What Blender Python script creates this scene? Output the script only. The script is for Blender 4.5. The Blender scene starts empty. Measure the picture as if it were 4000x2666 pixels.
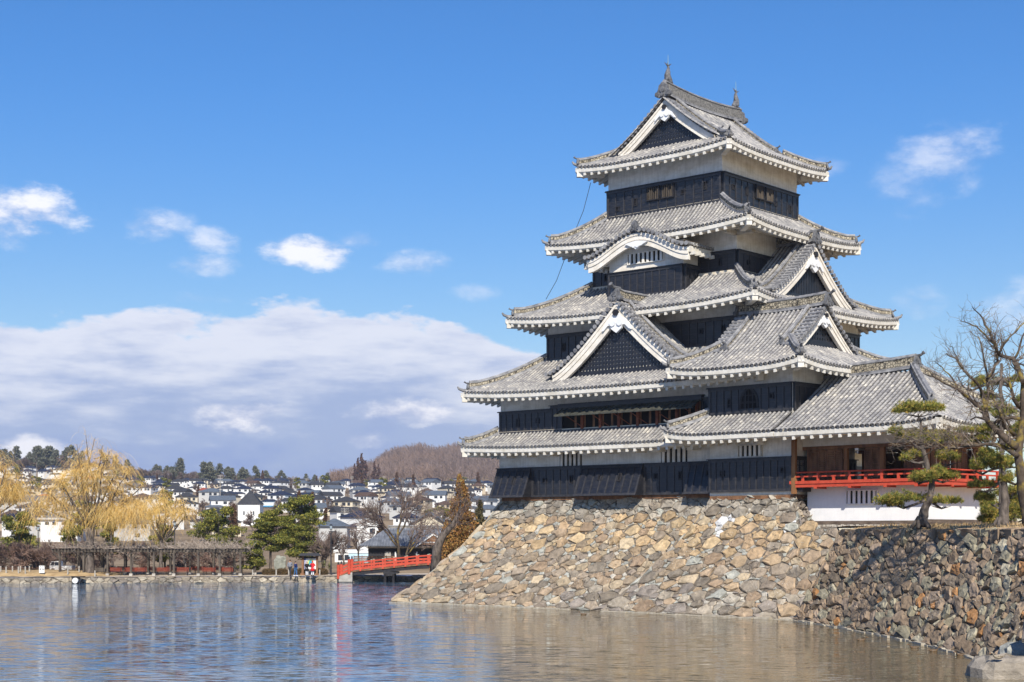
import bpy, math, random
import numpy as np
from mathutils import Vector
# ---------------------------------------------------------------- camera, world, sun, exposure
S = bpy.context.scene
COL = S.collection
R = math.radians
FPX, CX, HY, EYE = 6100.0, 2000.0, 2078.0, 5.5
cd = bpy.data.cameras.new("camera"); cam = bpy.data.objects.new("camera", cd); COL.objects.link(cam)
cam.location = (0, 0, EYE); cam.rotation_euler = (R(90), 0, 0)
cd.sensor_width = 36; cd.lens = 36*FPX/4000; cd.shift_y = (HY-1333)/4000; cd.clip_start = .5; cd.clip_end = 20000
S.camera = cam
S.view_settings.view_transform = 'Standard'; S.view_settings.look = 'None'
S.view_settings.exposure = 0.35; S.view_settings.gamma = 1
SUN_EL, SUN_AZ = 39.0, 178.0      # azimuth clockwise from +Y
w = bpy.data.worlds.new("World"); S.world = w; w.use_nodes = True
WN, WL = w.node_tree.nodes, w.node_tree.links
for n_ in list(WN): WN.remove(n_)
def wn(t, **k):
    n = WN.new(t)
    for a, b in k.items(): setattr(n, a, b)
    return n
def wmath(op, a, b=None, clamp=False):
    n = wn('ShaderNodeMath', operation=op, use_clamp=clamp)
    for i, q in enumerate((a, b)):
        if q is None: continue
        if isinstance(q, (int, float)): n.inputs[i].default_value = q
        else: WL.new(q, n.inputs[i])
    return n.outputs[0]
def wsmooth(x, a, b):
    n = wn('ShaderNodeMapRange', interpolation_type='SMOOTHSTEP')
    WL.new(x, n.inputs[0]); n.inputs[1].default_value = a; n.inputs[2].default_value = b
    return n.outputs[0]
def wmix(f, a, b):
    n = wn('ShaderNodeMix', data_type='RGBA')
    if isinstance(f, (int, float)): n.inputs[0].default_value = f
    else: WL.new(f, n.inputs[0])
    for i, q in ((6, a), (7, b)):
        if isinstance(q, tuple): n.inputs[i].default_value = (*q, 1)
        else: WL.new(q, n.inputs[i])
    return n.outputs[2]
sky = wn('ShaderNodeTexSky', sky_type='NISHITA'); sky.sun_disc = False
sky.sun_elevation = R(SUN_EL); sky.sun_rotation = R(SUN_AZ); sky.altitude = 600; sky.air_density = 1.0; sky.dust_density = .3; sky.ozone_density = 2.5
tc = wn('ShaderNodeTexCoord'); sep = wn('ShaderNodeSeparateXYZ'); WL.new(tc.outputs['Generated'], sep.inputs[0])
az = wmath('ARCTAN2', sep.outputs[0], sep.outputs[1])           # radians, 0 along +Y, positive to +X
el = wmath('ARCSINE', sep.outputs[2])
cmb = wn('ShaderNodeCombineXYZ'); WL.new(az, cmb.inputs[0]); WL.new(el, cmb.inputs[1])
def wnoise(sx, sy, scale, detail, seed, rough=.55):
    m = wn('ShaderNodeMapping'); m.inputs['Scale'].default_value = (sx, sy, 1); m.inputs['Location'].default_value = (seed, seed*.7, seed)
    WL.new(cmb.outputs[0], m.inputs[0]); n = wn('ShaderNodeTexNoise'); n.inputs['Scale'].default_value = scale
    n.inputs['Detail'].default_value = detail; n.inputs['Roughness'].default_value = rough
    WL.new(m.outputs[0], n.inputs[0]); return n.outputs[0]
def A_(px): return math.atan((px-CX)/FPX)
def E_(px, py):
    a = A_(px); return math.atan((HY-py)/FPX*math.cos(a))
CLOUDS = [(100,830,250,110,.95),(30,880,120,90,.8),(610,880,150,70,.65),(820,945,130,60,.7),(800,1035,140,60,.62),(1210,985,200,75,.95),(1400,940,110,45,.5),
          (1620,1030,170,60,.62),(950,1625,230,75,1.0),(1600,1615,240,62,1.0),(1420,1718,105,40,.75),(110,1755,130,55,.95),
          (3700,600,210,150,.55),(3560,730,150,120,.35),(3960,1230,150,150,.45),(3580,1180,110,80,.3),(800,1165,140,30,.45),(1860,1145,100,40,.35),(3200,640,110,60,.25)]
n1 = wnoise(1, 2.0, 28, 9, 3.1, .62)
n1c = wmath('MULTIPLY', wmath('SUBTRACT', n1, .5), 4.2)
dens = None; hi = None
for (px, py, rx, ry, amp) in CLOUDS:
    a0, e0 = A_(px), E_(px, py); ra, re = rx/FPX, ry/FPX
    dx = wmath('DIVIDE', wmath('SUBTRACT', az, a0), ra); dy = wmath('DIVIDE', wmath('SUBTRACT', el, e0), re)
    q = wmath('ADD', wmath('MULTIPLY', dx, dx), wmath('MULTIPLY', dy, dy))
    d = wmath('SUBTRACT', wmath('ADD', 0.75, n1c), q)
    d = wmath('MULTIPLY', wsmooth(d, -.25, 1.6 if amp < .9 else 1.15), amp)
    dens = d if dens is None else wmath('MAXIMUM', dens, d)
# the broad cloud bank low on the left
n2 = wnoise(1, 2.2, 17, 10, 7.7, .58); n3 = wnoise(1, 4.5, 13, 9, 1.3, .6)
top = wmath('ADD', wmath('MULTIPLY', wmath('SUBTRACT', n2, .5), .075), E_(1000, 1215))
fall = wsmooth(az, A_(1600), A_(2600)); top = wmath('SUBTRACT', top, wmath('MULTIPLY', fall, .05))
fl = wsmooth(az, A_(350), A_(-50)); top = wmath('SUBTRACT', top, wmath('MULTIPLY', fl, .012))
below = wmath('SUBTRACT', top, el)
bank = wsmooth(below, 0.0, .009)
rside = wmath('SUBTRACT', 1, wsmooth(az, A_(2100), A_(2900))); bank = wmath('MULTIPLY', bank, rside)
bankc = wmix(wsmooth(wmath('ADD', below, wmath('MULTIPLY', wmath('SUBTRACT', n3, .5), .20)), .0, .085), (.68,.70,.79), (.31,.385,.60))
bankc = wmix(wsmooth(wmath('ADD', below, wmath('MULTIPLY', wmath('SUBTRACT', n2, .5), .05)), .075, .125), bankc, (.205,.285,.57))
SKYK, CLK = .100, .95
skym = wn('ShaderNodeVectorMath', operation='SCALE'); WL.new(sky.outputs[0], skym.inputs[0]); skym.inputs['Scale'].default_value = SKYK
hs = wn('ShaderNodeHueSaturation'); WL.new(skym.outputs[0], hs.inputs['Color']); hs.inputs['Saturation'].default_value = 1.22
skt = wn('ShaderNodeVectorMath', operation='MULTIPLY'); WL.new(hs.outputs[0], skt.inputs[0]); WL.new(wmix(wsmooth(el, .06, .30), (.93, .875, .87), (.60, .88, 1.13)), skt.inputs[1])
c1 = wmix(wmath('MULTIPLY', bank, .93), skt.outputs[0], bankc)
shade = wsmooth(n1, .35, .62)
puff = wmix(shade, (.52,.55,.70), (.88,.87,.90))
c2 = wmix(wmath('MULTIPLY', dens, CLK), c1, puff)
bg = wn('ShaderNodeBackground'); bg.inputs[1].default_value = 1.0; WL.new(c2, bg.inputs[0])
wo = wn('ShaderNodeOutputWorld'); WL.new(bg.outputs[0], wo.inputs[0])
sd = bpy.data.lights.new("sun", 'SUN'); sd.energy = 4.9; sd.angle = R(.5); sd.color = (1, .93, .81)
sun = bpy.data.objects.new("sun", sd); COL.objects.link(sun)
_sx, _sy, _sz = math.sin(R(SUN_AZ))*math.cos(R(SUN_EL)), math.cos(R(SUN_AZ))*math.cos(R(SUN_EL)), math.sin(R(SUN_EL))
sun.rotation_euler = Vector((_sx, _sy, _sz)).to_track_quat('Z', 'Y').to_euler(); sun.location = (0, -30, 60)

# ---------------------------------------------------------------- helpers
def at(px, py, Y): return ((px-CX)/FPX*Y, Y, EYE+(HY-py)/FPX*Y)
WORLD = {}
def tag(o, label=None, cat=None, group=None, kind=None):
    if label: o['label'] = label
    if cat: o['category'] = cat
    if group: o['group'] = group
    if kind: o['kind'] = kind
    return o
def empty(name, loc, label=None, cat=None, group=None):
    o = bpy.data.objects.new(name, None); COL.objects.link(o); o.location = loc; o.empty_display_size = .3
    WORLD[o] = Vector(loc); return tag(o, label, cat, group)
def copy_tree(o, parent=None):
    c = o.copy(); COL.objects.link(c)
    if parent is not None: c.parent = parent
    for ch in o.children: copy_tree(ch, c)
    return c
class MB:
    def __init__(s): s.V = []; s.F = []; s.U = []; s.M = []; s.n = 0; s.C = []; s.uv = False
    def add(s, V, F, U=None, m=0, c=None):
        V = np.asarray(V, dtype=float).reshape(-1, 3)
        s.V.append(V)
        for f in F: s.F.append([i+s.n for i in f])
        if U is not None:
            s.uv = True
            for f in F:
                for i in f: s.U.append(U[i])
        else:
            for f in F: s.U.extend([(0.5, 0.5)]*len(f))
        if isinstance(m, int): s.M.extend([m]*len(F))
        else: s.M.extend(m)
        if c is not None: s.C.append((s.n, s.n+len(V), c))
        s.n += len(V)
    def box(s, o, ex, ey, ez, m=0):
        o, ex, ey, ez = [np.array(q, float) for q in (o, ex, ey, ez)]
        if np.dot(np.cross(ex, ey), ez) < 0: o = o+ez; ez = -ez
        V = [o, o+ex, o+ex+ey, o+ey, o+ez, o+ex+ez, o+ex+ey+ez, o+ey+ez]
        s.add(V, [(0,3,2,1),(4,5,6,7),(0,1,5,4),(1,2,6,5),(2,3,7,6),(3,0,4,7)], None, m)
    def cbox(s, c, sx, sy, sz, m=0, rot=0):
        cc, ss = math.cos(rot), math.sin(rot); ex = np.array((cc, ss, 0))*sx; ey = np.array((-ss, cc, 0))*sy
        s.box(np.array(c, float)-ex/2-ey/2, ex, ey, (0, 0, sz), m)
    def tube(s, pts, rad, n=6, m=0, cap=True):
        pts = [np.array(p, float) for p in pts]
        if isinstance(rad, (int, float)): rad = [rad]*len(pts)
        V = []; up = np.array((0, 0, 1.0)); prev = None
        for i, p in enumerate(pts):
            a = pts[max(0, i-1)]; b = pts[min(len(pts)-1, i+1)]; d = b-a; L = np.linalg.norm(d); d = d/L if L > 1e-9 else up
            r = prev if prev is not None else (np.array((1.0, 0, 0)) if abs(d[2]) > .9 else up)
            e1 = np.cross(d, r); l1 = np.linalg.norm(e1)
            if l1 < 1e-6: e1 = np.cross(d, (0.3, .9, .1)); l1 = np.linalg.norm(e1)
            e1 /= l1; e2 = np.cross(e1, d); prev = e2
            for k in range(n):
                t = 2*math.pi*k/n; V.append(p+rad[i]*(e1*math.cos(t)+e2*math.sin(t)))
        F = []
        for i in range(len(pts)-1):
            for k in range(n):
                a = i*n+k; b = i*n+(k+1) % n; F.append((b, a, a+n, b+n))
        if cap: F.append(tuple(range(n))); F.append(tuple(range(len(pts)*n-1, (len(pts)-1)*n-1, -1)))
        s.add(V, F, None, m)
    def build(s, name, mats, parent=None, smooth=False, label=None):
        me = bpy.data.meshes.new(name)
        V = np.vstack(s.V) if s.V else np.zeros((0, 3))
        V = V.copy(); off = np.zeros(3) if parent is None else np.array(WORLD[parent]); V -= off
        me.from_pydata(V.tolist(), [], s.F)
        if not isinstance(mats, (list, tuple)): mats = [mats]
        for m in mats: me.materials.append(m)
        if len(mats) > 1: me.polygons.foreach_set('material_index', s.M)
        if s.uv:
            u = me.uv_layers.new(name='UVMap'); u.data.foreach_set('uv', np.array(s.U, dtype=float).ravel())
        if s.C:
            ca = me.color_attributes.new('Col', 'FLOAT_COLOR', 'POINT'); arr = np.ones((len(V), 4)); arr[:, :3] = .3
            for a, b, c in s.C: arr[a:b, :3] = c
            ca.data.foreach_set('color', arr.ravel())
        if smooth: me.polygons.foreach_set('use_smooth', [True]*len(me.polygons))
        me.update()
        o = bpy.data.objects.new(name, me); COL.objects.link(o)
        if parent is not None: o.parent = parent; WORLD[o] = WORLD[parent]
        else: WORLD[o] = Vector((0, 0, 0))
        if label: o['label'] = label
        return o
def quads_obj(name, V, nper, mat, parent=None, cols=None):
    """V: (N*nper,3) array, every nper verts one face (fast)"""
    n = len(V)//nper; me = bpy.data.meshes.new(name); off = np.zeros(3) if parent is None else np.array(WORLD[parent])
    me.vertices.add(len(V)); me.vertices.foreach_set('co', (V-off).ravel())
    me.loops.add(len(V)); me.loops.foreach_set('vertex_index', np.arange(len(V), dtype=np.int32))
    me.polygons.add(n); me.polygons.foreach_set('loop_start', np.arange(0, len(V), nper, dtype=np.int32))
    me.update(calc_edges=True); me.validate()
    me.materials.append(mat)
    if cols is not None:
        ca = me.color_attributes.new('Col', 'FLOAT_COLOR', 'POINT'); arr = np.ones((len(V), 4)); arr[:, :3] = cols
        ca.data.foreach_set('color', arr.ravel())
    o = bpy.data.objects.new(name, me); COL.objects.link(o)
    if parent is not None: o.parent = parent; WORLD[o] = WORLD[parent]
    else: WORLD[o] = Vector((0, 0, 0))
    return o

# ---------------------------------------------------------------- materials
class NT:
    def __init__(s, name):
        s.m = bpy.data.materials.new(name); s.m.use_nodes = True; s.n = s.m.node_tree.nodes; s.l = s.m.node_tree.links
        s.b = s.n['Principled BSDF']
    def new(s, t, **k):
        n = s.n.new(t)
        for a, b in k.items(): setattr(n, a, b)
        return n
    def coord(s, kind='Object', scale=(1, 1, 1)):
        t = s.new('ShaderNodeTexCoord'); mp = s.new('ShaderNodeMapping'); mp.inputs['Scale'].default_value = scale
        s.l.new(t.outputs[kind], mp.inputs[0]); return mp.outputs[0]
    def noise(s, vec, scale, detail=4, rough=.55):
        n = s.new('ShaderNodeTexNoise'); n.inputs['Scale'].default_value = scale; n.inputs['Detail'].default_value = detail
        n.inputs['Roughness'].default_value = rough; s.l.new(vec, n.inputs['Vector']); return n.outputs[0]
    def ramp(s, fac, stops, interp='LINEAR'):
        r = s.new('ShaderNodeValToRGB'); cr = r.color_ramp; cr.interpolation = interp
        while len(cr.elements) < len(stops): cr.elements.new(.5)
        for e, (p, c) in zip(cr.elements, stops): e.position = p; e.color = (*c, 1) if len(c) == 3 else c
        s.l.new(fac, r.inputs[0]); return r.outputs[0]
    def mix(s, f, a, b, mode='MIX'):
        n = s.new('ShaderNodeMix', data_type='RGBA', blend_type=mode)
        if isinstance(f, (int, float)): n.inputs[0].default_value = f
        else: s.l.new(f, n.inputs[0])
        for i, q in ((6, a), (7, b)):
            if isinstance(q, tuple): n.inputs[i].default_value = (*q, 1)
            else: s.l.new(q, n.inputs[i])
        return n.outputs[2]
    def bump(s, h, strength=.4, dist=.02):
        b = s.new('ShaderNodeBump'); b.inputs['Strength'].default_value = strength; b.inputs['Distance'].default_value = dist
        s.l.new(h, b.inputs['Height']); s.l.new(b.outputs[0], s.b.inputs['Normal'])
    def out(s, col=None, rough=.8, spec=.4):
        if col is not None:
            if isinstance(col, tuple): s.b.inputs['Base Color'].default_value = (*col, 1)
            else: s.l.new(col, s.b.inputs['Base Color'])
        if isinstance(rough, (int, float)): s.b.inputs['Roughness'].default_value = rough
        else: s.l.new(rough, s.b.inputs['Roughness'])
        s.b.inputs['Specular IOR Level'].default_value = spec
        return s.m
def m_noise(name, c1, c2, scale=3, rough=.8, bump=.3, bd=.02, spec=.3, sc=(1, 1, 1), c3=None):
    t = NT(name); v = t.coord(scale=sc); n = t.noise(v, scale, 6)
    st = [(.3, c1), (.7, c2)] if c3 is None else [(.28, c1), (.5, c2), (.72, c3)]
    c = t.ramp(n, st)
    if bump: t.bump(t.noise(v, scale*4, 5), bump, bd)
    return t.out(c, rough, spec)
def m_attr(name, rough=.85, vary=.5, scale=2.5, bump=.5, bd=.03, spec=.25, speck=False, sub=0):
    t = NT(name); v = t.coord(); a = t.new('ShaderNodeAttribute', attribute_name='Col')
    n = t.noise(v, scale, 8, .65); g = t.ramp(n, [(.25, (1-vary,)*3), (.75, (1+vary*.6,)*3)])
    c = t.mix(1.0, a.outputs['Color'], g, 'MULTIPLY')
    if speck:
        n2 = t.noise(v, 14, 3, .5); k = t.ramp(n2, [(.62, (0, 0, 0)), (.70, (1, 1, 1))]); n3 = t.noise(v, .35, 3); k3 = t.ramp(n3, [(.5, (0, 0, 0)), (.62, (1, 1, 1))])
        kk = t.mix(1.0, k, k3, 'MULTIPLY'); c = t.mix(kk, c, (.62, .60, .54))
    if bump:
        vs = t.coord(scale=(1, 1, 2.2)); t.bump(t.noise(vs, scale*3, 8, .7), bump, bd)
    if sub:
        t.b.inputs['Subsurface Weight'].default_value = 0
    return t.out(c, rough, spec)
# roof tiles: every tile its own grey
def m_tile():
    t = NT('roof_tile'); tcn = t.new('ShaderNodeTexCoord'); f = t.new('ShaderNodeVectorMath', operation='FLOOR'); t.l.new(tcn.outputs['UV'], f.inputs[0])
    wnn = t.new('ShaderNodeTexWhiteNoise', noise_dimensions='2D'); t.l.new(f.outputs[0], wnn.inputs['Vector'])
    c = t.ramp(wnn.outputs[0], [(0, (.27, .27, .285)), (.2, (.36, .36, .37)), (.6, (.41, .41, .412)), (.88, (.48, .478, .47)), (1, (.60, .59, .56))])
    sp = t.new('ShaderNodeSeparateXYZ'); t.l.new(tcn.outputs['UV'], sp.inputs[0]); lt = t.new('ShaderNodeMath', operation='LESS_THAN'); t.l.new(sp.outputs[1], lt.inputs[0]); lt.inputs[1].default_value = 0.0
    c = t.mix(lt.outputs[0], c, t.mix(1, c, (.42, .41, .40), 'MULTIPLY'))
    v = t.coord(); n = t.noise(v, .8, 6, .65); g = t.ramp(n, [(.3, (.72, .72, .74)), (.7, (1.12, 1.09, 1.03))]); c = t.mix(1, c, g, 'MULTIPLY')
    n2 = t.noise(v, 9, 4, .6); c = t.mix(1, c, t.ramp(n2, [(.35, (.75, .75, .77)), (.65, (1.15, 1.13, 1.1))]), 'MULTIPLY')
    n5 = t.noise(v, .22, 7, .7); c = t.mix(1, c, t.ramp(n5, [(.36, (.78, .78, .77)), (.5, (.95, .94, .92)), (.66, (1.08, 1.05, 1.0))]), 'MULTIPLY')
    t.bump(n2, .3, .02); return t.out(c, .66, .3)
def m_lattice():
    t = NT('ridge_lattice'); tcn = t.new('ShaderNodeTexCoord'); mp = t.new('ShaderNodeMapping'); mp.inputs['Scale'].default_value = (1, 1, 1); t.l.new(tcn.outputs['UV'], mp.inputs[0])
    vo = t.new('ShaderNodeTexVoronoi', feature='DISTANCE_TO_EDGE'); vo.inputs['Scale'].default_value = 5.5; vo.inputs['Randomness'].default_value = .6; t.l.new(mp.outputs[0], vo.inputs['Vector'])
    c = t.ramp(vo.outputs['Distance'], [(.02, (.05, .05, .05)), (.07, (.16, .14, .11)), (.13, (.44, .39, .29)), (.3, (.52, .46, .35))])
    n = t.noise(t.coord(), 3, 5); c = t.mix(1, c, t.ramp(n, [(.35, (.55, .53, .5)), (.65, (1, 1, 1))]), 'MULTIPLY')
    return t.out(c, .8, .2)
def m_plaster(name, base, stain, k=.5, rough=.85):
    t = NT(name); v = t.coord(scale=(1, 1, 2.2)); n = t.noise(v, .9, 8, .62); v2 = t.coord(scale=(2.5, 2.5, .35)); n2 = t.noise(v2, 2.2, 6, .6)
    c = t.ramp(n, [(.35, stain), (.58, base)]); c = t.mix(1, c, t.ramp(n2, [(.3, (1-k*.5, 1-k*.52, 1-k*.56)), (.6, (1, 1, 1))]), 'MULTIPLY')
    t.bump(t.noise(t.coord(), 6, 5), .12, .02); return t.out(c, rough, .3)
M = {}
M['tile'] = m_tile(); M['lattice'] = m_lattice()
M['plaster'] = m_plaster('old_white_plaster', (.82, .79, .73), (.66, .62, .54), .35)
M['plaster_new'] = m_plaster('bright_white_plaster', (.80, .80, .80), (.74, .75, .76), .1)
M['trim'] = m_plaster('eave_plaster', (.70, .67, .61), (.58, .54, .46), .35); M['gableboard'] = m_plaster('gable_board_plaster', (.82, .77, .69), (.70, .64, .54), .25)
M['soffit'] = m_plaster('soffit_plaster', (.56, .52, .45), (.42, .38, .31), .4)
def m_lacquer():
    t = NT('black_lacquered_boards'); v = t.coord(scale=(1, 1, 3)); n = t.noise(v, 2.2, 7, .65)
    c = t.ramp(n, [(.3, (.008, .009, .012)), (.55, (.016, .017, .023)), (.75, (.04, .037, .036))])
    t.bump(t.noise(v, 7, 5), .25, .012); r = t.ramp(n, [(.3, (.28,)*3), (.7, (.5,)*3)]); return t.out(c, r, .55)
M['black'] = m_lacquer()
M['black_dull'] = m_noise('black_painted_wood', (.012, .012, .016), (.035, .033, .035), 3, .55)
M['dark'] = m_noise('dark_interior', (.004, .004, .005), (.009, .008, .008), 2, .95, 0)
M['ridge'] = m_noise('ridge_cap_tile', (.11, .11, .12), (.34, .335, .335), 2.5, .6, .4)
M['oni'] = m_noise('ogre_tile', (.05, .05, .055), (.22, .22, .225), 5, .55, .6, .03)
M['copper'] = m_noise('green_copper', (.22, .34, .27), (.40, .50, .42), 3, .6, .1)
M['brown'] = m_noise('weathered_brown_wood', (.09, .044, .022), (.31, .16, .08), 2.5, .7, .3, .01, sc=(1, 1, .3))
M['orangewood'] = m_noise('orange_weathered_post', (.16, .07, .03), (.34, .17, .07), 2.5, .7, .3, .01, sc=(1, 1, .3))
M['rustwood'] = m_noise('rust_red_wood', (.12, .035, .018), (.24, .08, .04), 3, .7, .2)
M['greywood'] = m_noise('grey_weathered_wood', (.045, .036, .03), (.15, .125, .10), 2.5, .85, .4, .01, sc=(1, 1, .3))
M['beam'] = m_noise('weathered_sill_beam', (.07, .05, .038), (.18, .14, .11), 1.6, .8, .4, .02, sc=(1, 1, 4))
M['verm'] = m_noise('vermilion_paint', (.42, .048, .024), (.56, .088, .045), 3.5, .6, .2, spec=.3)
M['stone'] = m_attr('rubble_stone', .9, .55, 2.0, .9, .06, .2, True)
M['mortar'] = m_noise('gap_rubble', (.05, .042, .034), (.25, .21, .165), 5, .95, .8, .06)
M['bark'] = m_noise('pine_bark', (.035, .028, .024), (.20, .165, .14), 5.5, .9, 1, .05, sc=(1, 1, .35))
def m_bb():
    t = NT('lichened_bark'); v = t.coord(); n = t.noise(v, 2.4, 6, .6); c = t.ramp(n, [(.3, (.028, .021, .017)), (.7, (.12, .092, .07))]); n2 = t.noise(v, 1.1, 4, .6); c = t.mix(t.ramp(n2, [(.52, (0, 0, 0)), (.62, (.8, .8, .8))]), c, (.27, .20, .04)); t.bump(t.noise(t.coord(scale=(1, 1, .4)), 9, 5), .9, .04); return t.out(c, .9, .2)
M['bark_bare'] = m_bb()
M['twig'] = m_noise('twig_bark', (.085, .06, .05), (.22, .165, .14), 1.2, .9, 0)
M['twig_pink'] = m_noise('plum_twig_bark', (.10, .065, .05), (.30, .20, .16), .8, .9, 0)
M['willow'] = m_attr('willow_withes', .8, .3, .8, 0)
M['needle'] = m_attr('pine_needles', .65, .35, 1.5, 0)
M['white'] = m_noise('white_paint', (.70, .70, .69), (.82, .82, .80), 1, .5, 0)
M['steel'] = m_noise('dark_steel', (.02, .02, .025), (.05, .05, .055), 2, .5, 0)
M['grass'] = m_noise('dry_grass', (.30, .20, .10), (.52, .38, .20), 1.2, .95, .6, .03)
def m_ground():
    t = NT('park_ground'); v = t.coord(); n = t.noise(v, .05, 6, .6); n2 = t.noise(v, 1.5, 6, .65)
    c = t.ramp(n, [(.35, (.15, .11, .07)), (.5, (.26, .19, .12)), (.66, (.34, .25, .16))]); c = t.mix(1, c, t.ramp(n2, [(.3, (.7, .7, .7)), (.7, (1.2, 1.2, 1.2))]), 'MULTIPLY')
    return t.out(c, .95, .1)
M['ground'] = m_ground()
M['path'] = m_noise('pale_path', (.46, .38, .28), (.60, .51, .40), 1.0, .9, .1)
M['concrete'] = m_noise('concrete', (.30, .28, .25), (.44, .42, .38), 2, .85, .2)
def m_water():
    t = NT('moat_water')
    def nz(sx, sy, sc, det, seed):
        c = t.new('ShaderNodeTexCoord'); mp = t.new('ShaderNodeMapping'); mp.inputs['Scale'].default_value = (sx, sy, 1); mp.inputs['Location'].default_value = (seed, seed*1.7, 0)
        t.l.new(c.outputs['Object'], mp.inputs[0]); return t.noise(mp.outputs[0], sc, det, .62)
    def ma(op, a, b):
        n = t.new('ShaderNodeMath', operation=op)
        for i, q in enumerate((a, b)):
            if isinstance(q, (int, float)): n.inputs[i].default_value = q
            else: t.l.new(q, n.inputs[i])
        return n.outputs[0]
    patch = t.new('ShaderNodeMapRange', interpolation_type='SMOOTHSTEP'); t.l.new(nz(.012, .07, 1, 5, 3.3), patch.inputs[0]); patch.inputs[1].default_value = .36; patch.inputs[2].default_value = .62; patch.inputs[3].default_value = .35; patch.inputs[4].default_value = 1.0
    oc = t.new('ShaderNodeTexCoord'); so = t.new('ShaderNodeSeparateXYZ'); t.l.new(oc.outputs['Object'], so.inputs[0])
    # calmer lee of the castle walls; silty brown base includes painted stone reflection
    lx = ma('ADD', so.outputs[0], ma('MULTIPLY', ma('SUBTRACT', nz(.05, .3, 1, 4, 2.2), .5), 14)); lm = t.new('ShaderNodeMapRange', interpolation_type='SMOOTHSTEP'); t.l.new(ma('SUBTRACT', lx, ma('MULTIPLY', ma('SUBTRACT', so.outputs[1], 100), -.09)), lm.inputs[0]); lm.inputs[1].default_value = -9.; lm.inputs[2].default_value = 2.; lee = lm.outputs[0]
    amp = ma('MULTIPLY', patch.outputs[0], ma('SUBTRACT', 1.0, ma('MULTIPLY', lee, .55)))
    sy = ma('ADD', ma('MULTIPLY', ma('SUBTRACT', nz(.8, 3.4, 1.0, 6, 0.), .5), 1.45), ma('MULTIPLY', ma('SUBTRACT', nz(.14, .7, 1.0, 4, 9.), .5), .34))
    sx = ma('MULTIPLY', ma('SUBTRACT', nz(1.4, 2.6, 1.0, 5, 5.), .5), .5)
    cmb_ = t.new('ShaderNodeCombineXYZ'); t.l.new(ma('MULTIPLY', sx, amp), cmb_.inputs[0]); t.l.new(ma('MULTIPLY', sy, amp), cmb_.inputs[1]); cmb_.inputs[2].default_value = 1
    nn = t.new('ShaderNodeVectorMath', operation='NORMALIZE'); t.l.new(cmb_.outputs[0], nn.inputs[0]); t.l.new(nn.outputs[0], t.b.inputs['Normal'])
    t.b.inputs['IOR'].default_value = 1.45
    return t.out(t.mix(lee, (.055, .108, .175), (.130, .105, .058)), .03, .5)  # base also carries reflections: sky blue in the open, stone tan by walls
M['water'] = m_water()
M['cream'] = m_plaster('cream_joint_plaster', (.74, .66, .52), (.55, .48, .36), .3)
M['batten'] = m_noise('worn_black_batten', (.017, .018, .023), (.050, .047, .048), 4, .5, .2, .01, spec=.5)
M['dark_lattice'] = m_noise('weathered_ridge_tiles', (.06, .06, .06), (.30, .285, .26), 7, .7, .6, .04)
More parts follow.
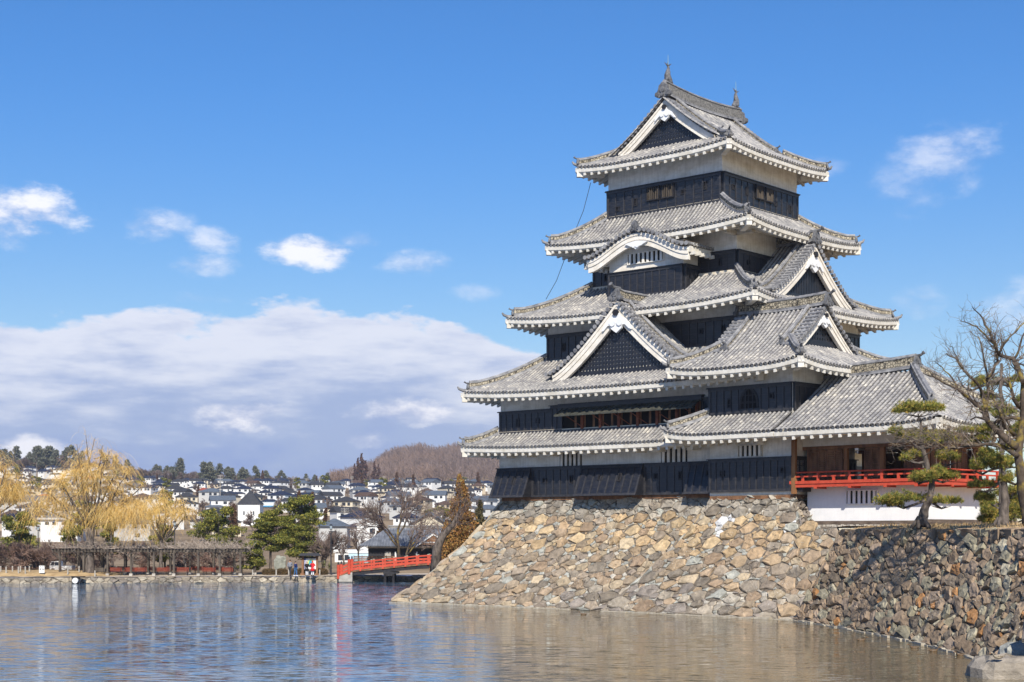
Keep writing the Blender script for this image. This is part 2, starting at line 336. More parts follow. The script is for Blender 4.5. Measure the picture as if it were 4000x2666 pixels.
# ---------------------------------------------------------------- castle kit
class Frame:
    def __init__(s, cx, cy, deg):
        t = R(deg); s.c = np.array((cx, cy)); s.u = np.array((math.cos(t), -math.sin(t))); s.v = np.array((math.sin(t), math.cos(t)))
    def xy(s, a, b): return s.c+a*s.u+b*s.v
    def p(s, a, b, z): q = s.xy(a, b); return np.array((q[0], q[1], z))
def v3(q, z=0.0): return np.array((q[0], q[1], z))
def nrm(a): return a/np.linalg.norm(a)
PITCH = .36
def slope_tiles(mb, fn, L, T, tb, lo, hi, cap=True, pitch=PITCH, flip=False, r=.096, tile_len=.34, caps_from=None):
    """fn(s,q)->points for arrays; q 0..1 up the slope; rows of round tiles on stepped pans"""
    nt = max(2, int(round(T/tile_len))); m = max(3, int(L/1.1)); seedu = random.randint(0, 9999)*7
    q = np.linspace(0, 1, nt+1); rows = []
    for i in range(nt): rows += [(q[i], .045), (q[i+1]-1e-4, .0)]
    f01 = np.linspace(0, 1, m+1); V = []; U = []
    for j, (t, dz) in enumerate(rows):
        a, b = np.interp(t, tb, lo), np.interp(t, tb, hi)
        if b < a: b = a = (a+b)/2
        s = a+(b-a)*f01; P = fn(s, np.full_like(s, t)); P[:, 2] += dz; V.append(P)
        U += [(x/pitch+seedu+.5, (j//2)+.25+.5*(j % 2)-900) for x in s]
    V = np.vstack(V); F = []; w_ = m+1
    for j in range(len(rows)-1):
        for i in range(m):
            a = j*w_+i; f = (a, a+1, a+1+w_, a+w_); F.append(f[::-1] if flip else f)
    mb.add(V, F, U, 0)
    # round rolls
    ns = int(L/pitch); off = (L-ns*pitch)/2+pitch/2; ang = [math.radians(x) for x in (-12, 40, 90, 140, 192)]
    for k in range(ns):
        s0 = off+k*pitch; tt = np.linspace(0, 1, 101); ok = (np.interp(tt, tb, lo) <= s0) & (np.interp(tt, tb, hi) >= s0)
        if not ok.any(): continue
        t0, t1 = tt[ok].min(), tt[ok].max()
        if t1-t0 < .05: continue
        i0, i1 = int(round(t0*nt)), max(int(round(t0*nt))+1, int(math.ceil(t1*nt-.3))); i1 = min(i1, nt)
        ts = []
        for i in range(i0, i1): ts += [(max(q[i], t0 if i == i0 else 0), r*1.1, i), (min(q[i+1], t1+.02), r*.86, i)]
        t_a = np.array([x[0] for x in ts]); sa = np.full_like(t_a, s0)
        P = fn(sa, t_a); Pt = fn(sa, t_a+.01)-P; Pt /= np.linalg.norm(Pt, axis=1)[:, None]
        Ps = fn(sa+.05, t_a)-P; Ps /= np.linalg.norm(Ps, axis=1)[:, None]; N = np.cross(Ps, Pt); N *= np.sign(N[:, 2:3]+1e-9)
        rr = np.array([x[1] for x in ts])[:, None]; V = []; 
        for a in ang: V.append(P+Ps*math.cos(a)*rr+N*(math.sin(a)*rr+.02))
        V = np.stack(V, 1).reshape(-1, 3); U = []
        for (t, _, i) in ts:
            for a in range(5): U.append((k*3+seedu+.5, i*2+.5))
        F = []; 
        for j in range(len(ts)-1):
            for a in range(4):
                b = j*5+a; F.append((b, b+1, b+6, b+5))
        # keep the uv of the lower tile for both rings of a tile
        mb.add(V, F, U, 0)
        if cap and t0 < .01:
            c0 = P[0]; d = -Pt[0]; e1 = Ps[0]; e2 = N[0]; R1 = r*1.28; V = []; n = 8
            for (rad, out) in ((R1, -.02), (R1, .07), (R1*.72, .075), (R1*.66, .05)):
                for x in range(n):
                    a = 2*math.pi*x/n; V.append(c0+d*out+e1*math.cos(a)*rad+e2*(math.sin(a)*rad+.03))
            F = []; mm = []
            for j in range(3):
                for x in range(n): F.append((j*n+x, j*n+(x+1) % n, (j+1)*n+(x+1) % n, (j+1)*n+x)); mm.append(0 if j < 2 else 1)
            F.append(tuple(3*n+x for x in range(n))); mm.append(2)
            mb.add(V, F, [(k*3+seedu+.5, .5)]*len(V), mm)
def sweep(mb, P, inw, prof, m=0, close=True):
    """P (k,3) path, inw (3,) inward horizontal unit, prof list of (in, z)"""
    k = len(P); n = len(prof); V = []
    for p in P:
        for (a, z) in prof: V.append(p+inw*a+np.array((0, 0, z)))
    F = []
    for i in range(k-1):
        for j in range(n if close else n-1):
            b = (j+1) % n; F.append((i*n+j, i*n+b, (i+1)*n+b, (i+1)*n+j))
    if close: F.append(tuple(range(n))); F.append(tuple((k-1)*n+j for j in range(n-1, -1, -1)))
    mb.add(V, F, None, m)
class Side:
    """one side of a roof. O eave start corner (xy), e along the eave, n inward; runs"""
    def __init__(s, O, e, n, L, T, z0, z1, k=.33, lift=.45, lf=None, lend=(1, 1)):
        s.O, s.e, s.n, s.L, s.T, s.z0, s.z1, s.k, s.lift, s.lend = np.array(O), e, n, L, T, z0, z1, k, lift, lend
    def zz(s, S_, q):
        x = 2*S_/s.L-1; g = np.where(x < 0, s.lend[0], s.lend[1])*np.abs(x)**3.2
        return s.z0+(s.z1-s.z0)*((1-s.k)*q+s.k*q*q)+s.lift*g*np.clip(1-q, 0, 1)**1.4
    def fn(s, S_, q):
        S_ = np.asarray(S_, float); q = np.asarray(q, float); xy = s.O[None, :]+S_[:, None]*s.e[None, :]+(q*s.T)[:, None]*s.n[None, :]
        return np.column_stack([xy, s.zz(S_, q)])
def side_build(parent, sd, tb, lo, hi, zs, overhang, s0=0, s1=None, rafter=.70, tiles=True, raf_lo=None, raf_hi=None, inset_ends=(True, True), beam=True):
    """tiles + eave fascia + soffit + rafters for one Side. returns tile object"""
    mb = MB(); slope_tiles(mb, sd.fn, sd.L, math.hypot(sd.T, sd.z1-sd.z0), tb, lo, hi)
    o = mb.build('tiled_slope', [M['tile'], M['oni'], M['ridge']], parent)
    s1 = sd.L if s1 is None else s1
    ss = np.linspace(s0, s1, 26); P = sd.fn(ss, np.zeros_like(ss)); n3 = v3(sd.n)
    f = MB(); sweep(f, P, n3, [(.02, -.10), (.02, -.40), (.12, -.42), (.12, -.47), (.30, -.49), (.34, -.06)])
    f.build('eave_fascia', M['trim'], o)
    sf = MB(); rf = MB()
    a, b = (overhang if inset_ends[0] else 0), (overhang if inset_ends[1] else 0)
    V = []; F = []
    for i, s_ in enumerate(ss):
        x = (s_-s0)/(s1-s0); si = s0+a+(s1-s0-a-b)*x; z0_ = P[i][2]-.47
        V.append(P[i]+n3*.2+np.array((0, 0, -.47))); q = sd.O+sd.e*si+sd.n*overhang; V.append((q[0], q[1], zs))
    for i in range(len(ss)-1): F.append((2*i, 2*i+1, 2*i+3, 2*i+2))
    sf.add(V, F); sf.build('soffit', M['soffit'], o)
    nr = int((s1-s0-.5)/rafter); st = s0+((s1-s0)-(nr-1)*rafter)/2
    for i in range(nr):
        s_ = st+i*rafter; p = sd.fn([s_], [0.])[0]
        dl, dr = s_-s0, s1-s_
        reach = overhang
        if inset_ends[0]: reach = min(reach, dl+.25)
        if inset_ends[1]: reach = min(reach, dr+.25)
        if reach < .5: reach = .5
        st_ = p+n3*.07+np.array((0, 0, -.67)); q = sd.O+sd.e*s_+sd.n*reach
        zend = (p[2]-.73)+(zs-.22-(p[2]-.73))*reach/overhang
        en = np.array((q[0], q[1], zend)); d = en-st_
        rf.box(st_-v3(sd.e)*.10, v3(sd.e)*.20, d, (0, 0, .25))
    rf.build('rafters', M['trim'], o)
    return o
def ogre(parent, p, d, size=1.0, toribu=True, name='ogre_tile'):
    """demon tile plaque facing horizontal dir d with a round tile above"""
    d = nrm(np.array((d[0], d[1], 0.))); x = np.array((-d[1], d[0], 0.)); z = np.array((0, 0, 1.)); mb = MB(); p = np.array(p, float); size = size*.86
    out = [(-.42, 0), (-.62, .12), (-.60, .34), (-.44, .38), (-.36, .52), (-.30, .78), (-.12, .92), (0, .96), (.12, .92), (.30, .78), (.36, .52), (.44, .38), (.60, .34), (.62, .12), (.42, 0)]
    n = len(out); V = []
    for t in (-.10, .12):
        for (a, b) in out: V.append(p+x*a*size+z*b*size+d*t*size)
    F = [tuple(range(n)), tuple(range(2*n-1, n-1, -1))]+[(i, (i+1) % n, n+(i+1) % n, n+i) for i in range(n)]
    mb.add(V, F)
    for (a, b, r_) in ((0, .5, .2), (-.42, .2, .15), (.42, .2, .15), (0, .16, .13)):
        c = p+x*a*size+z*b*size; mb.tube([c+d*.1*size, c+d*.19*size], r_*size, 8)
    if toribu:
        c = p+z*.95*size; mb.tube([c-d*.5*size, c+d*.25*size, c+d*.5*size+z*.16*size], .11*size, 8); mb.tube([c+d*.5*size+z*.16*size, c+d*.56*size+z*.2*size], .15*size, 8)
    return mb.build(name, M['oni'], parent)
def ridge_obj(parent, P, w=.34, h=.42, name='hip_ridge', flare=.0, cap=.13, dark=False):
    P = [np.array(p, float) for p in P]; k = len(P); mb = MB(); V = []; U = []; dist = 0
    for i, p in enumerate(P):
        a, b = P[max(0, i-1)], P[min(k-1, i+1)]; d = b-a; side = nrm(np.array((-d[1], d[0], 0.)))
        if i: dist += np.linalg.norm(P[i]-P[i-1])
        for (sx, zz_) in ((-.6, -.12), (-.5, .1), (-.5, h), (.5, h), (.5, .1), (.6, -.12)):
            V.append(p+side*sx*w+np.array((0, 0, zz_))); U.append((dist, zz_))
    F = []; mm = []
    for i in range(k-1):
        for j in range(5):
            F.append((i*6+j, i*6+j+1, (i+1)*6+j+1, (i+1)*6+j)); mm.append((1, 0, 1, 0, 1)[j])
    F.append(tuple(range(5, -1, -1))); mm.append(1); F.append(tuple((k-1)*6+j for j in range(6))); mm.append(1)
    mb.add(V, F, U, mm)
    # overlapping cover board and top roll
    for i in range(k-1):
        d = P[i+1]-P[i]; L = np.linalg.norm(d); side = nrm(np.array((-d[1], d[0], 0.)))
        mb.box(P[i]-side*w*.62+np.array((0, 0, h)), side*w*1.24, d, (0, 0, .07), 1)
        mb.box(P[i]-side*w*.56+np.array((0, 0, .03)), side*w*1.12, d, (0, 0, .06), 1)
    mb.tube([p+np.array((0, 0, h+.08)) for p in P], cap, 7, 1)
    o = mb.build(name, [M['dark_lattice'] if dark else M['lattice'], M['ridge']], parent); return o
def hip_roof(parent, F, a0, b0, a1, b1, z0, z1, zs, wa, wb, lift=.45, k=.33, sides='ABCD', hips=(0, 1, 2, 3), orient=None, cu=0., cv=0., og=.62):
    """A: -v side, B: +u side, C: +v, D: -u.  eave half a0,b0; inner a1,b1; wall half wa,wb"""
    Fo = lambda a, b: F.xy(a+cu, b+cv)
    defs = {'A': (Fo(-a0, -b0), F.u, F.v, 2*a0, b0-b1, a0-a1, b0-wb), 'B': (Fo(a0, -b0), F.v, -F.u, 2*b0, a0-a1, b0-b1, a0-wa),
            'C': (Fo(a0, b0), -F.u, -F.v, 2*a0, b0-b1, a0-a1, b0-wb), 'D': (Fo(-a0, b0), -F.v, F.u, 2*b0, a0-a1, b0-b1, a0-wa)}
    out = {}
    for q in sides:
        O, e, n, L, T, ins, ov = defs[q]; sd = Side(O, e, n, L, T, z0, z1, k, lift)
        out[q] = (sd, side_build(parent, sd, [0, 1], [0, ins], [L, L-ins], zs, ov))
    root = list(out.values())[0][1]
    fb = MB()
    for (a_, b_, sx_, sy_) in ((-a1-.1, -b1-.1, 2*a1+.2, .2), (a1-.1, -b1+.1, .2, 2*b1-.2), (-a1+.1, b1-.1, 2*a1-.2, .2), (-a1-.1, -b1+.1, .2, 2*b1-.2)): fb.box(F.p(a_+cu, b_+cv, z1-.12), v3(F.u)*sx_, v3(F.v)*sy_, (0, 0, .26))
    fb.build('flashing_strip', M['cream'], root)
    for c, (sa, sb) in enumerate(((-1, -1), (1, -1), (1, 1), (-1, 1))):
        if c not in hips: continue
        A = Side(*defs['A' if sb < 0 else 'C'][:3], 2*a0, b0-b1, z0, z1, k, lift)
        P = []
        for t in np.linspace(.10, 1.0, 9):
            xy = Fo(sa*(a0+(a1-a0)*t), sb*(b0+(b1-b0)*t)); s_ = t*(a0-a1); P.append(np.array((xy[0], xy[1], A.zz(np.array([s_]), np.array([t]))[0]+.08)))
        d = P[0]-P[1]; tip = P[0]+d*.0
        P[0] = P[0]+np.array((0, 0, .10))
        hr = ridge_obj(root, P[::-1], .34, .38)
        ogre(root, P[0]+nrm(v3(d[:2]))*.1-np.array((0, 0, .12)), d, og)
        # corner beam end and upturned tip tile
        cb = MB(); cxy = Fo(sa*a0, sb*b0); dd = nrm(v3(Fo(sa, sb)-Fo(0, 0))); zc = A.zz(np.array([0.]), np.array([0.]))[0]; c0 = v3(cxy, zc)
        xs = np.array((-dd[1], dd[0], 0)); cb.box(c0-dd*.12-xs*.2+np.array((0, 0, -.82)), xs*.4, -dd*2.2+np.array((0, 0, -.05)), (0, 0, .34))
        cb.box(c0-dd*.05-xs*.2+np.array((0, 0, -.48)), xs*.4, -dd*1.6, (0, 0, .12)); cb.build('corner_beam', M['trim'], root)
        tp = MB(); tp.tube([c0-dd*.9+np.array((0, 0, .10)), c0-dd*.2+np.array((0, 0, .10)), c0+dd*.12+np.array((0, 0, .22)), c0+dd*.24+np.array((0, 0, .40))], [.13, .13, .11, .06], 7); tp.build('corner_tip_tile', M['ridge'], root)
    return out
def panel(parent, p0, p1, nx, z0, z1, proud=.14, flare=0., step=.78, rows=None, name='board_cladding', loops=(), cap=True, rail=.14, slit=None, ends=True):
    """black lacquered board cladding on a wall from p0 to p1 (xy), nx outward normal"""
    p0, p1 = np.array(p0, float), np.array(p1, float); L = np.linalg.norm(p1-p0); e = (p1-p0)/L; n = np.array(nx, float); mb = MB(); H_ = z1-z0
    rows = rows or max(2, int(round(H_/.47)))
    def Q(s, z, o=0.):
        fo = proud+o+flare*((z1-z)/H_); q = p0+e*s+n*fo; return np.array((q[0], q[1], z))
    # body
    a, b, c, d = Q(0, z0), Q(L, z0), Q(L, z1), Q(0, z1); bi = [v3(p0-n*.05, z0), v3(p1-n*.05, z0), v3(p1-n*.05, z1), v3(p0-n*.05, z1)]
    mb.add([a, b, c, d]+bi, [(0, 1, 2, 3), (4, 7, 6, 5), (0, 4, 5, 1), (3, 2, 6, 7), (0, 3, 7, 4), (1, 5, 6, 2)])
    def strip(s0, s1, za, zb, o0, o1, m=1):
        mb.add([Q(s0, za, o0), Q(s1, za, o0), Q(s1, zb, o0), Q(s0, zb, o0), Q(s0, za, o1), Q(s1, za, o1), Q(s1, zb, o1), Q(s0, zb, o1)],
               [(4, 5, 6, 7), (0, 4, 7, 3), (1, 2, 6, 5), (3, 7, 6, 2), (0, 1, 5, 4)], None, m)
    nb = max(1, int(round(L/step)))
    for i in range(nb+1):
        s = i*L/nb; w_ = .045 if 0 < i < nb else .08; s = min(max(s, w_), L-w_); strip(s-w_, s+w_, z0, z1, 0, .05)
    for j in range(1, rows):
        z = z0+rail+(H_-2*rail)*j/rows; strip(0, L, z-.016, z+.016, 0, .022)
    strip(0, L, z0, z0+rail*1.2, 0, .075); strip(0, L, z1-rail*1.4, z1, 0, .065)
    if cap:
        t = Q(0, z1, .16); mb.box(t-v3(e)*.1, v3(e)*(L+.2), -v3(n)*(.16+proud+flare*0), (0, 0, .06))
    o = mb.build(name, [M['black'], M['batten']], parent)
    for (s, z, kind) in loops:
        lb = MB(); w_, h_ = ((.22, .26) if kind == 'q' else (.16, .50)); w2 = w_+.14; h2 = h_+.14
        f0 = .05
        lb.add([Q(s-w2/2, z-h2/2, f0+.03), Q(s+w2/2, z-h2/2, f0+.03), Q(s+w2/2, z+h2/2, f0+.03), Q(s-w2/2, z+h2/2, f0+.03), Q(s-w_/2, z-h_/2, f0+.03), Q(s+w_/2, z-h_/2, f0+.03), Q(s+w_/2, z+h_/2, f0+.03), Q(s-w_/2, z+h_/2, f0+.03),
                Q(s-w2/2, z-h2/2, 0), Q(s+w2/2, z-h2/2, 0), Q(s+w2/2, z+h2/2, 0), Q(s-w2/2, z+h2/2, 0)],
               [(0, 1, 5, 4), (1, 2, 6, 5), (2, 3, 7, 6), (3, 0, 4, 7), (8, 9, 1, 0), (9, 10, 2, 1), (10, 11, 3, 2), (11, 8, 0, 3)], None, 0)
        lb.add([Q(s-w_/2, z-h_/2, .02), Q(s+w_/2, z-h_/2, .02), Q(s+w_/2, z+h_/2, .02), Q(s-w_/2, z+h_/2, .02)], [(0, 1, 2, 3)], None, 1)
        lb.build('loophole', [M['black_dull'], M['dark']], parent)
    return o
def barred(parent, p0, p1, nx, z0, z1, nbar, mat_bar, proud=.14, fr=.08, barw=.5, frame_mat='black_dull', depth=.12, name='barred_window'):
    p0, p1 = np.array(p0, float), np.array(p1, float); L = np.linalg.norm(p1-p0); e = v3((p1-p0)/L); n = v3(nx); mb = MB(); b = v3(p0, z0)+n*proud
    mb.box(b-n*.1, e*L, n*.11, (0, 0, z1-z0), 1)
    if fr:
        mb.box(b-e*fr-(0, 0, fr), e*(L+2*fr), n*depth, (0, 0, fr)); mb.box(b-e*fr+(0, 0, z1-z0), e*(L+2*fr), n*depth, (0, 0, fr))
        mb.box(b-e*fr, e*fr, n*depth, (0, 0, z1-z0)); mb.box(b+e*L, e*fr, n*depth, (0, 0, z1-z0))
    o = mb.build(name, [M[frame_mat], M['dark']], parent)
    st = L/nbar; bb = MB()
    for i in range(nbar):
        bb.box(b+e*(st*(i+.5)-st*barw/2)+n*.012, e*st*barw, n*(depth-.03), (0, 0, z1-z0))
    bb.build('window_bars', M[mat_bar], o)
    return o
def gable(parent, F, nd, xd, cen, w, zf, za, D, p=1.28, bt=1.05, lat='grid', ridge_h=.55, over=.35, ext=.75, name='gable', og=1.0, recess=.45, base_drop=.0, tiles=True, kara=False, board_back=0.25, ridge=True, latz=None):
    """nd outward normal xy, xd right dir xy, cen (xy) on bargeboard plane"""
    nd = np.array(nd); xd = np.array(xd); cen = np.array(cen); n3, x3 = v3(nd), v3(xd)
    def prof(x):
        r_ = np.clip(np.abs(np.asarray(x, float))/w, 0, 3)
        if kara:
            c = np.clip(r_, 0, 1); return zf+(za-zf)*((.5+.5*np.cos(math.pi*c))**.85)+.10*np.clip(r_-.82, 0, 1)
        base = np.clip(1-r_, 0, 1)**p
        return zf+(za-zf)*base-np.clip(r_-1, 0, 3)*(za-zf)*.28
    def P(x, z, o=0.): q = cen+xd*x+nd*o; return np.array((q[0], q[1], z))
    xs = np.linspace(-w, w, 45); mb = MB()
    btf = (lambda x: bt*(1-.28*(abs(x)/w))) if not kara else (lambda x: bt)
    def band(z_up, z_dn, o0, o1):
        V = []; F_ = []
        for x in xs:
            zt = float(prof(x)); V += [P(x, zt+z_up(x), o0), P(x, zt+z_dn(x), o0), P(x, zt+z_dn(x), o1), P(x, zt+z_up(x), o1)]
        for i in range(len(xs)-1):
            b = 4*i
            for (c, d) in ((0, 1), (1, 2), (2, 3), (3, 0)): F_.append((b+c, b+d, b+4+d, b+4+c))
        k = 4*(len(xs)-1); F_ += [(0, 3, 2, 1), (k, k+1, k+2, k+3)]; mb.add(V, F_)
    band(lambda x: 0, lambda x: -btf(x), -board_back, .0)
    band(lambda x: 0, lambda x: -btf(x)*.55, .0, .07); band(lambda x: 0, lambda x: -btf(x)*.22, .07, .13)
    g = mb.build(name, M['gableboard'], parent)
    # soffit under verge
    sf = MB(); V = []; 
    for x in xs: zt = float(prof(x)); V += [P(x, zt-.03, -.02), P(x, zt-.03, -recess-.3)]
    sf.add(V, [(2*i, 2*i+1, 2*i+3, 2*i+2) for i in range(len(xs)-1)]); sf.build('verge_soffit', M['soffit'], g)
    # wall behind
    wl = MB(); low = lambda x: float(prof(x))-.0
    zb = zf-btf(w)*.7-base_drop if latz is None else latz
    V = []
    for x in xs: V += [P(x, max(zb, low(x)), -recess), P(x, zb, -recess)]
    wl.add(V, [(2*i, 2*i+1, 2*i+3, 2*i+2) for i in range(len(xs)-1)])
    if lat:
        wl.build('gable_wall', M['plaster'], g)
        lb = MB(); top = lambda x: float(prof(x))-btf(x)*.8
        sp = .30 if lat == 'grid' else (.26 if lat == 'fine' else .24); bw = sp*.62; zbase = zb+.5
        n_ = int(2*w/sp)
        for i in range(n_):
            x = -w+(i+.5)*sp; zt = top(x)
            if zt > zbase+.1: lb.box(P(x-bw/2, zbase, -recess+.02), x3*bw, n3*.07, (0, 0, zt-zbase))
        if lat != 'vert':
            z = zbase+sp
            while z < za-btf(0):
                xx = [x for x in np.linspace(-w, w, 200) if top(x) > z]
                if xx: lb.box(P(min(xx), z-bw/2, -recess+.03), x3*(max(xx)-min(xx)), n3*.05, (0, 0, bw))
                z += sp
        else:
            lb2 = [x for x in xs if top(x) > zbase]
            V = []
            for x in lb2: V += [P(x, top(x), -recess+.035), P(x, zbase, -recess+.035)]
            lb.add(V, [(2*i, 2*i+1, 2*i+3, 2*i+2) for i in range(len(lb2)-1)])
        xb = w*.86; lb.box(P(-xb, zb-.1, -recess+.02), x3*2*xb, n3*.12, (0, 0, .62))
        lb.build('gable_lattice', M['black'], g)
    else: wl.build('gable_wall', M['plaster'], g)
    # pendant
    pd = MB(); zc = za-bt*.80; sc = w/5.6 if not kara else .55
    out = [(0, -1.15), (.22, -1.0), (.42, -.86), (.52, -.62), (.72, -.62), (1.05, -.92), (1.25, -.98), (1.02, -.60), (.80, -.30), (.52, -.16), (.30, .0), (.18, .3), (0, .45)]
    if kara: out = [(0, -.9), (.3, -.75), (.5, -.5), (.9, -.45), (1.3, -.25), (1.9, -.05), (1.2, .1), (.5, .2), (0, .25)]
    out = out+[(-a, b) for a, b in out[-2:0:-1]]; V = []; n_ = len(out)
    for o_ in (-.05, .16):
        for (a, b) in out: V.append(P(a*sc, zc+b*sc, o_))
    pd.add(V, [tuple(range(n_-1, -1, -1)), tuple(range(n_, 2*n_))]+[(i, (i+1) % n_, n_+(i+1) % n_, n_+i) for i in range(n_)])
    for (a, b) in ((.3, -.45), (-.3, -.45)): pd.tube([P(a*sc, zc+b*sc, .14), P(a*sc, zc+b*sc, .24)], .26*sc, 8)
    pd.build('pendant', M['plaster_new'], g)
    if not kara:
        hb = MB(); hb.tube([P(0, zc+.22*sc, .1), P(0, zc+.22*sc, .3)], .24*sc, 6); hb.build('pendant_boss', M['black_dull'], g)
    # tiled roof on both slopes
    W_ = w+ext; n0 = over; Lr = D+over
    for sg in (1, -1):
        Ls = math.hypot(W_, za-zf)
        def fn(s, q, sg=sg):
            s = np.asarray(s, float); q = np.asarray(q, float); x = sg*W_*(1-q); z = prof(x)+.16
            xy = cen[None, :]+xd[None, :]*x[:, None]+nd[None, :]*((over-s) if sg > 0 else (over-s))[:, None]
            return np.column_stack([xy, z])
        if tiles:
            mb = MB(); slope_tiles(mb, fn, Lr, Ls*1.05, [0, 1], [.55, .55], [Lr, Lr], cap=kara, flip=(sg > 0))
            mb.build('gable_roof', [M['tile'], M['oni'], M['ridge']], g)
        # verge tiles: short rolls facing out
        vb = MB(); x = 0.; acc = 0; px_, pz = .12, float(prof(.12)); ds = .0; k = 0; q = .12
        while q < W_:
            q2 = q+.02; dz = float(prof(q2))-pz; dx = q2-px_; L = math.hypot(dx, dz)
            if L > .40:
                z = float(prof(q2))+.24; c = P(sg*q2, z, 0)
                vb.tube([c+n3*(over-.95), c+n3*(over+.05)], .135, 7); vb.tube([c+n3*(over+.05), c+n3*(over+.10)], .165, 8)
                px_, pz = q2, float(prof(q2))
            q = q2
        vb.build('verge_tiles', M['ridge'], g)
        if not kara:
            # secondary ridge running down just inside the verge
            Pp = []
            for x in np.linspace(.35, W_*.93, 9): Pp.append(P(sg*x, float(prof(x))+.22, over-1.25))
            r_ = ridge_obj(g, Pp, .26, .26, 'descending_ridge', cap=.10)
            # copper valley strip between the ridge and verge
            d = Pp[-1]-Pp[-2]; ogre(g, Pp[-1]-np.array((0, 0, .05)), d, .62)
    if ridge:
        Pp = [P(0, za+.25+(.14 if i in (0,) else 0), over-.15-i*(D+over-.15)/6) for i in range(7)]
        ridge_obj(g, Pp, .42, ridge_h, 'gable_ridge'); ogre(g, P(0, za+.05, over+.02), nd, og)
    return g
# ---------------------------------------------------------------- the keep
random.seed(5); np.random.seed(5)
K = Frame(15.1, 123.5, 41)
keep = empty('castle_keep', K.p(0, 0, 8.0), 'tall black and white castle keep with five grey tiled roof tiers', 'castle')
def wallbox(parent, F, a, b, z0, z1, mat='plaster', cu=0, cv=0, name='plaster_wall'):
    mb = MB(); mb.box(F.p(cu-a, cv-b, z0), v3(F.u)*2*a, v3(F.v)*2*b, (0, 0, z1-z0)); return mb.build(name, M[mat], parent)
wallbox(keep, K, 11.5, 11.3, 7.95, 12.2); wallbox(keep, K, 11.4, 11.25, 12.4, 16.6)
wallbox(keep, K, 9.26, 8.0, 18.2, 22.45); wallbox(keep, K, 6.64, 5.43, 24.0, 28.35); wallbox(keep, K, 5.31, 5.34, 29.3, 34.35)
hip_roof(keep, K, 13.7, 13.4, 11.55, 11.35, 11.9, 13.15, 12.05, 11.5, 11.3, lift=.28)
hip_roof(keep, K, 13.7, 13.4, 9.35, 8.1, 16.05, 18.98, 16.45, 11.4, 11.25, lift=.42)
hip_roof(keep, K, 11.51, 10.6, 6.75, 5.55, 21.85, 24.68, 22.3, 9.26, 8.0, lift=.5)
hip_roof(keep, K, 9.49, 8.15, 5.4, 5.4, 27.78, 30.08, 28.2, 6.64, 5.43, lift=.42)
Au, Av = K.u, K.v
def kpan(a, b, z0, z1, loopsA=(), loopsB=(), segA=None, **k):
    for (p, q, n, lp) in ((K.xy(-a, -b), K.xy(a, -b), -K.v, loopsA), (K.xy(a, -b), K.xy(a, b), K.u, loopsB), (K.xy(a, b), K.xy(-a, b), K.v, ()), (K.xy(-a, b), K.xy(-a, -b), -K.u, ())):
        panel(keep, p, q, n, z0, z1, loops=lp, **k)
kpan(5.31, 5.34, 30.02, 32.2, [(1.0, 30.75, 'q'), (2.75, 31.05, 's'), (7.2, 31.2, 'q'), (9.2, 31.4, 's')], [(1.3, 31.3, 'q'), (3.2, 31.3, 's'), (7.3, 31.0, 'q'), (9.4, 30.9, 's')], step=.82)
for (s0, s1) in ((3.95, 5.0), (5.35, 6.35)):
    p0 = K.xy(-5.31+s0, -5.34); p1 = K.xy(-5.31+s1, -5.34); barred(keep, p0, p1, -K.v, 31.0, 31.95, 6, 'greywood', proud=.20, barw=.22)
for (s0, s1) in ((4.35, 5.35), (5.75, 6.75)):
    p0 = K.xy(5.31, -5.34+s0); p1 = K.xy(5.31, -5.34+s1); barred(keep, p0, p1, K.u, 31.0, 31.95, 6, 'greywood', proud=.20, barw=.22)
kpan(6.64, 5.43, 24.62, 26.25, [(1.3, 25.5, 's'), (11.9, 25.5, 's')], [(1.4, 25.5, 'q')], step=.8)
kpan(9.26, 8.0, 19.0, 20.95, [(1.7, 19.95, 's'), (14.6, 20.1, 'q'), (16.5, 20.1, 's')], [(14, 20, 's')], step=.72)
M['shutter'] = m_noise('grey_black_shutter', (.03, .032, .028), (.085, .085, .07), 2.5, .7, .3)
# second storey: boards, and the long opened battlement with propped shutters
a2, b2 = 11.4, 11.25
panel(keep, K.xy(-a2, -b2), K.xy(-6.2, -b2), -K.v, 13.1, 14.82, loops=[(1.9, 13.95, 's'), (3.9, 14.0, 'q')], step=.66)
panel(keep, K.xy(a2, -b2), K.xy(a2, b2), K.u, 13.1, 14.82); panel(keep, K.xy(-a2, b2), K.xy(-a2, -b2), -K.u, 13.1, 14.82)
panel(keep, K.xy(-6.2, -b2), K.xy(-5.05, -b2), -K.v, 13.1, 15.05, step=.6, rows=4)
panel(keep, K.xy(7.6, -b2), K.xy(9.4, -b2), -K.v, 13.1, 14.9, step=.6)
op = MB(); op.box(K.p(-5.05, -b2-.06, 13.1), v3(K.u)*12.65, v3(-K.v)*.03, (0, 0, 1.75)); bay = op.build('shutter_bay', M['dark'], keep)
hd = MB(); hd.box(K.p(-5.2, -b2-.36, 14.72), v3(K.u)*12.9, v3(K.v)*.38, (0, 0, .36)); hd.box(K.p(-5.3, -b2-.42, 15.08), v3(K.u)*13.1, v3(K.v)*.42, (0, 0, .07)); hd.box(K.p(-5.2, -b2-.3, 13.06), v3(K.u)*12.9, v3(K.v)*.3, (0, 0, .14)); hd.build('bay_frame', M['black'], bay)
for i in range(7):
    po = MB(); u0 = -3.2+i*1.72; po.box(K.p(u0, -b2-.28, 13.2), v3(K.u)*.22, v3(K.v)*.22, (0, 0, 1.55)); po.build('bay_post', M['rustwood'], bay)
for i in range(14):
    po = MB(); u0 = -3.9+i*.86; po.box(K.p(u0, -b2-.1, 13.2), v3(K.u)*.2, v3(K.v)*.03, (0, 0, 1.55)); po.build('inner_board', M['brown'], bay)
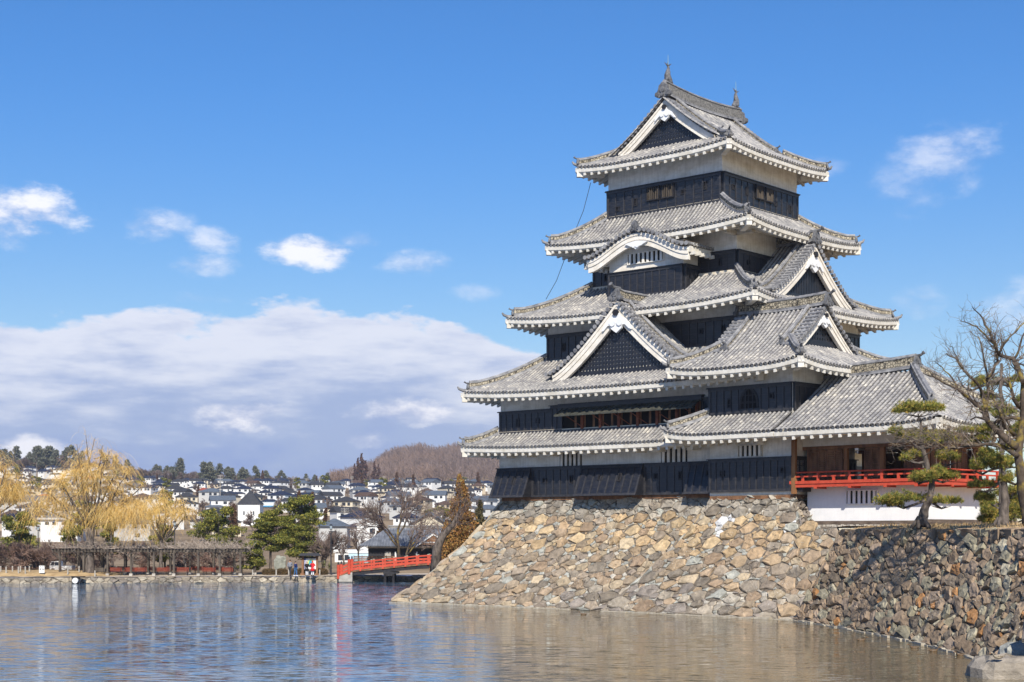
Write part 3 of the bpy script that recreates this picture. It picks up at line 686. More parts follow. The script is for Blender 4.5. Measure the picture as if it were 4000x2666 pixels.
for i, (u0, u1) in enumerate(((-4.9, -3.35), (-3.3, -.6), (-.5, 1.05), (1.1, 2.55), (2.6, 5.05), (5.15, 7.6))):
    sh = MB(); n_ = -v3(K.v); t = K.p(u0, -b2-.38, 14.72); t[2] = 14.72; d = n_*1.0+np.array((0, 0, -.60)); ex = v3(K.u)*(u1-u0)
    sh.box(t, ex, d, (0, 0, .05)); nb_ = int((u1-u0)/.45)
    for j in range(nb_+1): sh.box(t+ex*(j/nb_)*.97, v3(K.u)*.05, d, (0, 0, .10))
    for f in (.0, .5, .95): sh.box(t+d*f, ex, d*.04, (0, 0, .09))
    so = sh.build('propped_shutter', M['shutter'], bay)
    pr = MB(); pr.tube([t+ex*.72+d*.93, K.p(u0+(u1-u0)*.72+.0, -b2-.1, 13.2)+v3(K.u)*.9], .035, 5); pr.build('prop_stick', M['rustwood'], so)
# ground storey: boards and flared stone-dropping skirts
a1, b1 = 11.5, 11.3
def k1(u0, u1, fl, loops=(), z1=10.4, st=.72): panel(keep, K.xy(u0, -b1), K.xy(u1, -b1), -K.v, 8.15, z1, flare=fl, loops=loops, step=st, rows=4, proud=.14 if not fl else .20)
k1(-a1, -8.05, .95, [(2.0, 9.45, 's')]); k1(-8.05, -3.15, 0, [(1.3, 9.4, 'q'), (3.9, 9.45, 's')]); k1(-3.15, 2.6, .95, [(2.1, 9.5, 'q'), (3.9, 9.5, 's')]); k1(2.6, 6.6, 0, [(1.1, 9.5, 'q'), (3.2, 9.5, 's')]); k1(6.6, 9.2, .7, [(1.8, 9.6, 'q')])
panel(keep, K.xy(-a1, b1), K.xy(-a1, -b1), -K.u, 8.15, 10.4, flare=.95); panel(keep, K.xy(a1, -b1), K.xy(a1, b1), K.u, 8.15, 10.4)
for (u0, u1) in ((-5.35, -3.25), (4.05, 6.3)): barred(keep, K.xy(u0, -b1), K.xy(u1, -b1), -K.v, 10.42, 11.5, 5, 'plaster', proud=.02, fr=0, barw=.52, frame_mat='plaster', depth=.10)
bt = MB(); 
for u_ in (-10.3, -8.2, -5.9, -2.4, -.3, 2.2, 4.0, 7.0): bt.box(K.p(u_, -b1-1.1, 11.22), v3(K.u)*.5, v3(K.v)*1.1, (0, 0, .5))
bt.box(K.p(-a1, -b1-.1, 11.5), v3(K.u)*2*a1, v3(K.v)*.1, (0, 0, .25)); bt.build('eave_brackets', M['plaster'], keep)
sl = MB(); sl.box(K.p(-11.2, -b1-.05, 7.9), v3(K.u)*20, v3(K.v)*.3, (0, 0, .28)); sl.build('ground_sill', M['brown'], keep)
bk = MB()
for (a, b, z, au, av) in ((6.64, 5.43, 27.35, 1, 1), (9.26, 8.0, 21.55, 1, 1)):
    for s_ in (-1, 1):
        bk.box(K.p(a*s_-(.25), -b-1.5, z), v3(K.u)*.4, v3(K.v)*1.5, (0, 0, .32)); 
        bk.box(K.p(a, b*s_-(.25), z), v3(K.v)*.4, v3(K.u)*1.5, (0, 0, .32))
    bk.box(K.p(-a-1.2, -b-1.5, z+.2), v3(K.u)*(2*a+2.4), v3(K.v)*.3, (0, 0, .3)); bk.box(K.p(a+1.2, -b-1.2, z+.2), v3(K.v)*(2*b+2.4), v3(K.u)*.3, (0, 0, .3))
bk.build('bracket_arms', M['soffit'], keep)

def irimoya(parent, F, gA, a, b, z0, z1, k, lift, inw, zs, wa, wb, gdist, bgd, over, wfoot, bt, lat, latz, ridge_axis, rh=.9, ogs=1.3, descend=True, shachi=False):
    """hip-and-gable roof. ridge along axis w (F.v if 'v' else F.u). a: eave half across the ridge, b: eave half along it."""
    ax, cr = (F.v, F.u) if ridge_axis == 'v' else (F.u, F.v)
    def X(c, l): q = F.c+cr*c+ax*l; return q
    run = b-gdist
    zf_ = lambda c: z0+(z1-z0)*((1-k)*(1-abs(c)/a)+k*(1-abs(c)/a)**2)
    tg = run/a; gv = bgd+over
    root = None
    for sg in (1, -1):
        O = X(sg*a, -b); sd = Side(O, ax, -sg*cr, 2*b, a, z0, z1, k, lift)
        tb = [0, tg*.999, tg*1.06, tg*1.07, 1]; lo = [0, run, run, b-gv, b-gv]; hi = [2*b-x for x in lo]
        o = side_build(parent, sd, tb, lo, hi, zs, a-wa if ridge_axis == 'v' else a-wa)
        root = root or o
    zg = zf_(a-run); r1 = tg; A_q = (z1-z0)*(1-k)*r1; B_q = (z1-z0)*k*r1*r1; kk = B_q/(A_q+B_q)
    for sg in (-1, 1):
        O = X(-a, sg*b); sd = Side(O, cr, -sg*ax, 2*a, run, z0, z0+A_q+B_q, kk, lift)
        o = side_build(parent, sd, [0, 1], [0, run], [2*a, 2*a-run], zs, b-wb)
        # hips
        for sc in (-1, 1):
            P = []
            for t in np.linspace(.08, 1., 8):
                q = X(sc*(a-run*t), sg*(b-run*t)); P.append(np.array((q[0], q[1], sd.zz(np.array([run*t]), np.array([t]))[0]+.08)))
            d = P[0]-P[1]; ridge_obj(o, P[::-1], .34, .36); ogre(o, P[0]+nrm(v3(d[:2]))*.1, d, .66)
            c0 = v3(X(sc*a, sg*b), sd.zz(np.array([0.]), np.array([0.]))[0]); dd = nrm(v3(X(sc, sg)-X(0, 0))); xs = np.array((-dd[1], dd[0], 0)); cb = MB()
            cb.box(c0-dd*.12-xs*.2+np.array((0, 0, -.82)), xs*.4, -dd*2.2, (0, 0, .34)); cb.box(c0-dd*.05-xs*.2+np.array((0, 0, -.48)), xs*.4, -dd*1.6, (0, 0, .12)); cb.build('corner_beam', M['trim'], o)
            tp = MB(); tp.tube([c0-dd*.9+np.array((0, 0, .10)), c0-dd*.2+np.array((0, 0, .10)), c0+dd*.12+np.array((0, 0, .22)), c0+dd*.24+np.array((0, 0, .40))], [.13, .13, .11, .06], 7); tp.build('corner_tip_tile', M['ridge'], o)
    return zf_
zf6 = irimoya(keep, K, None, 7.17, 7.19, 33.85, 38.72, .35, .34, None, 34.2, 5.31, 5.34, 4.55, 5.07, .35, 4.3, 1.0, 'fine', 35.0, 'v')
def gable_iri(parent, F, nd, xd, cen, zfun, w, bt, D, lat, latz, og, rec=.5, over=.22):
    """gable front of a hip-and-gable roof: boards, lattice, verge tiles following zfun"""
    za, zf = zfun(0)-.12, zfun(w)-.12
    # fit exponent so prof() follows the roof
    mid = zfun(w*.5)-.12; p_ = math.log((mid-zf)/(za-zf))/math.log(.5)
    return gable(parent, F, nd, xd, cen, w, zf, za, D, p=p_, bt=bt, lat=lat, ridge=False, over=over, ext=.15, og=og, recess=rec, latz=latz, tiles=False, name='gable')
# gables of the keep
for sg in (-1, 1): gable_iri(keep, K, sg*K.v, -sg*K.u, K.xy(0, sg*5.07), zf6, 4.45, .95, .8, 'fine', 35.05, 1.2)
Pr = [K.p(0, -5.3+10.6*t, 38.72+.1+.28*(2*t-1)**2) for t in np.linspace(0, 1, 11)]
rr = ridge_obj(keep, Pr, .44, .80, 'main_ridge', cap=.15, dark=True)
ogre(rr, K.p(0, -5.36, 38.75), -K.v, 1.35, False); ogre(rr, K.p(0, 5.36, 38.75), K.v, 1.35, False)
def shachi(parent, p, out):
    """roof fish standing on its head, tail curling up, with a lightning rod"""
    out = nrm(v3(out)); z = np.array((0, 0, 1.)); x = np.array((-out[1], out[0], 0)); p = np.array(p)
    SC = .80; mb = MB(); pts = [(.50, .10), (.22, .22), (-.02, .45), (-.10, .8), (-.02, 1.15), (.05, 1.45), (.0, 1.7)]; rad = [.2, .32, .33, .28, .2, .13, .08]
    out = out*SC; z = z*SC; x = x*SC; rad = [q*SC*1.1 for q in rad]; mb.tube([p-out*a+z*b for a, b in pts], rad, 8)
    for (a, b, c, d, e, f) in ((.0, 1.55, -.62, 2.05, .0, 1.78), (.0, 1.55, .68, 1.95, .05, 1.75), (-.02, 1.5, .10, 2.1, .1, 1.7), (.1, .95, -.42, 1.25, -.2, .8), (-.15, .7, .35, .95, .2, .6)):
        for sx in (-.04, .04):
            mb.add([p+out*a+z*b+x*sx, p+out*c+z*d, p+out*e+z*f+x*sx*2], [(0, 1, 2)])
        mb.add([p+out*a+z*b-x*.05, p+out*c+z*d, p+out*e+z*f+x*.05, p+out*a+z*(b-.15)+x*.05], [(0, 1, 2), (0, 2, 3)])
    mb.box(p-out*.55-x*.22-z*.05, out*.95, x*.44, (0, 0, .2))
    o = mb.build('roof_fish', M['oni'], parent); r_ = MB(); r_.tube([p+z*.3-out*.0, p+z*1.6, p+z*2.75], [.025, .022, .012], 5); r_.build('lightning_rod', M['copper'], o)
shachi(rr, K.p(0, -4.75, 39.92), -K.v); shachi(rr, K.p(0, 4.75, 39.92), K.v)
gable(keep, K, -K.v, K.u, K.xy(.2, -11.45), 6.1, 17.35, 22.35, 4.2, p=1.27, bt=1.25, lat='grid', latz=17.0, over=.2, recess=.55, og=1.25, ext=.7)
gable(keep, K, K.u, K.v, K.xy(9.75, .3), 5.6, 22.95, 27.05, 3.6, p=1.22, bt=1.2, lat='vert', latz=22.7, over=.2, recess=.5, og=1.2, ext=.7)
# karahafu bay on the third tier
wallbox(keep, K, 3.45, 1.3, 23.3, 27.2, 'gableboard', cu=-.15, cv=-6.15, name='bay_wall')
panel(keep, K.xy(-3.6, -7.45), K.xy(3.3, -7.45), -K.v, 23.3, 25.3, step=.72, rows=4, name='bay_cladding'); panel(keep, K.xy(3.3, -7.45), K.xy(3.3, -5.4), K.u, 23.3, 25.3, step=.72, rows=4, name='bay_cladding'); panel(keep, K.xy(-3.6, -5.4), K.xy(-3.6, -7.45), -K.u, 23.3, 25.3, step=.72, rows=4, name='bay_cladding')
g = gable(keep, K, -K.v, K.u, K.xy(-.3, -8.35), 4.65, 26.35, 27.95, 3.2, bt=.92, lat=None, kara=True, latz=25.9, recess=.85, ext=.25, over=.28, ridge=False, name='cusped_gable')
ogre(g, K.p(-.3, -8.6, 28.1), -K.v, .95, False)
barred(keep, K.xy(-1.75, -7.45), K.xy(1.55, -7.45), -K.v, 25.85, 26.6, 8, 'plaster', proud=.06, fr=.05, barw=.5, frame_mat='plaster', depth=.1)
for sx in (-1, 1):
    e_ = MB(); c = -.3+sx*4.65
    e_.box(K.p(c-.18, -8.35, 26.0), v3(K.u)*.36, v3(K.v)*3, (0, 0, .42)); 
    for j in range(5): e_.box(K.p(c-.05+sx*.1, -8.2+j*.62, 25.8), v3(K.u)*sx*.4, v3(K.v)*.26, (0, 0, .24))
    e_.build('side_eave', M['trim'], g)

# ---------------------------------------------------------------- the corner turret in front
T = Frame(18.79, 108.49, 45)
tur = empty('corner_turret', T.p(0, 0, 8.0), 'two-storey black and white turret with a bell-shaped window, joined in front of the tall keep', 'turret')
wallbox(tur, T, 3.45, 3.72, 7.95, 12.45); wallbox(tur, T, 3.45, 3.72, 12.6, 17.2)
bs = MB(); bs.box(T.p(-3.45, -3.72, 7.7), v3(T.u)*6.9, v3(T.v)*7.4, (0, 0, .3)); bs.build('ground_sill', M['brown'], tur)
def tpan(z0, z1, la=(), lb=(), **k):
    a, b = 3.42, 3.70
    for (p, q, n, lp) in ((T.xy(-a, -b), T.xy(a, -b), -T.v, la), (T.xy(a, -b), T.xy(a, b), T.u, lb), (T.xy(-a, b), T.xy(-a, -b), -T.u, ())): panel(tur, p, q, n, z0, z1, loops=lp, **k)
tpan(8.2, 10.45, [(1.15, 9.5, 'q'), (6.15, 9.6, 'q')], step=.57, rows=5)
tpan(13.55, 15.38, [(1.75, 14.3, 's'), (5.25, 14.6, 'q')], step=.62, rows=3)
barred(tur, T.xy(-.95, -3.72), T.xy(1.0, -3.72), -T.v, 10.62, 11.35, 5, 'plaster', proud=.02, fr=.03, barw=.5, frame_mat='plaster', depth=.1)
# bell window
bw = MB(); c0 = -.02; n_ = -v3(T.v)
prof_ = [(-.66, 0), (-.62, .5), (-.52, .86), (-.30, 1.08), (0, 1.34), (.30, 1.08), (.52, .86), (.62, .5), (.66, 0)]
def bell(sc, o, z0=13.86): return [T.p(c0+a*sc, -3.84-o, z0+b*(1+(sc-1)*.7)) for a, b in prof_]
V = bell(1.22, .06)+bell(1.0, .06)+bell(1.22, -.02); k = len(prof_)
bw.add(V, [(i, i+1, k+i+1, k+i) for i in range(k-1)]+[(2*k+i, 2*k+i+1, i+1, i) for i in range(k-1)], None, 0); bw.add(bell(1.0, .035), [tuple(range(k))], None, 1)
bo = bw.build('bell_window', [M['black_dull'], M['dark']], tur)
bb = MB()
for x in (-.35, 0, .35): bb.box(T.p(c0+x-.035, -3.84-.09, 13.88), v3(T.u)*.07, v3(T.v)*.04, (0, 0, 1.30-abs(x)*.8))
for z in (14.2, 14.28, 14.72): bb.box(T.p(c0-.6, -3.84-.085, z), v3(T.u)*1.2, v3(T.v)*.03, (0, 0, .05))
bb.build('window_bars', M['black_dull'], bo)
zft = irimoya(tur, T, None, 5.9, 5.63, 16.5, 20.85, .33, .42, None, 17.0, 3.72, 3.45, 2.95, 3.4, .35, 3.5, .95, 'grid', 18.0, 'u')
for sg in (-1, 1): gable_iri(tur, T, sg*T.u, sg*T.v, T.xy(sg*3.4, 0), zft, 3.55, .85, .8, 'grid', 18.0, 1.0, .45)
Pr = [T.p(-3.6+7.2*t, 0, 20.9+.12*(2*t-1)**2) for t in np.linspace(0, 1, 7)]
r2 = ridge_obj(tur, Pr, .42, .62, 'main_ridge', cap=.14); ogre(r2, T.p(3.72, 0, 20.8), T.u, 1.05); ogre(r2, T.p(-3.72, 0, 20.8), -T.u, 1.05)
# lower turret roof
sd = Side(T.xy(-5.73, -6.0), T.u, T.v, 9.2, 2.25, 12.12, 13.5, .1, .35, lend=(1, 0)); side_build(tur, sd, [0, 1], [0, 2.25], [9.2, 9.2], 12.3, 2.28, inset_ends=(True, False))
sd2 = Side(T.xy(-5.73, 2.0), -T.v, T.u, 8.0, 2.25, 12.12, 13.5, .1, .35, lend=(0, 1)); o = side_build(tur, sd2, [0, 1], [0, 0], [8.0, 5.75], 12.3, 2.28, inset_ends=(False, True))
P = [T.p(-5.73+2.25*t, -6.0+2.25*t, 12.12+1.38*(.9*t+.1*t*t)+.35*(1-t)**1.4+.08) for t in np.linspace(.1, 1, 6)]
ridge_obj(o, P[::-1], .34, .36); ogre(o, P[0], P[0]-P[1], .62)
c0_ = T.p(-5.73, -6.0, 12.47); dd = nrm(v3(-T.u-T.v)); xs = np.array((-dd[1], dd[0], 0)); cb = MB(); cb.box(c0_-dd*.12-xs*.2+np.array((0, 0, -.82)), xs*.4, -dd*2.2, (0, 0, .34)); cb.box(c0_-dd*.05-xs*.2+np.array((0, 0, -.48)), xs*.4, -dd*1.6, (0, 0, .12)); cb.build('corner_beam', M['trim'], o)
tp = MB(); tp.tube([c0_-dd*.9+np.array((0, 0, .1)), c0_-dd*.2+np.array((0, 0, .1)), c0_+dd*.12+np.array((0, 0, .22)), c0_+dd*.24+np.array((0, 0, .4))], [.13, .13, .11, .06], 7); tp.build('corner_tip_tile', M['ridge'], o)

# ---------------------------------------------------------------- moon-viewing pavilion
pav = empty('viewing_pavilion', T.p(8, 0, 5.85), 'low white-walled pavilion with brown louvred doors and a vermilion balcony under a hipped grey roof', 'pavilion')
U1, V0, V1 = 12.83, -2.7, 4.1
wb_ = MB(); wb_.box(T.p(3.9, V0, 6.2), v3(T.u)*(U1-3.9), v3(T.v)*(V1-V0), (0, 0, 2.3)); wb_.build('lower_wall', M['plaster_new'], pav)
bm = MB(); bm.box(T.p(4.0, V0-.16, 5.87), v3(T.u)*(U1+.5-4.0), v3(T.v)*.34, (0, 0, .34)); bm.build('sill_beam', M['beam'], pav); bm = MB(); bm.box(T.p(U1-.18, V0-.1, 5.9), v3(T.u)*.34, v3(T.v)*(V1-V0+1.2), (0, 0, .38)); bm.build('sill_beam', M['beam'], pav)
bm = MB(); bm.box(T.p(U1-.3, V1+.0, 6.28), v3(T.u)*1.0, v3(T.v)*.7, (0, 0, .72)); bm.build('beam_end_block', M['beam'], pav)
st_ = MB(); random.seed(3)
for i in range(46):
    a = 4.2+i*.2; st_.cbox(T.p(a, V0-.22-random.random()*.25, 5.8), .22, .2, .13+random.random()*.05, 0, random.random()*3)
for i in range(34): st_.cbox(T.p(U1+.35+random.random()*.25, V0+i*.2, 5.8), .22, .2, .13+random.random()*.05, 0, random.random()*3)
st_.build('footing_stones', M['concrete'], pav)
barred(pav, T.xy(7.0, V0), T.xy(9.25, V0), -T.v, 7.33, 8.15, 6, 'plaster_new', proud=.02, fr=.04, barw=.52, frame_mat='plaster_new', depth=.12)
pz = MB(); pz.box(T.p(3.46, -3.7, 8.7), v3(T.u)*.10, v3(T.v)*1.05, (0, 0, 3.9)); pz.build('side_plaster', M['plaster'], pav)
pp = MB(); pp.box(T.p(3.46, -3.92, 8.0), v3(T.u)*.30, v3(T.v)*.24, (0, 0, 4.2)); pp.build('corner_post', M['orangewood'], pav)
fl = MB(); fl.box(T.p(3.56, V0, 8.5), v3(T.u)*(U1-3.56), v3(T.v)*(V1-V0), (0, 0, .3)); fl.build('floor', M['brown'], pav)
ce = MB(); ce.box(T.p(3.56, V0+.1, 11.35), v3(T.u)*(U1-3.66), v3(T.v)*(V1-V0-.2), (0, 0, .2)); ce.build('ceiling', M['brown'], pav)
fz = MB(); 
for (p, ex, ey) in ((T.p(3.56, V0-.02, 11.1), v3(T.u)*(U1-3.54), v3(T.v)*.12), (T.p(U1-.1, V0+.1, 11.1), v3(T.u)*.12, v3(T.v)*(V1-V0-.1)), (T.p(3.56, V1-.1, 11.1), v3(T.u)*(U1-3.66), v3(T.v)*.12)): fz.box(p, ex, ey, (0, 0, 1.6))
fz.build('frieze_plaster', M['plaster'], pav)
ln = MB()
for (p, ex, ey) in ((T.p(3.56, V0-.08, 10.92), v3(T.u)*(U1-3.40), v3(T.v)*.2), (T.p(U1-.12, V0+.12, 10.92), v3(T.u)*.2, v3(T.v)*(V1-V0-.1)), (T.p(3.56, V1-.12, 10.92), v3(T.u)*(U1-3.68), v3(T.v)*.2)): ln.box(p, ex, ey, (0, 0, .22))
ln.build('lintel', M['brown'], pav)
def post_(a, b, mat='orangewood'):
    m_ = MB(); m_.box(T.p(a-.13, b-.13, 8.8), v3(T.u)*.26, v3(T.v)*.26, (0, 0, 2.12)); m_.build('post', M[mat], pav)
for a in (4.05, 6.88, 9.6): post_(a, V0+.06, 'brown' if a < 5 else 'orangewood'); post_(a, V1-.1, 'brown')
post_(U1-.1, V0+.1); post_(U1-.1, V1-.1, 'brown'); post_(U1-.06, .6, 'brown')
def louvre(p, ex, w_, nn, z0=8.82, z1=10.90):
    ex = v3(ex); nn = v3(nn); m_ = MB(); p = v3(p, z0); f = .07
    for (o_, e_, h_) in ((0, f, z1-z0), (w_-f, f, z1-z0), (w_/2-f/2, f, z1-z0)): m_.box(p+ex*o_, ex*e_, nn*.07, (0, 0, h_))
    m_.box(p, ex*w_, nn*.07, (0, 0, .1)); m_.box(p+np.array((0, 0, z1-z0-.1)), ex*w_, nn*.07, (0, 0, .1)); m_.box(p-nn*.03, ex*w_, nn*.03, (0, 0, z1-z0))
    n_ = 15
    for i in range(n_): m_.box(p+np.array((0, 0, .1+(z1-z0-.2)*i/n_)), ex*w_, nn*.055+np.array((0, 0, -.05)), (0, 0, .035))
    m_.build('louvred_door', M['brown'], pav)
for a, w_ in ((4.2, 1.22), (5.45, 1.22), (8.3, 1.15), (11.2, 1.25)): louvre(T.xy(a, V0), T.u, w_, -T.v)
for b, w_ in ((V0+.3, 1.35), (-.95, .9), (1.1-.2, 1.2), (3.0, .95)): louvre(T.xy(U1, b), T.v, w_, T.u)
for a, w_ in ((4.2, 1.22), (5.45, 1.22), (6.9, 1.5), (10.6, 1.1), (11.75, 1.0)): louvre(T.xy(a, V1), T.u, w_, T.v)
# inner half wall seen through the openings
# balcony
bl = MB(); ou, ov = 13.93, -3.8; red = 'verm'
bl.box(T.p(3.3, ov, 8.62), v3(T.u)*(ou-3.3), v3(T.v)*1.1, (0, 0, .16)); bl.box(T.p(U1, V0, 8.62), v3(T.u)*1.1, v3(T.v)*(7.6), (0, 0, .16))
balc = bl.build('balcony_deck', M[red], pav)
fb = MB()
for (z, h_, o_) in ((8.42, .2, .0), (8.64, .2, .05)):
    fb.box(T.p(3.3, ov-.06-o_, z), v3(T.u)*(ou-3.3+.06+o_), v3(T.v)*.1, (0, 0, h_)); fb.box(T.p(ou-.04+o_, ov-.06-o_, z), v3(T.u)*.1, v3(T.v)*(8.7), (0, 0, h_))
for a in (5.2, 7.8, 10.4, 12.6): fb.box(T.p(a, ov-.1, 8.32), v3(T.u)*.2, v3(T.v)*1.2, (0, 0, .12))
for b in (-1.8, .2, 2.2, 4.0): fb.box(T.p(U1, b, 8.32), v3(T.u)*1.2, v3(T.v)*.2, (0, 0, .12))
fb.build('deck_edge_beam', M[red], balc)
rl = MB()
def rail_(p0, p1):
    p0, p1 = np.array(p0), np.array(p1); d = p1-p0; L = np.linalg.norm(d); e = d/L; nn = np.array((-e[1], e[0], 0))
    rl.box(p0-nn*.05+(0, 0, .28), d, nn*.1, (0, 0, .1)); rl.tube([p0-e*.15+(0, 0, .6), p0+d+e*.25+(0, 0, .6)], .055, 7)
rail_(T.p(3.4, ov+.02, 8.8), T.p(ou, ov+.02, 8.8)); rail_(T.p(ou, ov+.02, 8.8), T.p(ou, ov+8.5, 8.8)); rl.build('balcony_rail', M[red], balc)
for i in range(9):
    m_ = MB(); m_.box(T.p(4.2+i*1.19, ov-.04, 8.78), v3(T.u)*.16, v3(T.v)*.12, (0, 0, .62 if i % 2 else .32)); m_.build('rail_post', M[red], balc)
for i in range(7):
    m_ = MB(); m_.box(T.p(ou-.04, ov+.0+i*1.3, 8.78), v3(T.v)*.16, v3(T.u)*.12, (0, 0, .62 if i % 2 == 0 else .32)); m_.build('rail_post', M[red], balc)
cb = MB(); cb.box(T.p(3.3, ov+.1, 8.15), v3(T.u)*.9, v3(T.v)*1.0, (0, 0, .26)); cb.build('under_deck_block', M['black_dull'], balc)
# pavilion roof
EU, EV0, EV1 = 15.57, -6.0, 6.2
sA = Side(T.xy(3.55, EV0), T.u, T.v, EU-3.55, 6.1, 12.12, 15.95, .14, .32, lend=(0, 1))
oA = side_build(pav, sA, [0, 1], [0, 0], [EU-3.55, EU-3.55-5.4], 12.6, V0-EV0, inset_ends=(False, True))
sB = Side(T.xy(EU, EV0), T.v, -T.u, EV1-EV0, 5.4, 12.12, 15.95, .14, .32)
oB = side_build(pav, sB, [0, 1], [0, 6.1], [12.2, 6.1], 12.6, EU-U1)
sC = Side(T.xy(EU, EV1), -T.u, -T.v, EU-3.55, 6.1, 12.12, 15.95, .14, .32, lend=(1, 0))
side_build(pav, sC, [0, 1], [0, 5.4], [EU-3.55, EU-3.55], 12.6, EV1-V1, inset_ends=(True, False))
for sg in (-1, 1):
    P = []
    for t in np.linspace(.3 if sg < 0 else .05, 1, 9):
        q = T.xy(EU-5.4*t, (EV0+6.1*t) if sg < 0 else EV1-6.1*t); P.append(np.array((q[0], q[1], 12.12+3.83*(.86*t+.14*t*t)+.32*(1-t)**1.4+.08)))
    ridge_obj(oB, P[::-1], .36, .42); ogre(oB, P[0], P[0]-P[1], .55)
c0_ = T.p(EU, EV0, 12.44); dd = nrm(v3(T.u-T.v)); xs = np.array((-dd[1], dd[0], 0)); cb = MB(); cb.box(c0_-dd*.12-xs*.2+np.array((0, 0, -.82)), xs*.4, -dd*2.6, (0, 0, .34)); cb.build('corner_beam', M['trim'], oB)
Pr = [T.p(3.2+(EU-5.2-3.2)*t, .1, 15.95+.28*t*t) for t in np.linspace(0, 1, 8)]; r3 = ridge_obj(pav, Pr, .42, .62, 'main_ridge', cap=.14); ogre(r3, T.p(EU-5.1, .1, 16.1), T.u, 1.0)
# ---------------------------------------------------------------- rubble stone walls (power-diagram stones, each a real lump)
def power_cells(W, H, radii, ax=1.3, sh=0.0, seed=1, tries=60000):
    """irregular stones filling W x H. radii: list of (radius, share). returns polygons (arrays) in wall coords"""
    rs = np.random.RandomState(seed); to = lambda x, y: ((x-sh*y)/ax, y)
    pts = []; cell = max(r for r, _ in radii)*2; grid = {}
    for (r, tr) in radii:
        for _ in range(tr):
            x, y = rs.rand()*W, rs.rand()*H; tx, ty = to(x, y); gx, gy = int(tx//cell), int(ty//cell); ok = True
            for i in range(gx-1, gx+2):
                for j in range(gy-1, gy+2):
                    for (a, b, c, _, _) in grid.get((i, j), ()):
                        if (a-tx)**2+(b-ty)**2 < (.86*(r+c))**2: ok = False; break
                    if not ok: break
                if not ok: break
            if ok:
                grid.setdefault((gx, gy), []).append((tx, ty, r, x, y)); pts.append((tx, ty, r, x, y, (gx, gy)))
    polys = []
    for (tx, ty, r, x, y, (gx, gy)) in pts:
        B = 2.6*cell/2; poly = [(tx-B, ty-B), (tx+B, ty-B), (tx+B, ty+B), (tx-B, ty+B)]
        nb = []
        for i in range(gx-2, gx+3):
            for j in range(gy-2, gy+3): nb += grid.get((i, j), ())
        nb.sort(key=lambda q: (q[0]-tx)**2+(q[1]-ty)**2-q[2]**2)
        for (a, b, c, _, _) in nb[:34]:
            dx, dy = a-tx, b-ty; d2 = dx*dx+dy*dy
            if d2 < 1e-9: continue
            # keep side: |p-s|^2 - r^2 <= |p-n|^2 - c^2
            k = (a*a+b*b-c*c-(tx*tx+ty*ty-r*r))/2; new = []
            for q in range(len(poly)):
                p, p2 = poly[q], poly[(q+1) % len(poly)]; f1 = dx*p[0]+dy*p[1]-k; f2 = dx*p2[0]+dy*p2[1]-k
                if f1 <= 0: new.append(p)
                if (f1 < 0) != (f2 < 0) and f1 != f2:
                    t = f1/(f1-f2); new.append((p[0]+(p2[0]-p[0])*t, p[1]+(p2[1]-p[1])*t))
            poly = new
            if len(poly) < 3: break
        if len(poly) < 3: continue
        P = np.array([(p[0]*ax+sh*p[1], p[1]) for p in poly]); P[:, 0] = np.clip(P[:, 0], 0, W); P[:, 1] = np.clip(P[:, 1], 0, H)
        polys.append((P, r))
    return polys
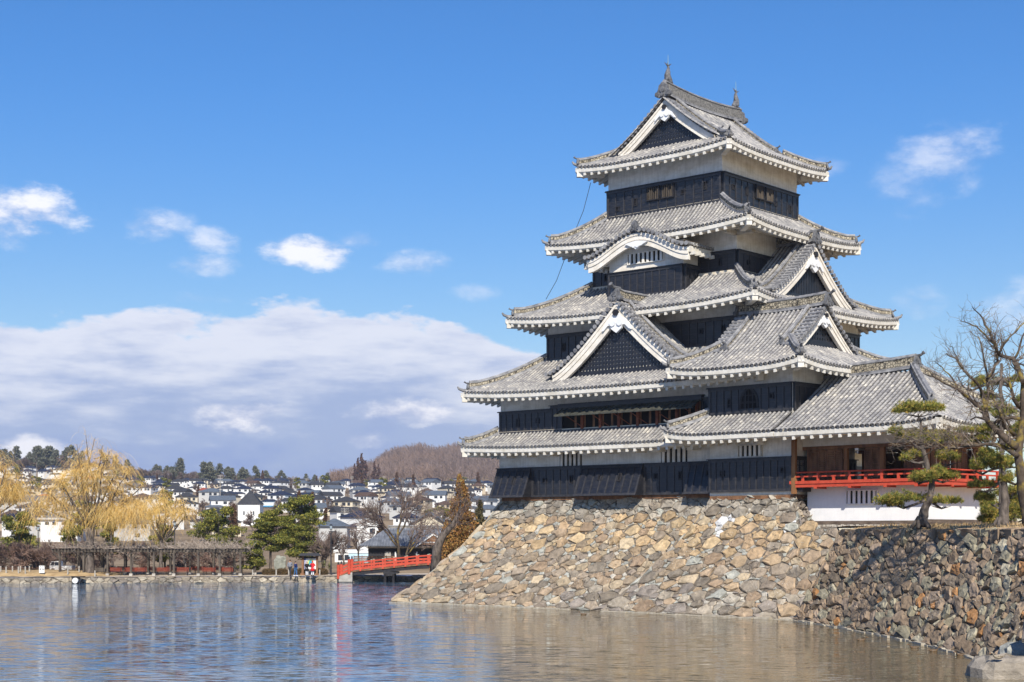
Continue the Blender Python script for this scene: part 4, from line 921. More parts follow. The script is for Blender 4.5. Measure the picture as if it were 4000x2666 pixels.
def stones(mb, surf, W, H, radii, pal, ax=1.3, sh=0., seed=1, depth=(.12, .32), keepf=None, gap=.025, tilt=.12):
    """surf(x,y arrays in wall coords)->(points, normals)"""
    rs = np.random.RandomState(seed+77)
    for P, r in power_cells(W, H, radii, ax, sh, seed):
        c = P.mean(0)
        if keepf and not keepf(c): continue
        # drop near-duplicate corners, add midpoints with jitter
        Q = [P[0]]
        for p in P[1:]:
            if np.hypot(*(p-Q[-1])) > .07: Q.append(p)
        if len(Q) > 2 and np.hypot(*(Q[0]-Q[-1])) < .07: Q.pop()
        while len(Q) > 4:
            ar = [abs((Q[i][0]-Q[i-1][0])*(Q[(i+1) % len(Q)][1]-Q[i-1][1])-(Q[i][1]-Q[i-1][1])*(Q[(i+1) % len(Q)][0]-Q[i-1][0]))/2 for i in range(len(Q))]; k_ = int(np.argmin(ar))
            if len(Q) > 7 or ar[k_] < .075*np.ptp(P[:, 0])*np.ptp(P[:, 1]): Q.pop(k_)
            else: break
        if len(Q) < 3: continue
        P2 = []
        for i in range(len(Q)):
            a, b = Q[i], Q[(i+1) % len(Q)]; P2.append(a+rs.randn(2)*.012); L = np.hypot(*(b-a))
            if L > .5: P2.append((a+b)/2+rs.randn(2)*L*.04)
        P2 = np.array(P2); n = len(P2); size = math.sqrt(max(1e-4, P[:, 0].ptp()*P[:, 1].ptp())) if hasattr(P[:, 0], 'ptp') else math.sqrt(max(1e-4, np.ptp(P[:, 0])*np.ptp(P[:, 1])))
        d = rs.uniform(*depth)*min(1.2, .45+size*.75); g = 1-min(.14, gap/max(size, .1)*1.5)
        tx, ty = rs.randn(2)*tilt; rings = []
        for (sc, hh, jit) in ((g, -.12, 0), (g*.99, d*.45, .010), (g*.88, d*.92, .025), (g*.45, d*1.05, .04)):
            R_ = c+(P2-c)*sc+rs.randn(n, 2)*jit*min(1, size); h_ = hh+(R_[:, 0]-c[0])*tx*(hh > 0)+(R_[:, 1]-c[1])*ty*(hh > 0)+(rs.randn(n)*.028*min(1, size*1.2) if hh > d*.6 else 0)
            pts, N = surf(R_[:, 0], R_[:, 1]); rings.append(pts+N*np.reshape(h_, (-1, 1)) if np.ndim(h_) else pts+N*h_)
        cp, cN = surf(np.array([c[0]]), np.array([c[1]])); V = np.vstack(rings+[cp+cN*(d*1.1+rs.randn()*.02)]); F = []
        for j in range(3):
            for i in range(n): F.append((j*n+i, j*n+(i+1) % n, (j+1)*n+(i+1) % n, (j+1)*n+i))
        for i in range(n): F.append((3*n+i, 3*n+(i+1) % n, 4*n))
        mb.add(V, F, None, 0, pal(c, r, rs))
def surf_from(fn, W, H):
    def s(x, y):
        x = np.asarray(x, float); y = np.asarray(y, float); P = fn(x/W, y/H); e = .01
        a = fn(x/W+e, y/H)-P; b = fn(x/W, np.clip(y/H+e, None, 2))-P; N = np.cross(a, b); N /= (np.linalg.norm(N, axis=1)[:, None]+1e-9)
        N *= np.where((N[:, 1:2]*1.0-0) > .0001, -1., 1.) if abs(N[:, 1].mean()) > abs(N[:, 0].mean()) else np.where(N[:, 0:1] > 0, -1., 1.)
        return P, N
    return s
def backing(name, fn, parent, nx=30, ny=14, push=.0):
    mb = MB(); xs, ys = np.meshgrid(np.linspace(0, 1, nx+1), np.linspace(0, 1, ny+1)); P = fn(xs.ravel(), ys.ravel())
    F = [(j*(nx+1)+i, j*(nx+1)+i+1, (j+1)*(nx+1)+i+1, (j+1)*(nx+1)+i) for j in range(ny) for i in range(nx)]; mb.add(P, F); return mb.build(name, M['mortar'], parent)
def mixc(a, b, t): return tuple(x+(y-x)*t for x, y in zip(a, b))
PK = [(.40, .29, .18), (.34, .265, .185), (.29, .235, .18), (.46, .37, .25), (.33, .23, .15), (.25, .205, .165), (.37, .27, .18)]
def pal_keep(zf, uf=None):
    def f(c, r, rs):
        z = zf(c)
        if r < .2 and rs.rand() < .4: q = (.38, .40, .37) if rs.rand() < .6 else (.46, .44, .39)
        elif rs.rand() < .05: q = (.36, .38, .345)
        elif rs.rand() < .14: q = (.22, .19, .155)
        elif z > 6.6: q = [(.36, .33, .28), (.30, .275, .235), (.42, .38, .31), (.27, .25, .22)][rs.randint(4)]
        elif z > 4.0 and rs.rand() < .62: q = [(.52, .385, .22), (.47, .33, .18), (.55, .44, .29), (.42, .29, .17)][rs.randint(4)]
        elif z < 1.6 and uf is not None and uf(c) and rs.rand() < .6: q = [(.24, .215, .20), (.46, .42, .35), (.40, .35, .28), (.22, .195, .18)][rs.randint(4)]
        else: q = PK[rs.randint(len(PK))]
        k = rs.uniform(.82, 1.22); q = mixc(q, (.42, .34, .245), .22)
        return tuple(min(.8, x*k) for x in q)
    return f
def pal_right(c, r, rs):
    u = rs.rand()
    if u < .03: q = (.34, .19, .09)
    elif u < .24: q = (.25, .245, .20)
    elif u < .31: q = (.37, .36, .30)
    elif u < .62: q = (.25, .20, .155)
    elif u < .82: q = (.185, .16, .135)
    else: q = (.28, .23, .19)
    k = rs.uniform(.9, 1.35); return tuple(min(.8, x*k*w_) for x, w_ in zip(q, (1.09, 1.0, .87)))
offK = lambda h, d=6.1: d*np.power(np.clip(1-h, 0, 1), 1.30)
ZT = 8.02
base = empty('keep_stone_base', K.p(-4, -15, 0), 'broad sloping base of tan and ochre boulders rising from the moat under the keep', 'stone wall')
def fK(x, y):
    h = np.clip(y, 0, 1.2); o = offK(h); zz = h*ZT; ul = -11.35-o*1.02; ur = 10.5+0*o; u = ul+(ur-ul)*x; v = -11.2-o*.98
    return np.column_stack([K.c[0]+u*K.u[0]+v*K.v[0], K.c[1]+u*K.u[1]+v*K.v[1], zz])
def fD(x, y):
    h = np.clip(y, 0, 1.2); o = offK(h); zz = h*ZT; v0 = -11.2-o*.98; v = 10+(v0-10)*x; u = -11.35-o*1.02
    return np.column_stack([K.c[0]+u*K.u[0]+v*K.v[0], K.c[1]+u*K.u[1]+v*K.v[1], zz])
W1, H1 = 26.5, 9.9
zf = lambda c: c[1]/H1*ZT
mb = MB(); RAD = [(.54, 60), (.41, 700), (.31, 2200), (.22, 6000), (.145, 13000), (.09, 22000)]
stones(mb, surf_from(fK, W1, H1), W1, H1, RAD, pal_keep(zf, lambda c: c[0] > 15), 1.5, -.12, 11, (.05, .14), None, .008, .09)
mb.build('boulders', M['stone'], base)
mb = MB(); stones(mb, surf_from(fD, 20, H1), 20, H1, [(.6, 500), (.45, 1200), (.3, 2500), (.2, 4000)], pal_keep(zf), 1.3, 0., 12); mb.build('boulders', M['stone'], base)
backing('rubble_core', fK, base); backing('rubble_core', fD, base, 10, 14)
tp_ = MB(); tp_.add([K.p(-11.4, -11.25, 8.0), K.p(11.4, -11.25, 8.0), K.p(11.4, 11.3, 8.0), K.p(-11.4, 11.3, 8.0)], [(0, 1, 2, 3)]); tp_.build('base_top', M['mortar'], base)
tbase = empty('turret_stone_base', T.p(0, -8, 0), 'ochre boulder base with splashes of white lime jutting forward under the corner turret', 'stone wall')
offT = lambda h: 5.5*np.power(np.clip(1-h, 0, 1), 1.30)
def fT(x, y):
    h = np.clip(y, 0, 1.2); o = offT(h); zz = h*7.98; ul = -3.35-o*1.0; ur = 7.7+0*o; u = ul+(ur-ul)*x; v = -3.55-o
    return np.column_stack([T.c[0]+u*T.u[0]+v*T.v[0], T.c[1]+u*T.u[1]+v*T.v[1], zz])
def fTL(x, y):
    h = np.clip(y, 0, 1.2); o = offT(h); zz = h*7.98; u = -3.35-o; v1 = -3.55-o; v = 0+(v1-0)*x
    return np.column_stack([T.c[0]+u*T.u[0]+v*T.v[0], T.c[1]+u*T.u[1]+v*T.v[1], zz])
def fTR(x, y):
    h = .73+.27*np.clip(y, 0, 1); o = 5.5*np.power(1-h, 1.30); zz = h*7.98; u = 3.3+o*1.3; v1 = -3.55-o; v = v1+(2-v1)*x
    return np.column_stack([T.c[0]+u*T.u[0]+v*T.v[0], T.c[1]+u*T.u[1]+v*T.v[1], zz])
W2, H2 = 13.8, 9.7; zf2 = lambda c: c[1]/H2*7.98
def keepT(c):
    h = c[1]/H2; o = float(offT(h)); u = (-3.35-o)+(7.7+3.35+o)*c[0]/W2
    return not (h > .735 and u > 3.35+o*1.2)
def pal_t(c, r, rs):
    if zf2(c) > 4.9 and ((abs(c[0]-3.4) < .9 and zf2(c) < 6.6 and rs.rand() < .35) or (abs(c[0]-9.3) < .7 and zf2(c) < 6.2 and rs.rand() < .35)): return (.70, .70, .70)
    return pal_keep(zf2, lambda c: True)(c, r, rs)
mb = MB(); stones(mb, surf_from(fT, W2, H2), W2, H2, RAD, pal_t, 1.45, -.1, 21, (.05, .14), keepT, .008, .09); mb.build('boulders', M['stone'], tbase)
mb = MB(); stones(mb, surf_from(fTL, 5.5, H2), 5.5, H2, RAD[1:], pal_t, 1.2, 0., 22); mb.build('boulders', M['stone'], tbase)
mb = MB(); stones(mb, surf_from(fTR, 5.5, 2.4), 5.5, 2.4, RAD[2:], pal_t, 1.2, 0., 23); mb.build('boulders', M['stone'], tbase)
def cut(fn, x1=1.0):
    return fn
def fTb(x, y): return fT(x*.99, y*.73)
def fTc(x, y):
    h = .73+.27*y; o = offT(h); zz = h*7.98; ul = -3.35-o; ur = 3.3+o*1.3; u = ul+(ur-ul)*x; v = -3.55-o
    return np.column_stack([T.c[0]+u*T.u[0]+v*T.v[0], T.c[1]+u*T.u[1]+v*T.v[1], zz])
for f_ in (fTb, fTc, fTL, fTR): backing('rubble_core', f_, tbase, 14, 8)
tp_ = MB(); tp_.add([T.p(-3.5, -3.6, 7.95), T.p(3.5, -3.6, 7.95), T.p(3.5, 3.6, 7.95), T.p(-3.5, 3.6, 7.95)], [(0, 1, 2, 3)]); tp_.build('base_top', M['mortar'], tbase)
# right-hand retaining wall running toward the viewer
rw = empty('bank_retaining_wall', (21, 75, 0), 'long steep retaining wall of dark slate and bluish rubble running toward the viewer on the right', 'stone wall')
BX = np.array([17.5, 18.6, 19.6, 20.15, 20.25, 20.0, 19.2, 18.0]); BY = np.array([97.3, 91, 84, 77, 70, 63, 55, 47]); BT = np.array([0, 6.4, 13.5, 20.5, 27.5, 34.6, 42.6, 50.7])
TX = np.array([20.7, 22.0, 23.1, 23.6, 23.75, 23.5, 22.9, 21.9]); TY = np.array([98.2, 91.5, 84.3, 77, 69.8, 62.6, 54.4, 46.3])
ZP = 5.60
def fR(x, y):
    t = np.clip(x, -.02, 1.02)*50.7; h = np.clip(y, 0, 1.2); m_ = 1-np.power(1-np.clip(h, 0, 1), 1.12)
    bx, by = np.interp(t, BT, BX), np.interp(t, BT, BY); tx, ty = np.interp(t, BT, TX), np.interp(t, BT, TY)
    return np.column_stack([bx+(tx-bx)*m_, by+(ty-by)*m_, h*ZP])
mb = MB(); stones(mb, surf_from(fR, 50.7, 6.9), 50.7, 6.9, [(.44, 500), (.36, 5000), (.27, 9000), (.18, 18000), (.11, 24000)], pal_right, 1.6, -.7, 31, (.07, .19), None, .015, .15)
mb.build('slate_blocks', M['stone'], rw); backing('rubble_core', fR, rw, 40, 8)
# capstones along the crest
mb = MB(); rs = np.random.RandomState(4); t = 0.3
while t < 50:
    L = rs.uniform(.5, .95); q = fR(np.array([(t+L/2)/50.7]), np.array([1.0]))[0]; q2 = fR(np.array([(t+L/2+.5)/50.7]), np.array([1.0]))[0]; e = nrm(q2-q); n_ = np.array((e[1], -e[0], 0)); n_ = n_*(-np.sign(n_[0]))
    c = q+n_*rs.uniform(-.28, -.12); h_ = rs.uniform(-.03, .07); w_ = rs.uniform(.35, .55); pts = []
    for (a, b) in ((-1, -1), (1, -1), (1, 1), (-1, 1)):
        for z_, sc in ((-.5, 1), (h_*.5, 1), (h_, .72)): pts.append(c+e*a*L/2*sc*rs.uniform(.85, 1)-n_*b*w_*sc*rs.uniform(.8, 1)+np.array((0, 0, z_+rs.randn()*.03)))
    F = []
    for k in range(4):
        a, b = k*3, ((k+1) % 4)*3; F += [(a, b, b+1, a+1), (a+1, b+1, b+2, a+2)]
    F.append((2, 5, 8, 11)); mb.add(pts, F, None, 0, pal_right((0, 0), .5, rs)); t += L*.96
mb.build('crest_stones', M['stone'], rw)
ZG = 5.87; tg = np.random.RandomState(6); V = []
for i in range(5200):
    t_ = tg.uniform(.2, 50); q = fR(np.array([t_/50.7]), np.array([1.0]))[0]; q = q+np.array((tg.uniform(-.1, 3.5)**1.0, tg.randn()*.3, 0)); q[2] = np.interp(q[0]-fR(np.array([t_/50.7]), np.array([1.0]))[0][0], [0, .5, 1.3, 2.4], [ZP-.06, ZP+.04, ZG-.08, ZG]); a = tg.rand()*6.28; s_ = np.array((math.cos(a), math.sin(a), 0))*.022; V += [q-s_, q+s_, q+np.array((tg.randn()*.07, tg.randn()*.07, tg.uniform(.06, .2)))]
tag(quads_obj('grass_tufts', np.array(V), 3, M['grass']), 'short dry grass along the crest of the right retaining wall', 'grass', kind='stuff')
def boulder(name, loc, sz, col, label, cat='rock', seed=1, kind=None):
    rs = np.random.RandomState(seed); mb = MB(); n, m_ = 12, 7; V = []
    for j in range(m_+1):
        ph = math.pi*j/m_
        for i in range(n):
            th = 2*math.pi*i/n; r_ = 1+.16*rs.randn()*(0 < j < m_); p = np.array((math.sin(ph)*math.cos(th), math.sin(ph)*math.sin(th), math.cos(ph)))
            p = np.sign(p)*np.abs(p)**.62; V.append(np.array(loc)+p*np.array(sz)*(.5*(1+.08*rs.randn())))
    F = [(j*n+i, (j+1)*n+i, (j+1)*n+(i+1) % n, j*n+(i+1) % n) for j in range(m_) for i in range(n)]; mb.add(V, F, None, 0, col)
    o = mb.build(name, M['stone']); return tag(o, label, cat)
boulder('bank_block', (18.75, 59.2, .05), (2.6, 2.4, 1.5), (.34, .30, .25), 'large smooth pale block at the foot of the right wall in the bottom right corner', seed=5)
boulder('bank_block', (20.3, 62.5, .25), (1.5, 1.5, 1.6), (.37, .37, .33), 'pale blue-grey rounded block just above the large smooth pale block', seed=6)
boulder('bank_block', (20.7, 60.5, 1.7), (1.6, 1.6, 1.5), (.33, .28, .24), 'speckled brown block at the right picture edge above the pale blocks', seed=8)
# water-line ledge of light stone
# ---------------------------------------------------------------- moat, moat bed and ground sheets
def sheet(name, P, mat, kind='structure', z=0.):
    mb = MB(); mb.add([(x, y, z) for x, y in P], [tuple(range(len(P)))]); return tag(mb.build(name, mat), kind=kind)
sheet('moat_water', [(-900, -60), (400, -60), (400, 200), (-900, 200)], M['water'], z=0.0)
sheet('moat_bed', [(-900, -60), (400, -60), (400, 200), (-900, 200)], M['mortar'], z=-2.5)
g2 = MB(); pts = [(fR(np.array([t]), np.array([1.]))[0]) for t in np.linspace(0, 1, 20)]
ZG = 5.87
for k_ in range(len(pts)-1):
    a_, b_ = pts[k_], pts[k_+1]; r_ = []
    for (o_, z_) in ((.05, ZP-.06), (.5, ZP+.04), (1.3, ZG-.08), (2.4, ZG), (30, ZG), (260, ZG)): r_ += [(a_[0]+o_, a_[1]+o_*.15, z_), (b_[0]+o_, b_[1]+o_*.15, z_)]
    g2.add(r_, [(2*i, 2*i+1, 2*i+3, 2*i+2) for i in range(5)])
pl = [(pts[0][0]+.3, pts[0][1]+.3, ZG-.004), (280, 98, ZG-.004), (280, 150, ZG-.004), (24, 122, ZG-.004)]+[tuple(T.p(3.4, 6, ZG-.004)), tuple(T.p(3.9, -4.3, ZG-.02)), tuple(T.p(7.0, -4.4, ZG-.1))]
g2.add(pl, [tuple(range(len(pl)))]); tag(g2.build('upper_bank_ground', M['grass']), kind='structure')
ld = MB(); 
def ledge(pts, w_=.35):
    for a, b in zip(pts[:-1], pts[1:]):
        a, b = np.array(a), np.array(b); L = np.linalg.norm(b-a); e = (b-a)/L; n_ = np.array((e[1], -e[0])); t = 0
        while t < L:
            l = random.uniform(.4, 1.3); q = a+e*t; ld.box((q[0], q[1], -.25), v3(e)*l*.93, v3(n_)*(w_*random.uniform(.5, 1.1)), (0, 0, .25+random.uniform(.03, .12))); t += l
random.seed(9)
pK = [fK(np.array([t]), np.array([0.]))[0][:2] for t in np.linspace(0, .62, 8)]; pT = [fT(np.array([t]), np.array([0.]))[0][:2] for t in np.linspace(.02, 1, 6)]; pR = [fR(np.array([t]), np.array([0.]))[0][:2] for t in np.linspace(0, .86, 16)]
mled = m_noise('pale_ledge', (.30, .26, .20), (.52, .47, .38), 3, .85)
for p_, par_ in ((pK, base), (pT, tbase), (pR, rw)): ld = MB(); ledge(p_); ld.build('waterline_ledge', mled, par_)
# ---------------------------------------------------------------- land beyond the moat
def zt(x, y):
    z = float(np.interp(y, [160, 185, 240, 300, 400, 500, 600, 700, 800, 900, 1000, 1100, 1300, 2500], [.62, .75, 1.0, 2.2, 6.0, 11, 16, 21, 26, 30.5, 34, 36, 36, 36]))
    px = CX+FPX*x/y
    z += 10*max(0., min(1., (700-px)/450))*max(0, min(1, (y-850)/180))
    f_ = math.sin(math.pi/2*max(0., min(1., (px-1262)/430))); f_ *= 1+.05*math.sin(px*.021)+.03*math.sin(px*.05+1); z += 45*f_*math.exp(-((y-1800)/560)**4) if y > 1000 else 0
    return z
BKX = [-90, -54, -34, -18, -6, 12]; BKY = [165.5, 166, 168.5, 171.2, 175, 180]
bank_y = lambda x: float(np.interp(x, BKX, BKY))
mb = MB(); ys = np.concatenate([np.linspace(0, 40, 9), np.linspace(55, 300, 8), np.linspace(340, 2300, 50)]); V = []; nx = 90
for j, dy in enumerate(ys):
    for i in range(nx+1):
        f = i/nx; Y = 172+dy; x = (-.42+.60*f)*Y
        if j == 0: x = -90+f*130; yy = bank_y(x)+.15
        else: yy = Y+4
        V.append((x, yy, zt(x, yy)-(0 if j else 0)))
mb.add(V, [(j*(nx+1)+i, j*(nx+1)+i+1, (j+1)*(nx+1)+i+1, (j+1)*(nx+1)+i) for j in range(len(ys)-1) for i in range(nx)])
tag(mb.build('park_and_hillside_ground', M['ground'], smooth=True), kind='structure')
def strip_(name, off0, off1, x0, x1, dz, mat):
    xs = np.linspace(x0, x1, 40); V = []
    for x in xs: V += [(x, bank_y(x)+off0, zt(x, bank_y(x)+off0)+dz), (x, bank_y(x)+off1, zt(x, bank_y(x)+off1)+dz)]
    m_ = MB(); m_.add(V, [(2*i, 2*i+2, 2*i+3, 2*i+1) for i in range(39)]); return tag(m_.build(name, M[mat]), kind='structure')
strip_('shore_path', .0, 5.2, -85, 10, .02, 'path')
# grassy mound on the left
m_ = MB(); V = []; xs = np.linspace(-70, -43.5, 30)
for x in xs:
    k = min(1, (-43.5-x)/3)
    for (o, h) in ((1.6, 0.02), (2.2, .28), (3.2, .42), (5.5, .5), (12, .45)): V.append((x, bank_y(x)+o, zt(x, bank_y(x)+o)+.03+h*k+.04*math.sin(x*2.1+o)))
m_.add(V, [(5*i+j, 5*i+5+j, 5*i+6+j, 5*i+1+j) for i in range(29) for j in range(4)]); tag(m_.build('grass_mound', M['grass'], smooth=True), kind='structure')
def fBank(x, y):
    X = -85+97*x; Yb = np.interp(X, BKX, BKY); return np.column_stack([X, Yb-.25*(1-y)-.02, y*.66-.06])
shore = empty('shore_wall', (-30, 168, 0), 'low rough cobble edging wall along the far shore below the pale path', 'stone wall')
def pal_b(c, r, rs): q = [(.34, .29, .22), (.26, .23, .19), (.42, .37, .29), (.22, .19, .16)][rs.randint(4)]; k = rs.uniform(.85, 1.15); return tuple(x*k for x in q)
mb = MB(); stones(mb, surf_from(fBank, 97, .7), 97, .7, [(.34, 900), (.22, 2500), (.13, 5000)], pal_b, 1.35, 0, 41, (.06, .16), None, .02, .1); mb.build('cobbles', M['stone'], shore); backing('rubble_core', fBank, shore, 40, 2)
# ---------------------------------------------------------------- plants kit
def grow(rs, p, d, L, r, lvl, maxl, out, nseg=4, wig=.16, up=.06, nch=(3, 5), ratio=(.55, .8), ang=.75, rr=.6, tip=.6):
    p = np.array(p, float); d = nrm(np.array(d, float)); pts = [p.copy()]; rad = [r]
    for i in range(nseg):
        d = nrm(d+rs.randn(3)*wig+np.array((0, 0, up))); p = p+d*L/nseg; pts.append(p.copy()); rad.append(r*(1-(1-tip)*(i+1)/nseg))
    out.append((pts, rad, lvl))
    if lvl >= maxl: return
    n = rs.randint(nch[0], nch[1]+1)
    for k in range(n):
        f = rs.uniform(.35, 1.0) if k else 1.0; i = min(nseg-1, int(f*nseg)); q = pts[i]+(pts[i+1]-pts[i])*(f*nseg-i if f < 1 else 1)
        a = rs.randn(3); t = nrm(pts[i+1]-pts[i]); a = nrm(a-t*np.dot(a, t)); th = rs.uniform(.4, 1)*ang
        grow(rs, q, t*math.cos(th)+a*math.sin(th), L*rs.uniform(*ratio), r*rr*(1-.25*f*0), lvl+1, maxl, out, max(2, nseg-1), wig, up, nch, ratio, ang, rr, tip)
def ribbons(segs, tw=1.0):
    """thin 3-sided tubes -> quads arrays"""
    V = []
    for pts, rad, lvl in segs:
        for i in range(len(pts)-1):
            a, b = pts[i], pts[i+1]; t = b-a; l = np.linalg.norm(t)
            if l < 1e-5: continue
            t = t/l; s = np.cross(t, (.31, .52, .8)); s /= (np.linalg.norm(s)+1e-9); u = np.cross(s, t)
            ra, rb = rad[i]*tw, rad[i+1]*tw; c = [(1, 0), (-.5, .866), (-.5, -.866)]
            A = [a+(s*x+u*y)*ra for x, y in c]; Bq = [b+(s*x+u*y)*rb for x, y in c]
            for k in range(3): j = (k+1) % 3; V += [A[k], A[j], Bq[j], Bq[k]]
    return np.array(V)
def bare_tree(name, loc, h, seed, label=None, group=None, cat='tree', mats=('bark_bare', 'twig'), trunk_h=.28, r=None, lean=(0, 0, 1), maxl=5, nch=(3, 5), ang=.75, up=.06, ratio=(.55, .8), tw=.012, wig=.16):
    rs = np.random.RandomState(seed); root = empty(name, loc, label, cat, group); out = []; r = r or h*.028
    L0 = h*trunk_h; grow(rs, loc, lean, L0, r, 0, maxl, out, 4, wig, up, nch, ratio, ang, .6)
    t = MB(); tws = []
    for pts, rad, lvl in out:
        if lvl <= 1: t.tube(pts, [max(x, tw) for x in rad], 6 if lvl == 0 else 5)
        else: tws.append((pts, [max(x, tw) for x in rad], lvl))
    t.build('trunk', M[mats[0]], root, smooth=True); quads_obj('crown', ribbons(tws), 4, M[mats[1]], root); return root
def leaf_cloud(rs, c, rx, ry, rz, n, size, cols, shell=.35):
    """n small leaf triangles in a flattened lumpy ellipsoid"""
    d = rs.randn(n, 3); d /= np.linalg.norm(d, axis=1)[:, None]; r_ = (rs.rand(n)**shell)[:, None]; lump = 1+.22*np.sin(d[:, 0:1]*5+c[0])*np.cos(d[:, 1:2]*4+c[2])
    P = np.array(c)+d*r_*lump*np.array((rx, ry, rz)); a = rs.randn(n, 3); a /= np.linalg.norm(a, axis=1)[:, None]; b = rs.randn(n, 3); b /= np.linalg.norm(b, axis=1)[:, None]; s = size*rs.uniform(.6, 1.3, (n, 1))
    V = np.stack([P-a*s*.5, P+a*s*.5, P+b*s], 1).reshape(-1, 3); k = rs.randint(0, len(cols), n); C = np.array(cols)[k]*rs.uniform(.75, 1.25, (n, 1)); return V, np.repeat(C, 3, 0)
def needle_pad(rs, c, rx, ry, rz, n, ln, cols, wd=.016, per=9):
    d = rs.randn(n, 3); d /= np.linalg.norm(d, axis=1)[:, None]; d[:, 2] = np.where(d[:, 2] < -.25, -d[:, 2]*.6, d[:, 2]); r_ = (rs.rand(n)**.45)[:, None]
    lump = 1+.25*np.sin(d[:, 0:1]*4+c[0]*3)+.12*np.sin(d[:, 1:2]*7+c[2]); P = np.array(c)+d*r_*lump*np.array((rx, ry, rz))
    ax = d*np.array((.5, .5, .4))+np.array((0, 0, .75)); ax /= np.linalg.norm(ax, axis=1)[:, None]
    P = np.repeat(P, per, 0); ax = np.repeat(ax, per, 0); m = len(P); q = ax+rs.randn(m, 3)*.62; q /= np.linalg.norm(q, axis=1)[:, None]; s = np.cross(q, rs.randn(m, 3)); s /= np.linalg.norm(s, axis=1)[:, None]
    L = ln*rs.uniform(.6, 1.15, (m, 1)); V = np.stack([P-s*wd, P+s*wd, P+q*L], 1).reshape(-1, 3)
    k = np.repeat(rs.randint(0, len(cols), n), per); br = np.repeat(rs.uniform(.7, 1.3, n), per)[:, None]; return V, np.repeat(np.array(cols)[k]*br, 3, 0)
NEED = [(.16, .18, .035), (.25, .25, .045), (.36, .31, .06), (.10, .13, .03), (.44, .32, .08)]
NEEDF = [(.11, .13, .025), (.17, .18, .032), (.24, .225, .04), (.05, .07, .02), (.29, .25, .05)]
def far_pine(name, loc, h, w, seed, label=None, group=None, n=5200, cols=NEEDF, size=.34, shape='pine', cat='pine tree', trunk0=.3, npad=24, flat=1.):
    rs = np.random.RandomState(seed); root = empty(name, loc, label, cat, group); x, y, z = loc; t = MB(); lean = rs.randn()*.04*h; pts = [(x+lean*f, y, z+h*f*.93) for f in (0, .3, .6, 1)]; t.tube(pts, [h*.028, h*.022, h*.014, h*.004], 6)
    VV = []; CC = []
    for i in range(npad):
        f = trunk0+(1-trunk0)*(i+.5)/npad
        if shape == 'pine': wd = w*.5*math.sqrt(max(.05, 1-((f-.5)/.62)**2)); rz = h*.055
        elif shape == 'cone': wd = w*.5*(1.05-f)**.85; rz = h*.06
        else: wd = w*.5; rz = h*.05
        a = rs.rand()*6.28; rr_ = wd*rs.uniform(.25, .8); c = (x+lean*f+math.cos(a)*rr_, y+math.sin(a)*rr_*.8, z+h*f); pr = wd*rs.uniform(.35, .6)
        if shape == 'cone': c = (x+lean*f+math.cos(a)*wd*.45, y+math.sin(a)*wd*.45, z+h*f); pr = wd*.62
        t.tube([(x+lean*f, y, z+h*max(.1, f-.08)), c], [h*.008, h*.003], 4)
        v, cc = leaf_cloud(rs, c, pr, pr, rz*flat*rs.uniform(.7, 1.3), n//npad, size, cols); VV.append(v); CC.append(cc)
    t.build('trunk', M['bark'], root); quads_obj('crown', np.vstack(VV), 3, M['needle'], root, np.vstack(CC)); return root
def place(o, loc, rz=0, sc=1.0, label=None, group=None):
    c = copy_tree(o); c.location = loc; c.rotation_euler.z = rz; c.scale = (sc, sc, sc)
    if label: c['label'] = label
    if group: c['group'] = group
    return c
# protos are built at the origin and moved
ORD = ['first', 'second', 'third', 'fourth', 'fifth', 'sixth', 'seventh', 'eighth', 'ninth', 'tenth', 'eleventh', 'twelfth', '13th', '14th', '15th', '16th', '17th', '18th', '19th', '20th', '21st', '22nd', '23rd', '24th', '25th', '26th', '27th', '28th', '29th', '30th', '31st', '32nd', '33rd', '34th', '35th', '36th', '37th', '38th', '39th', '40th']
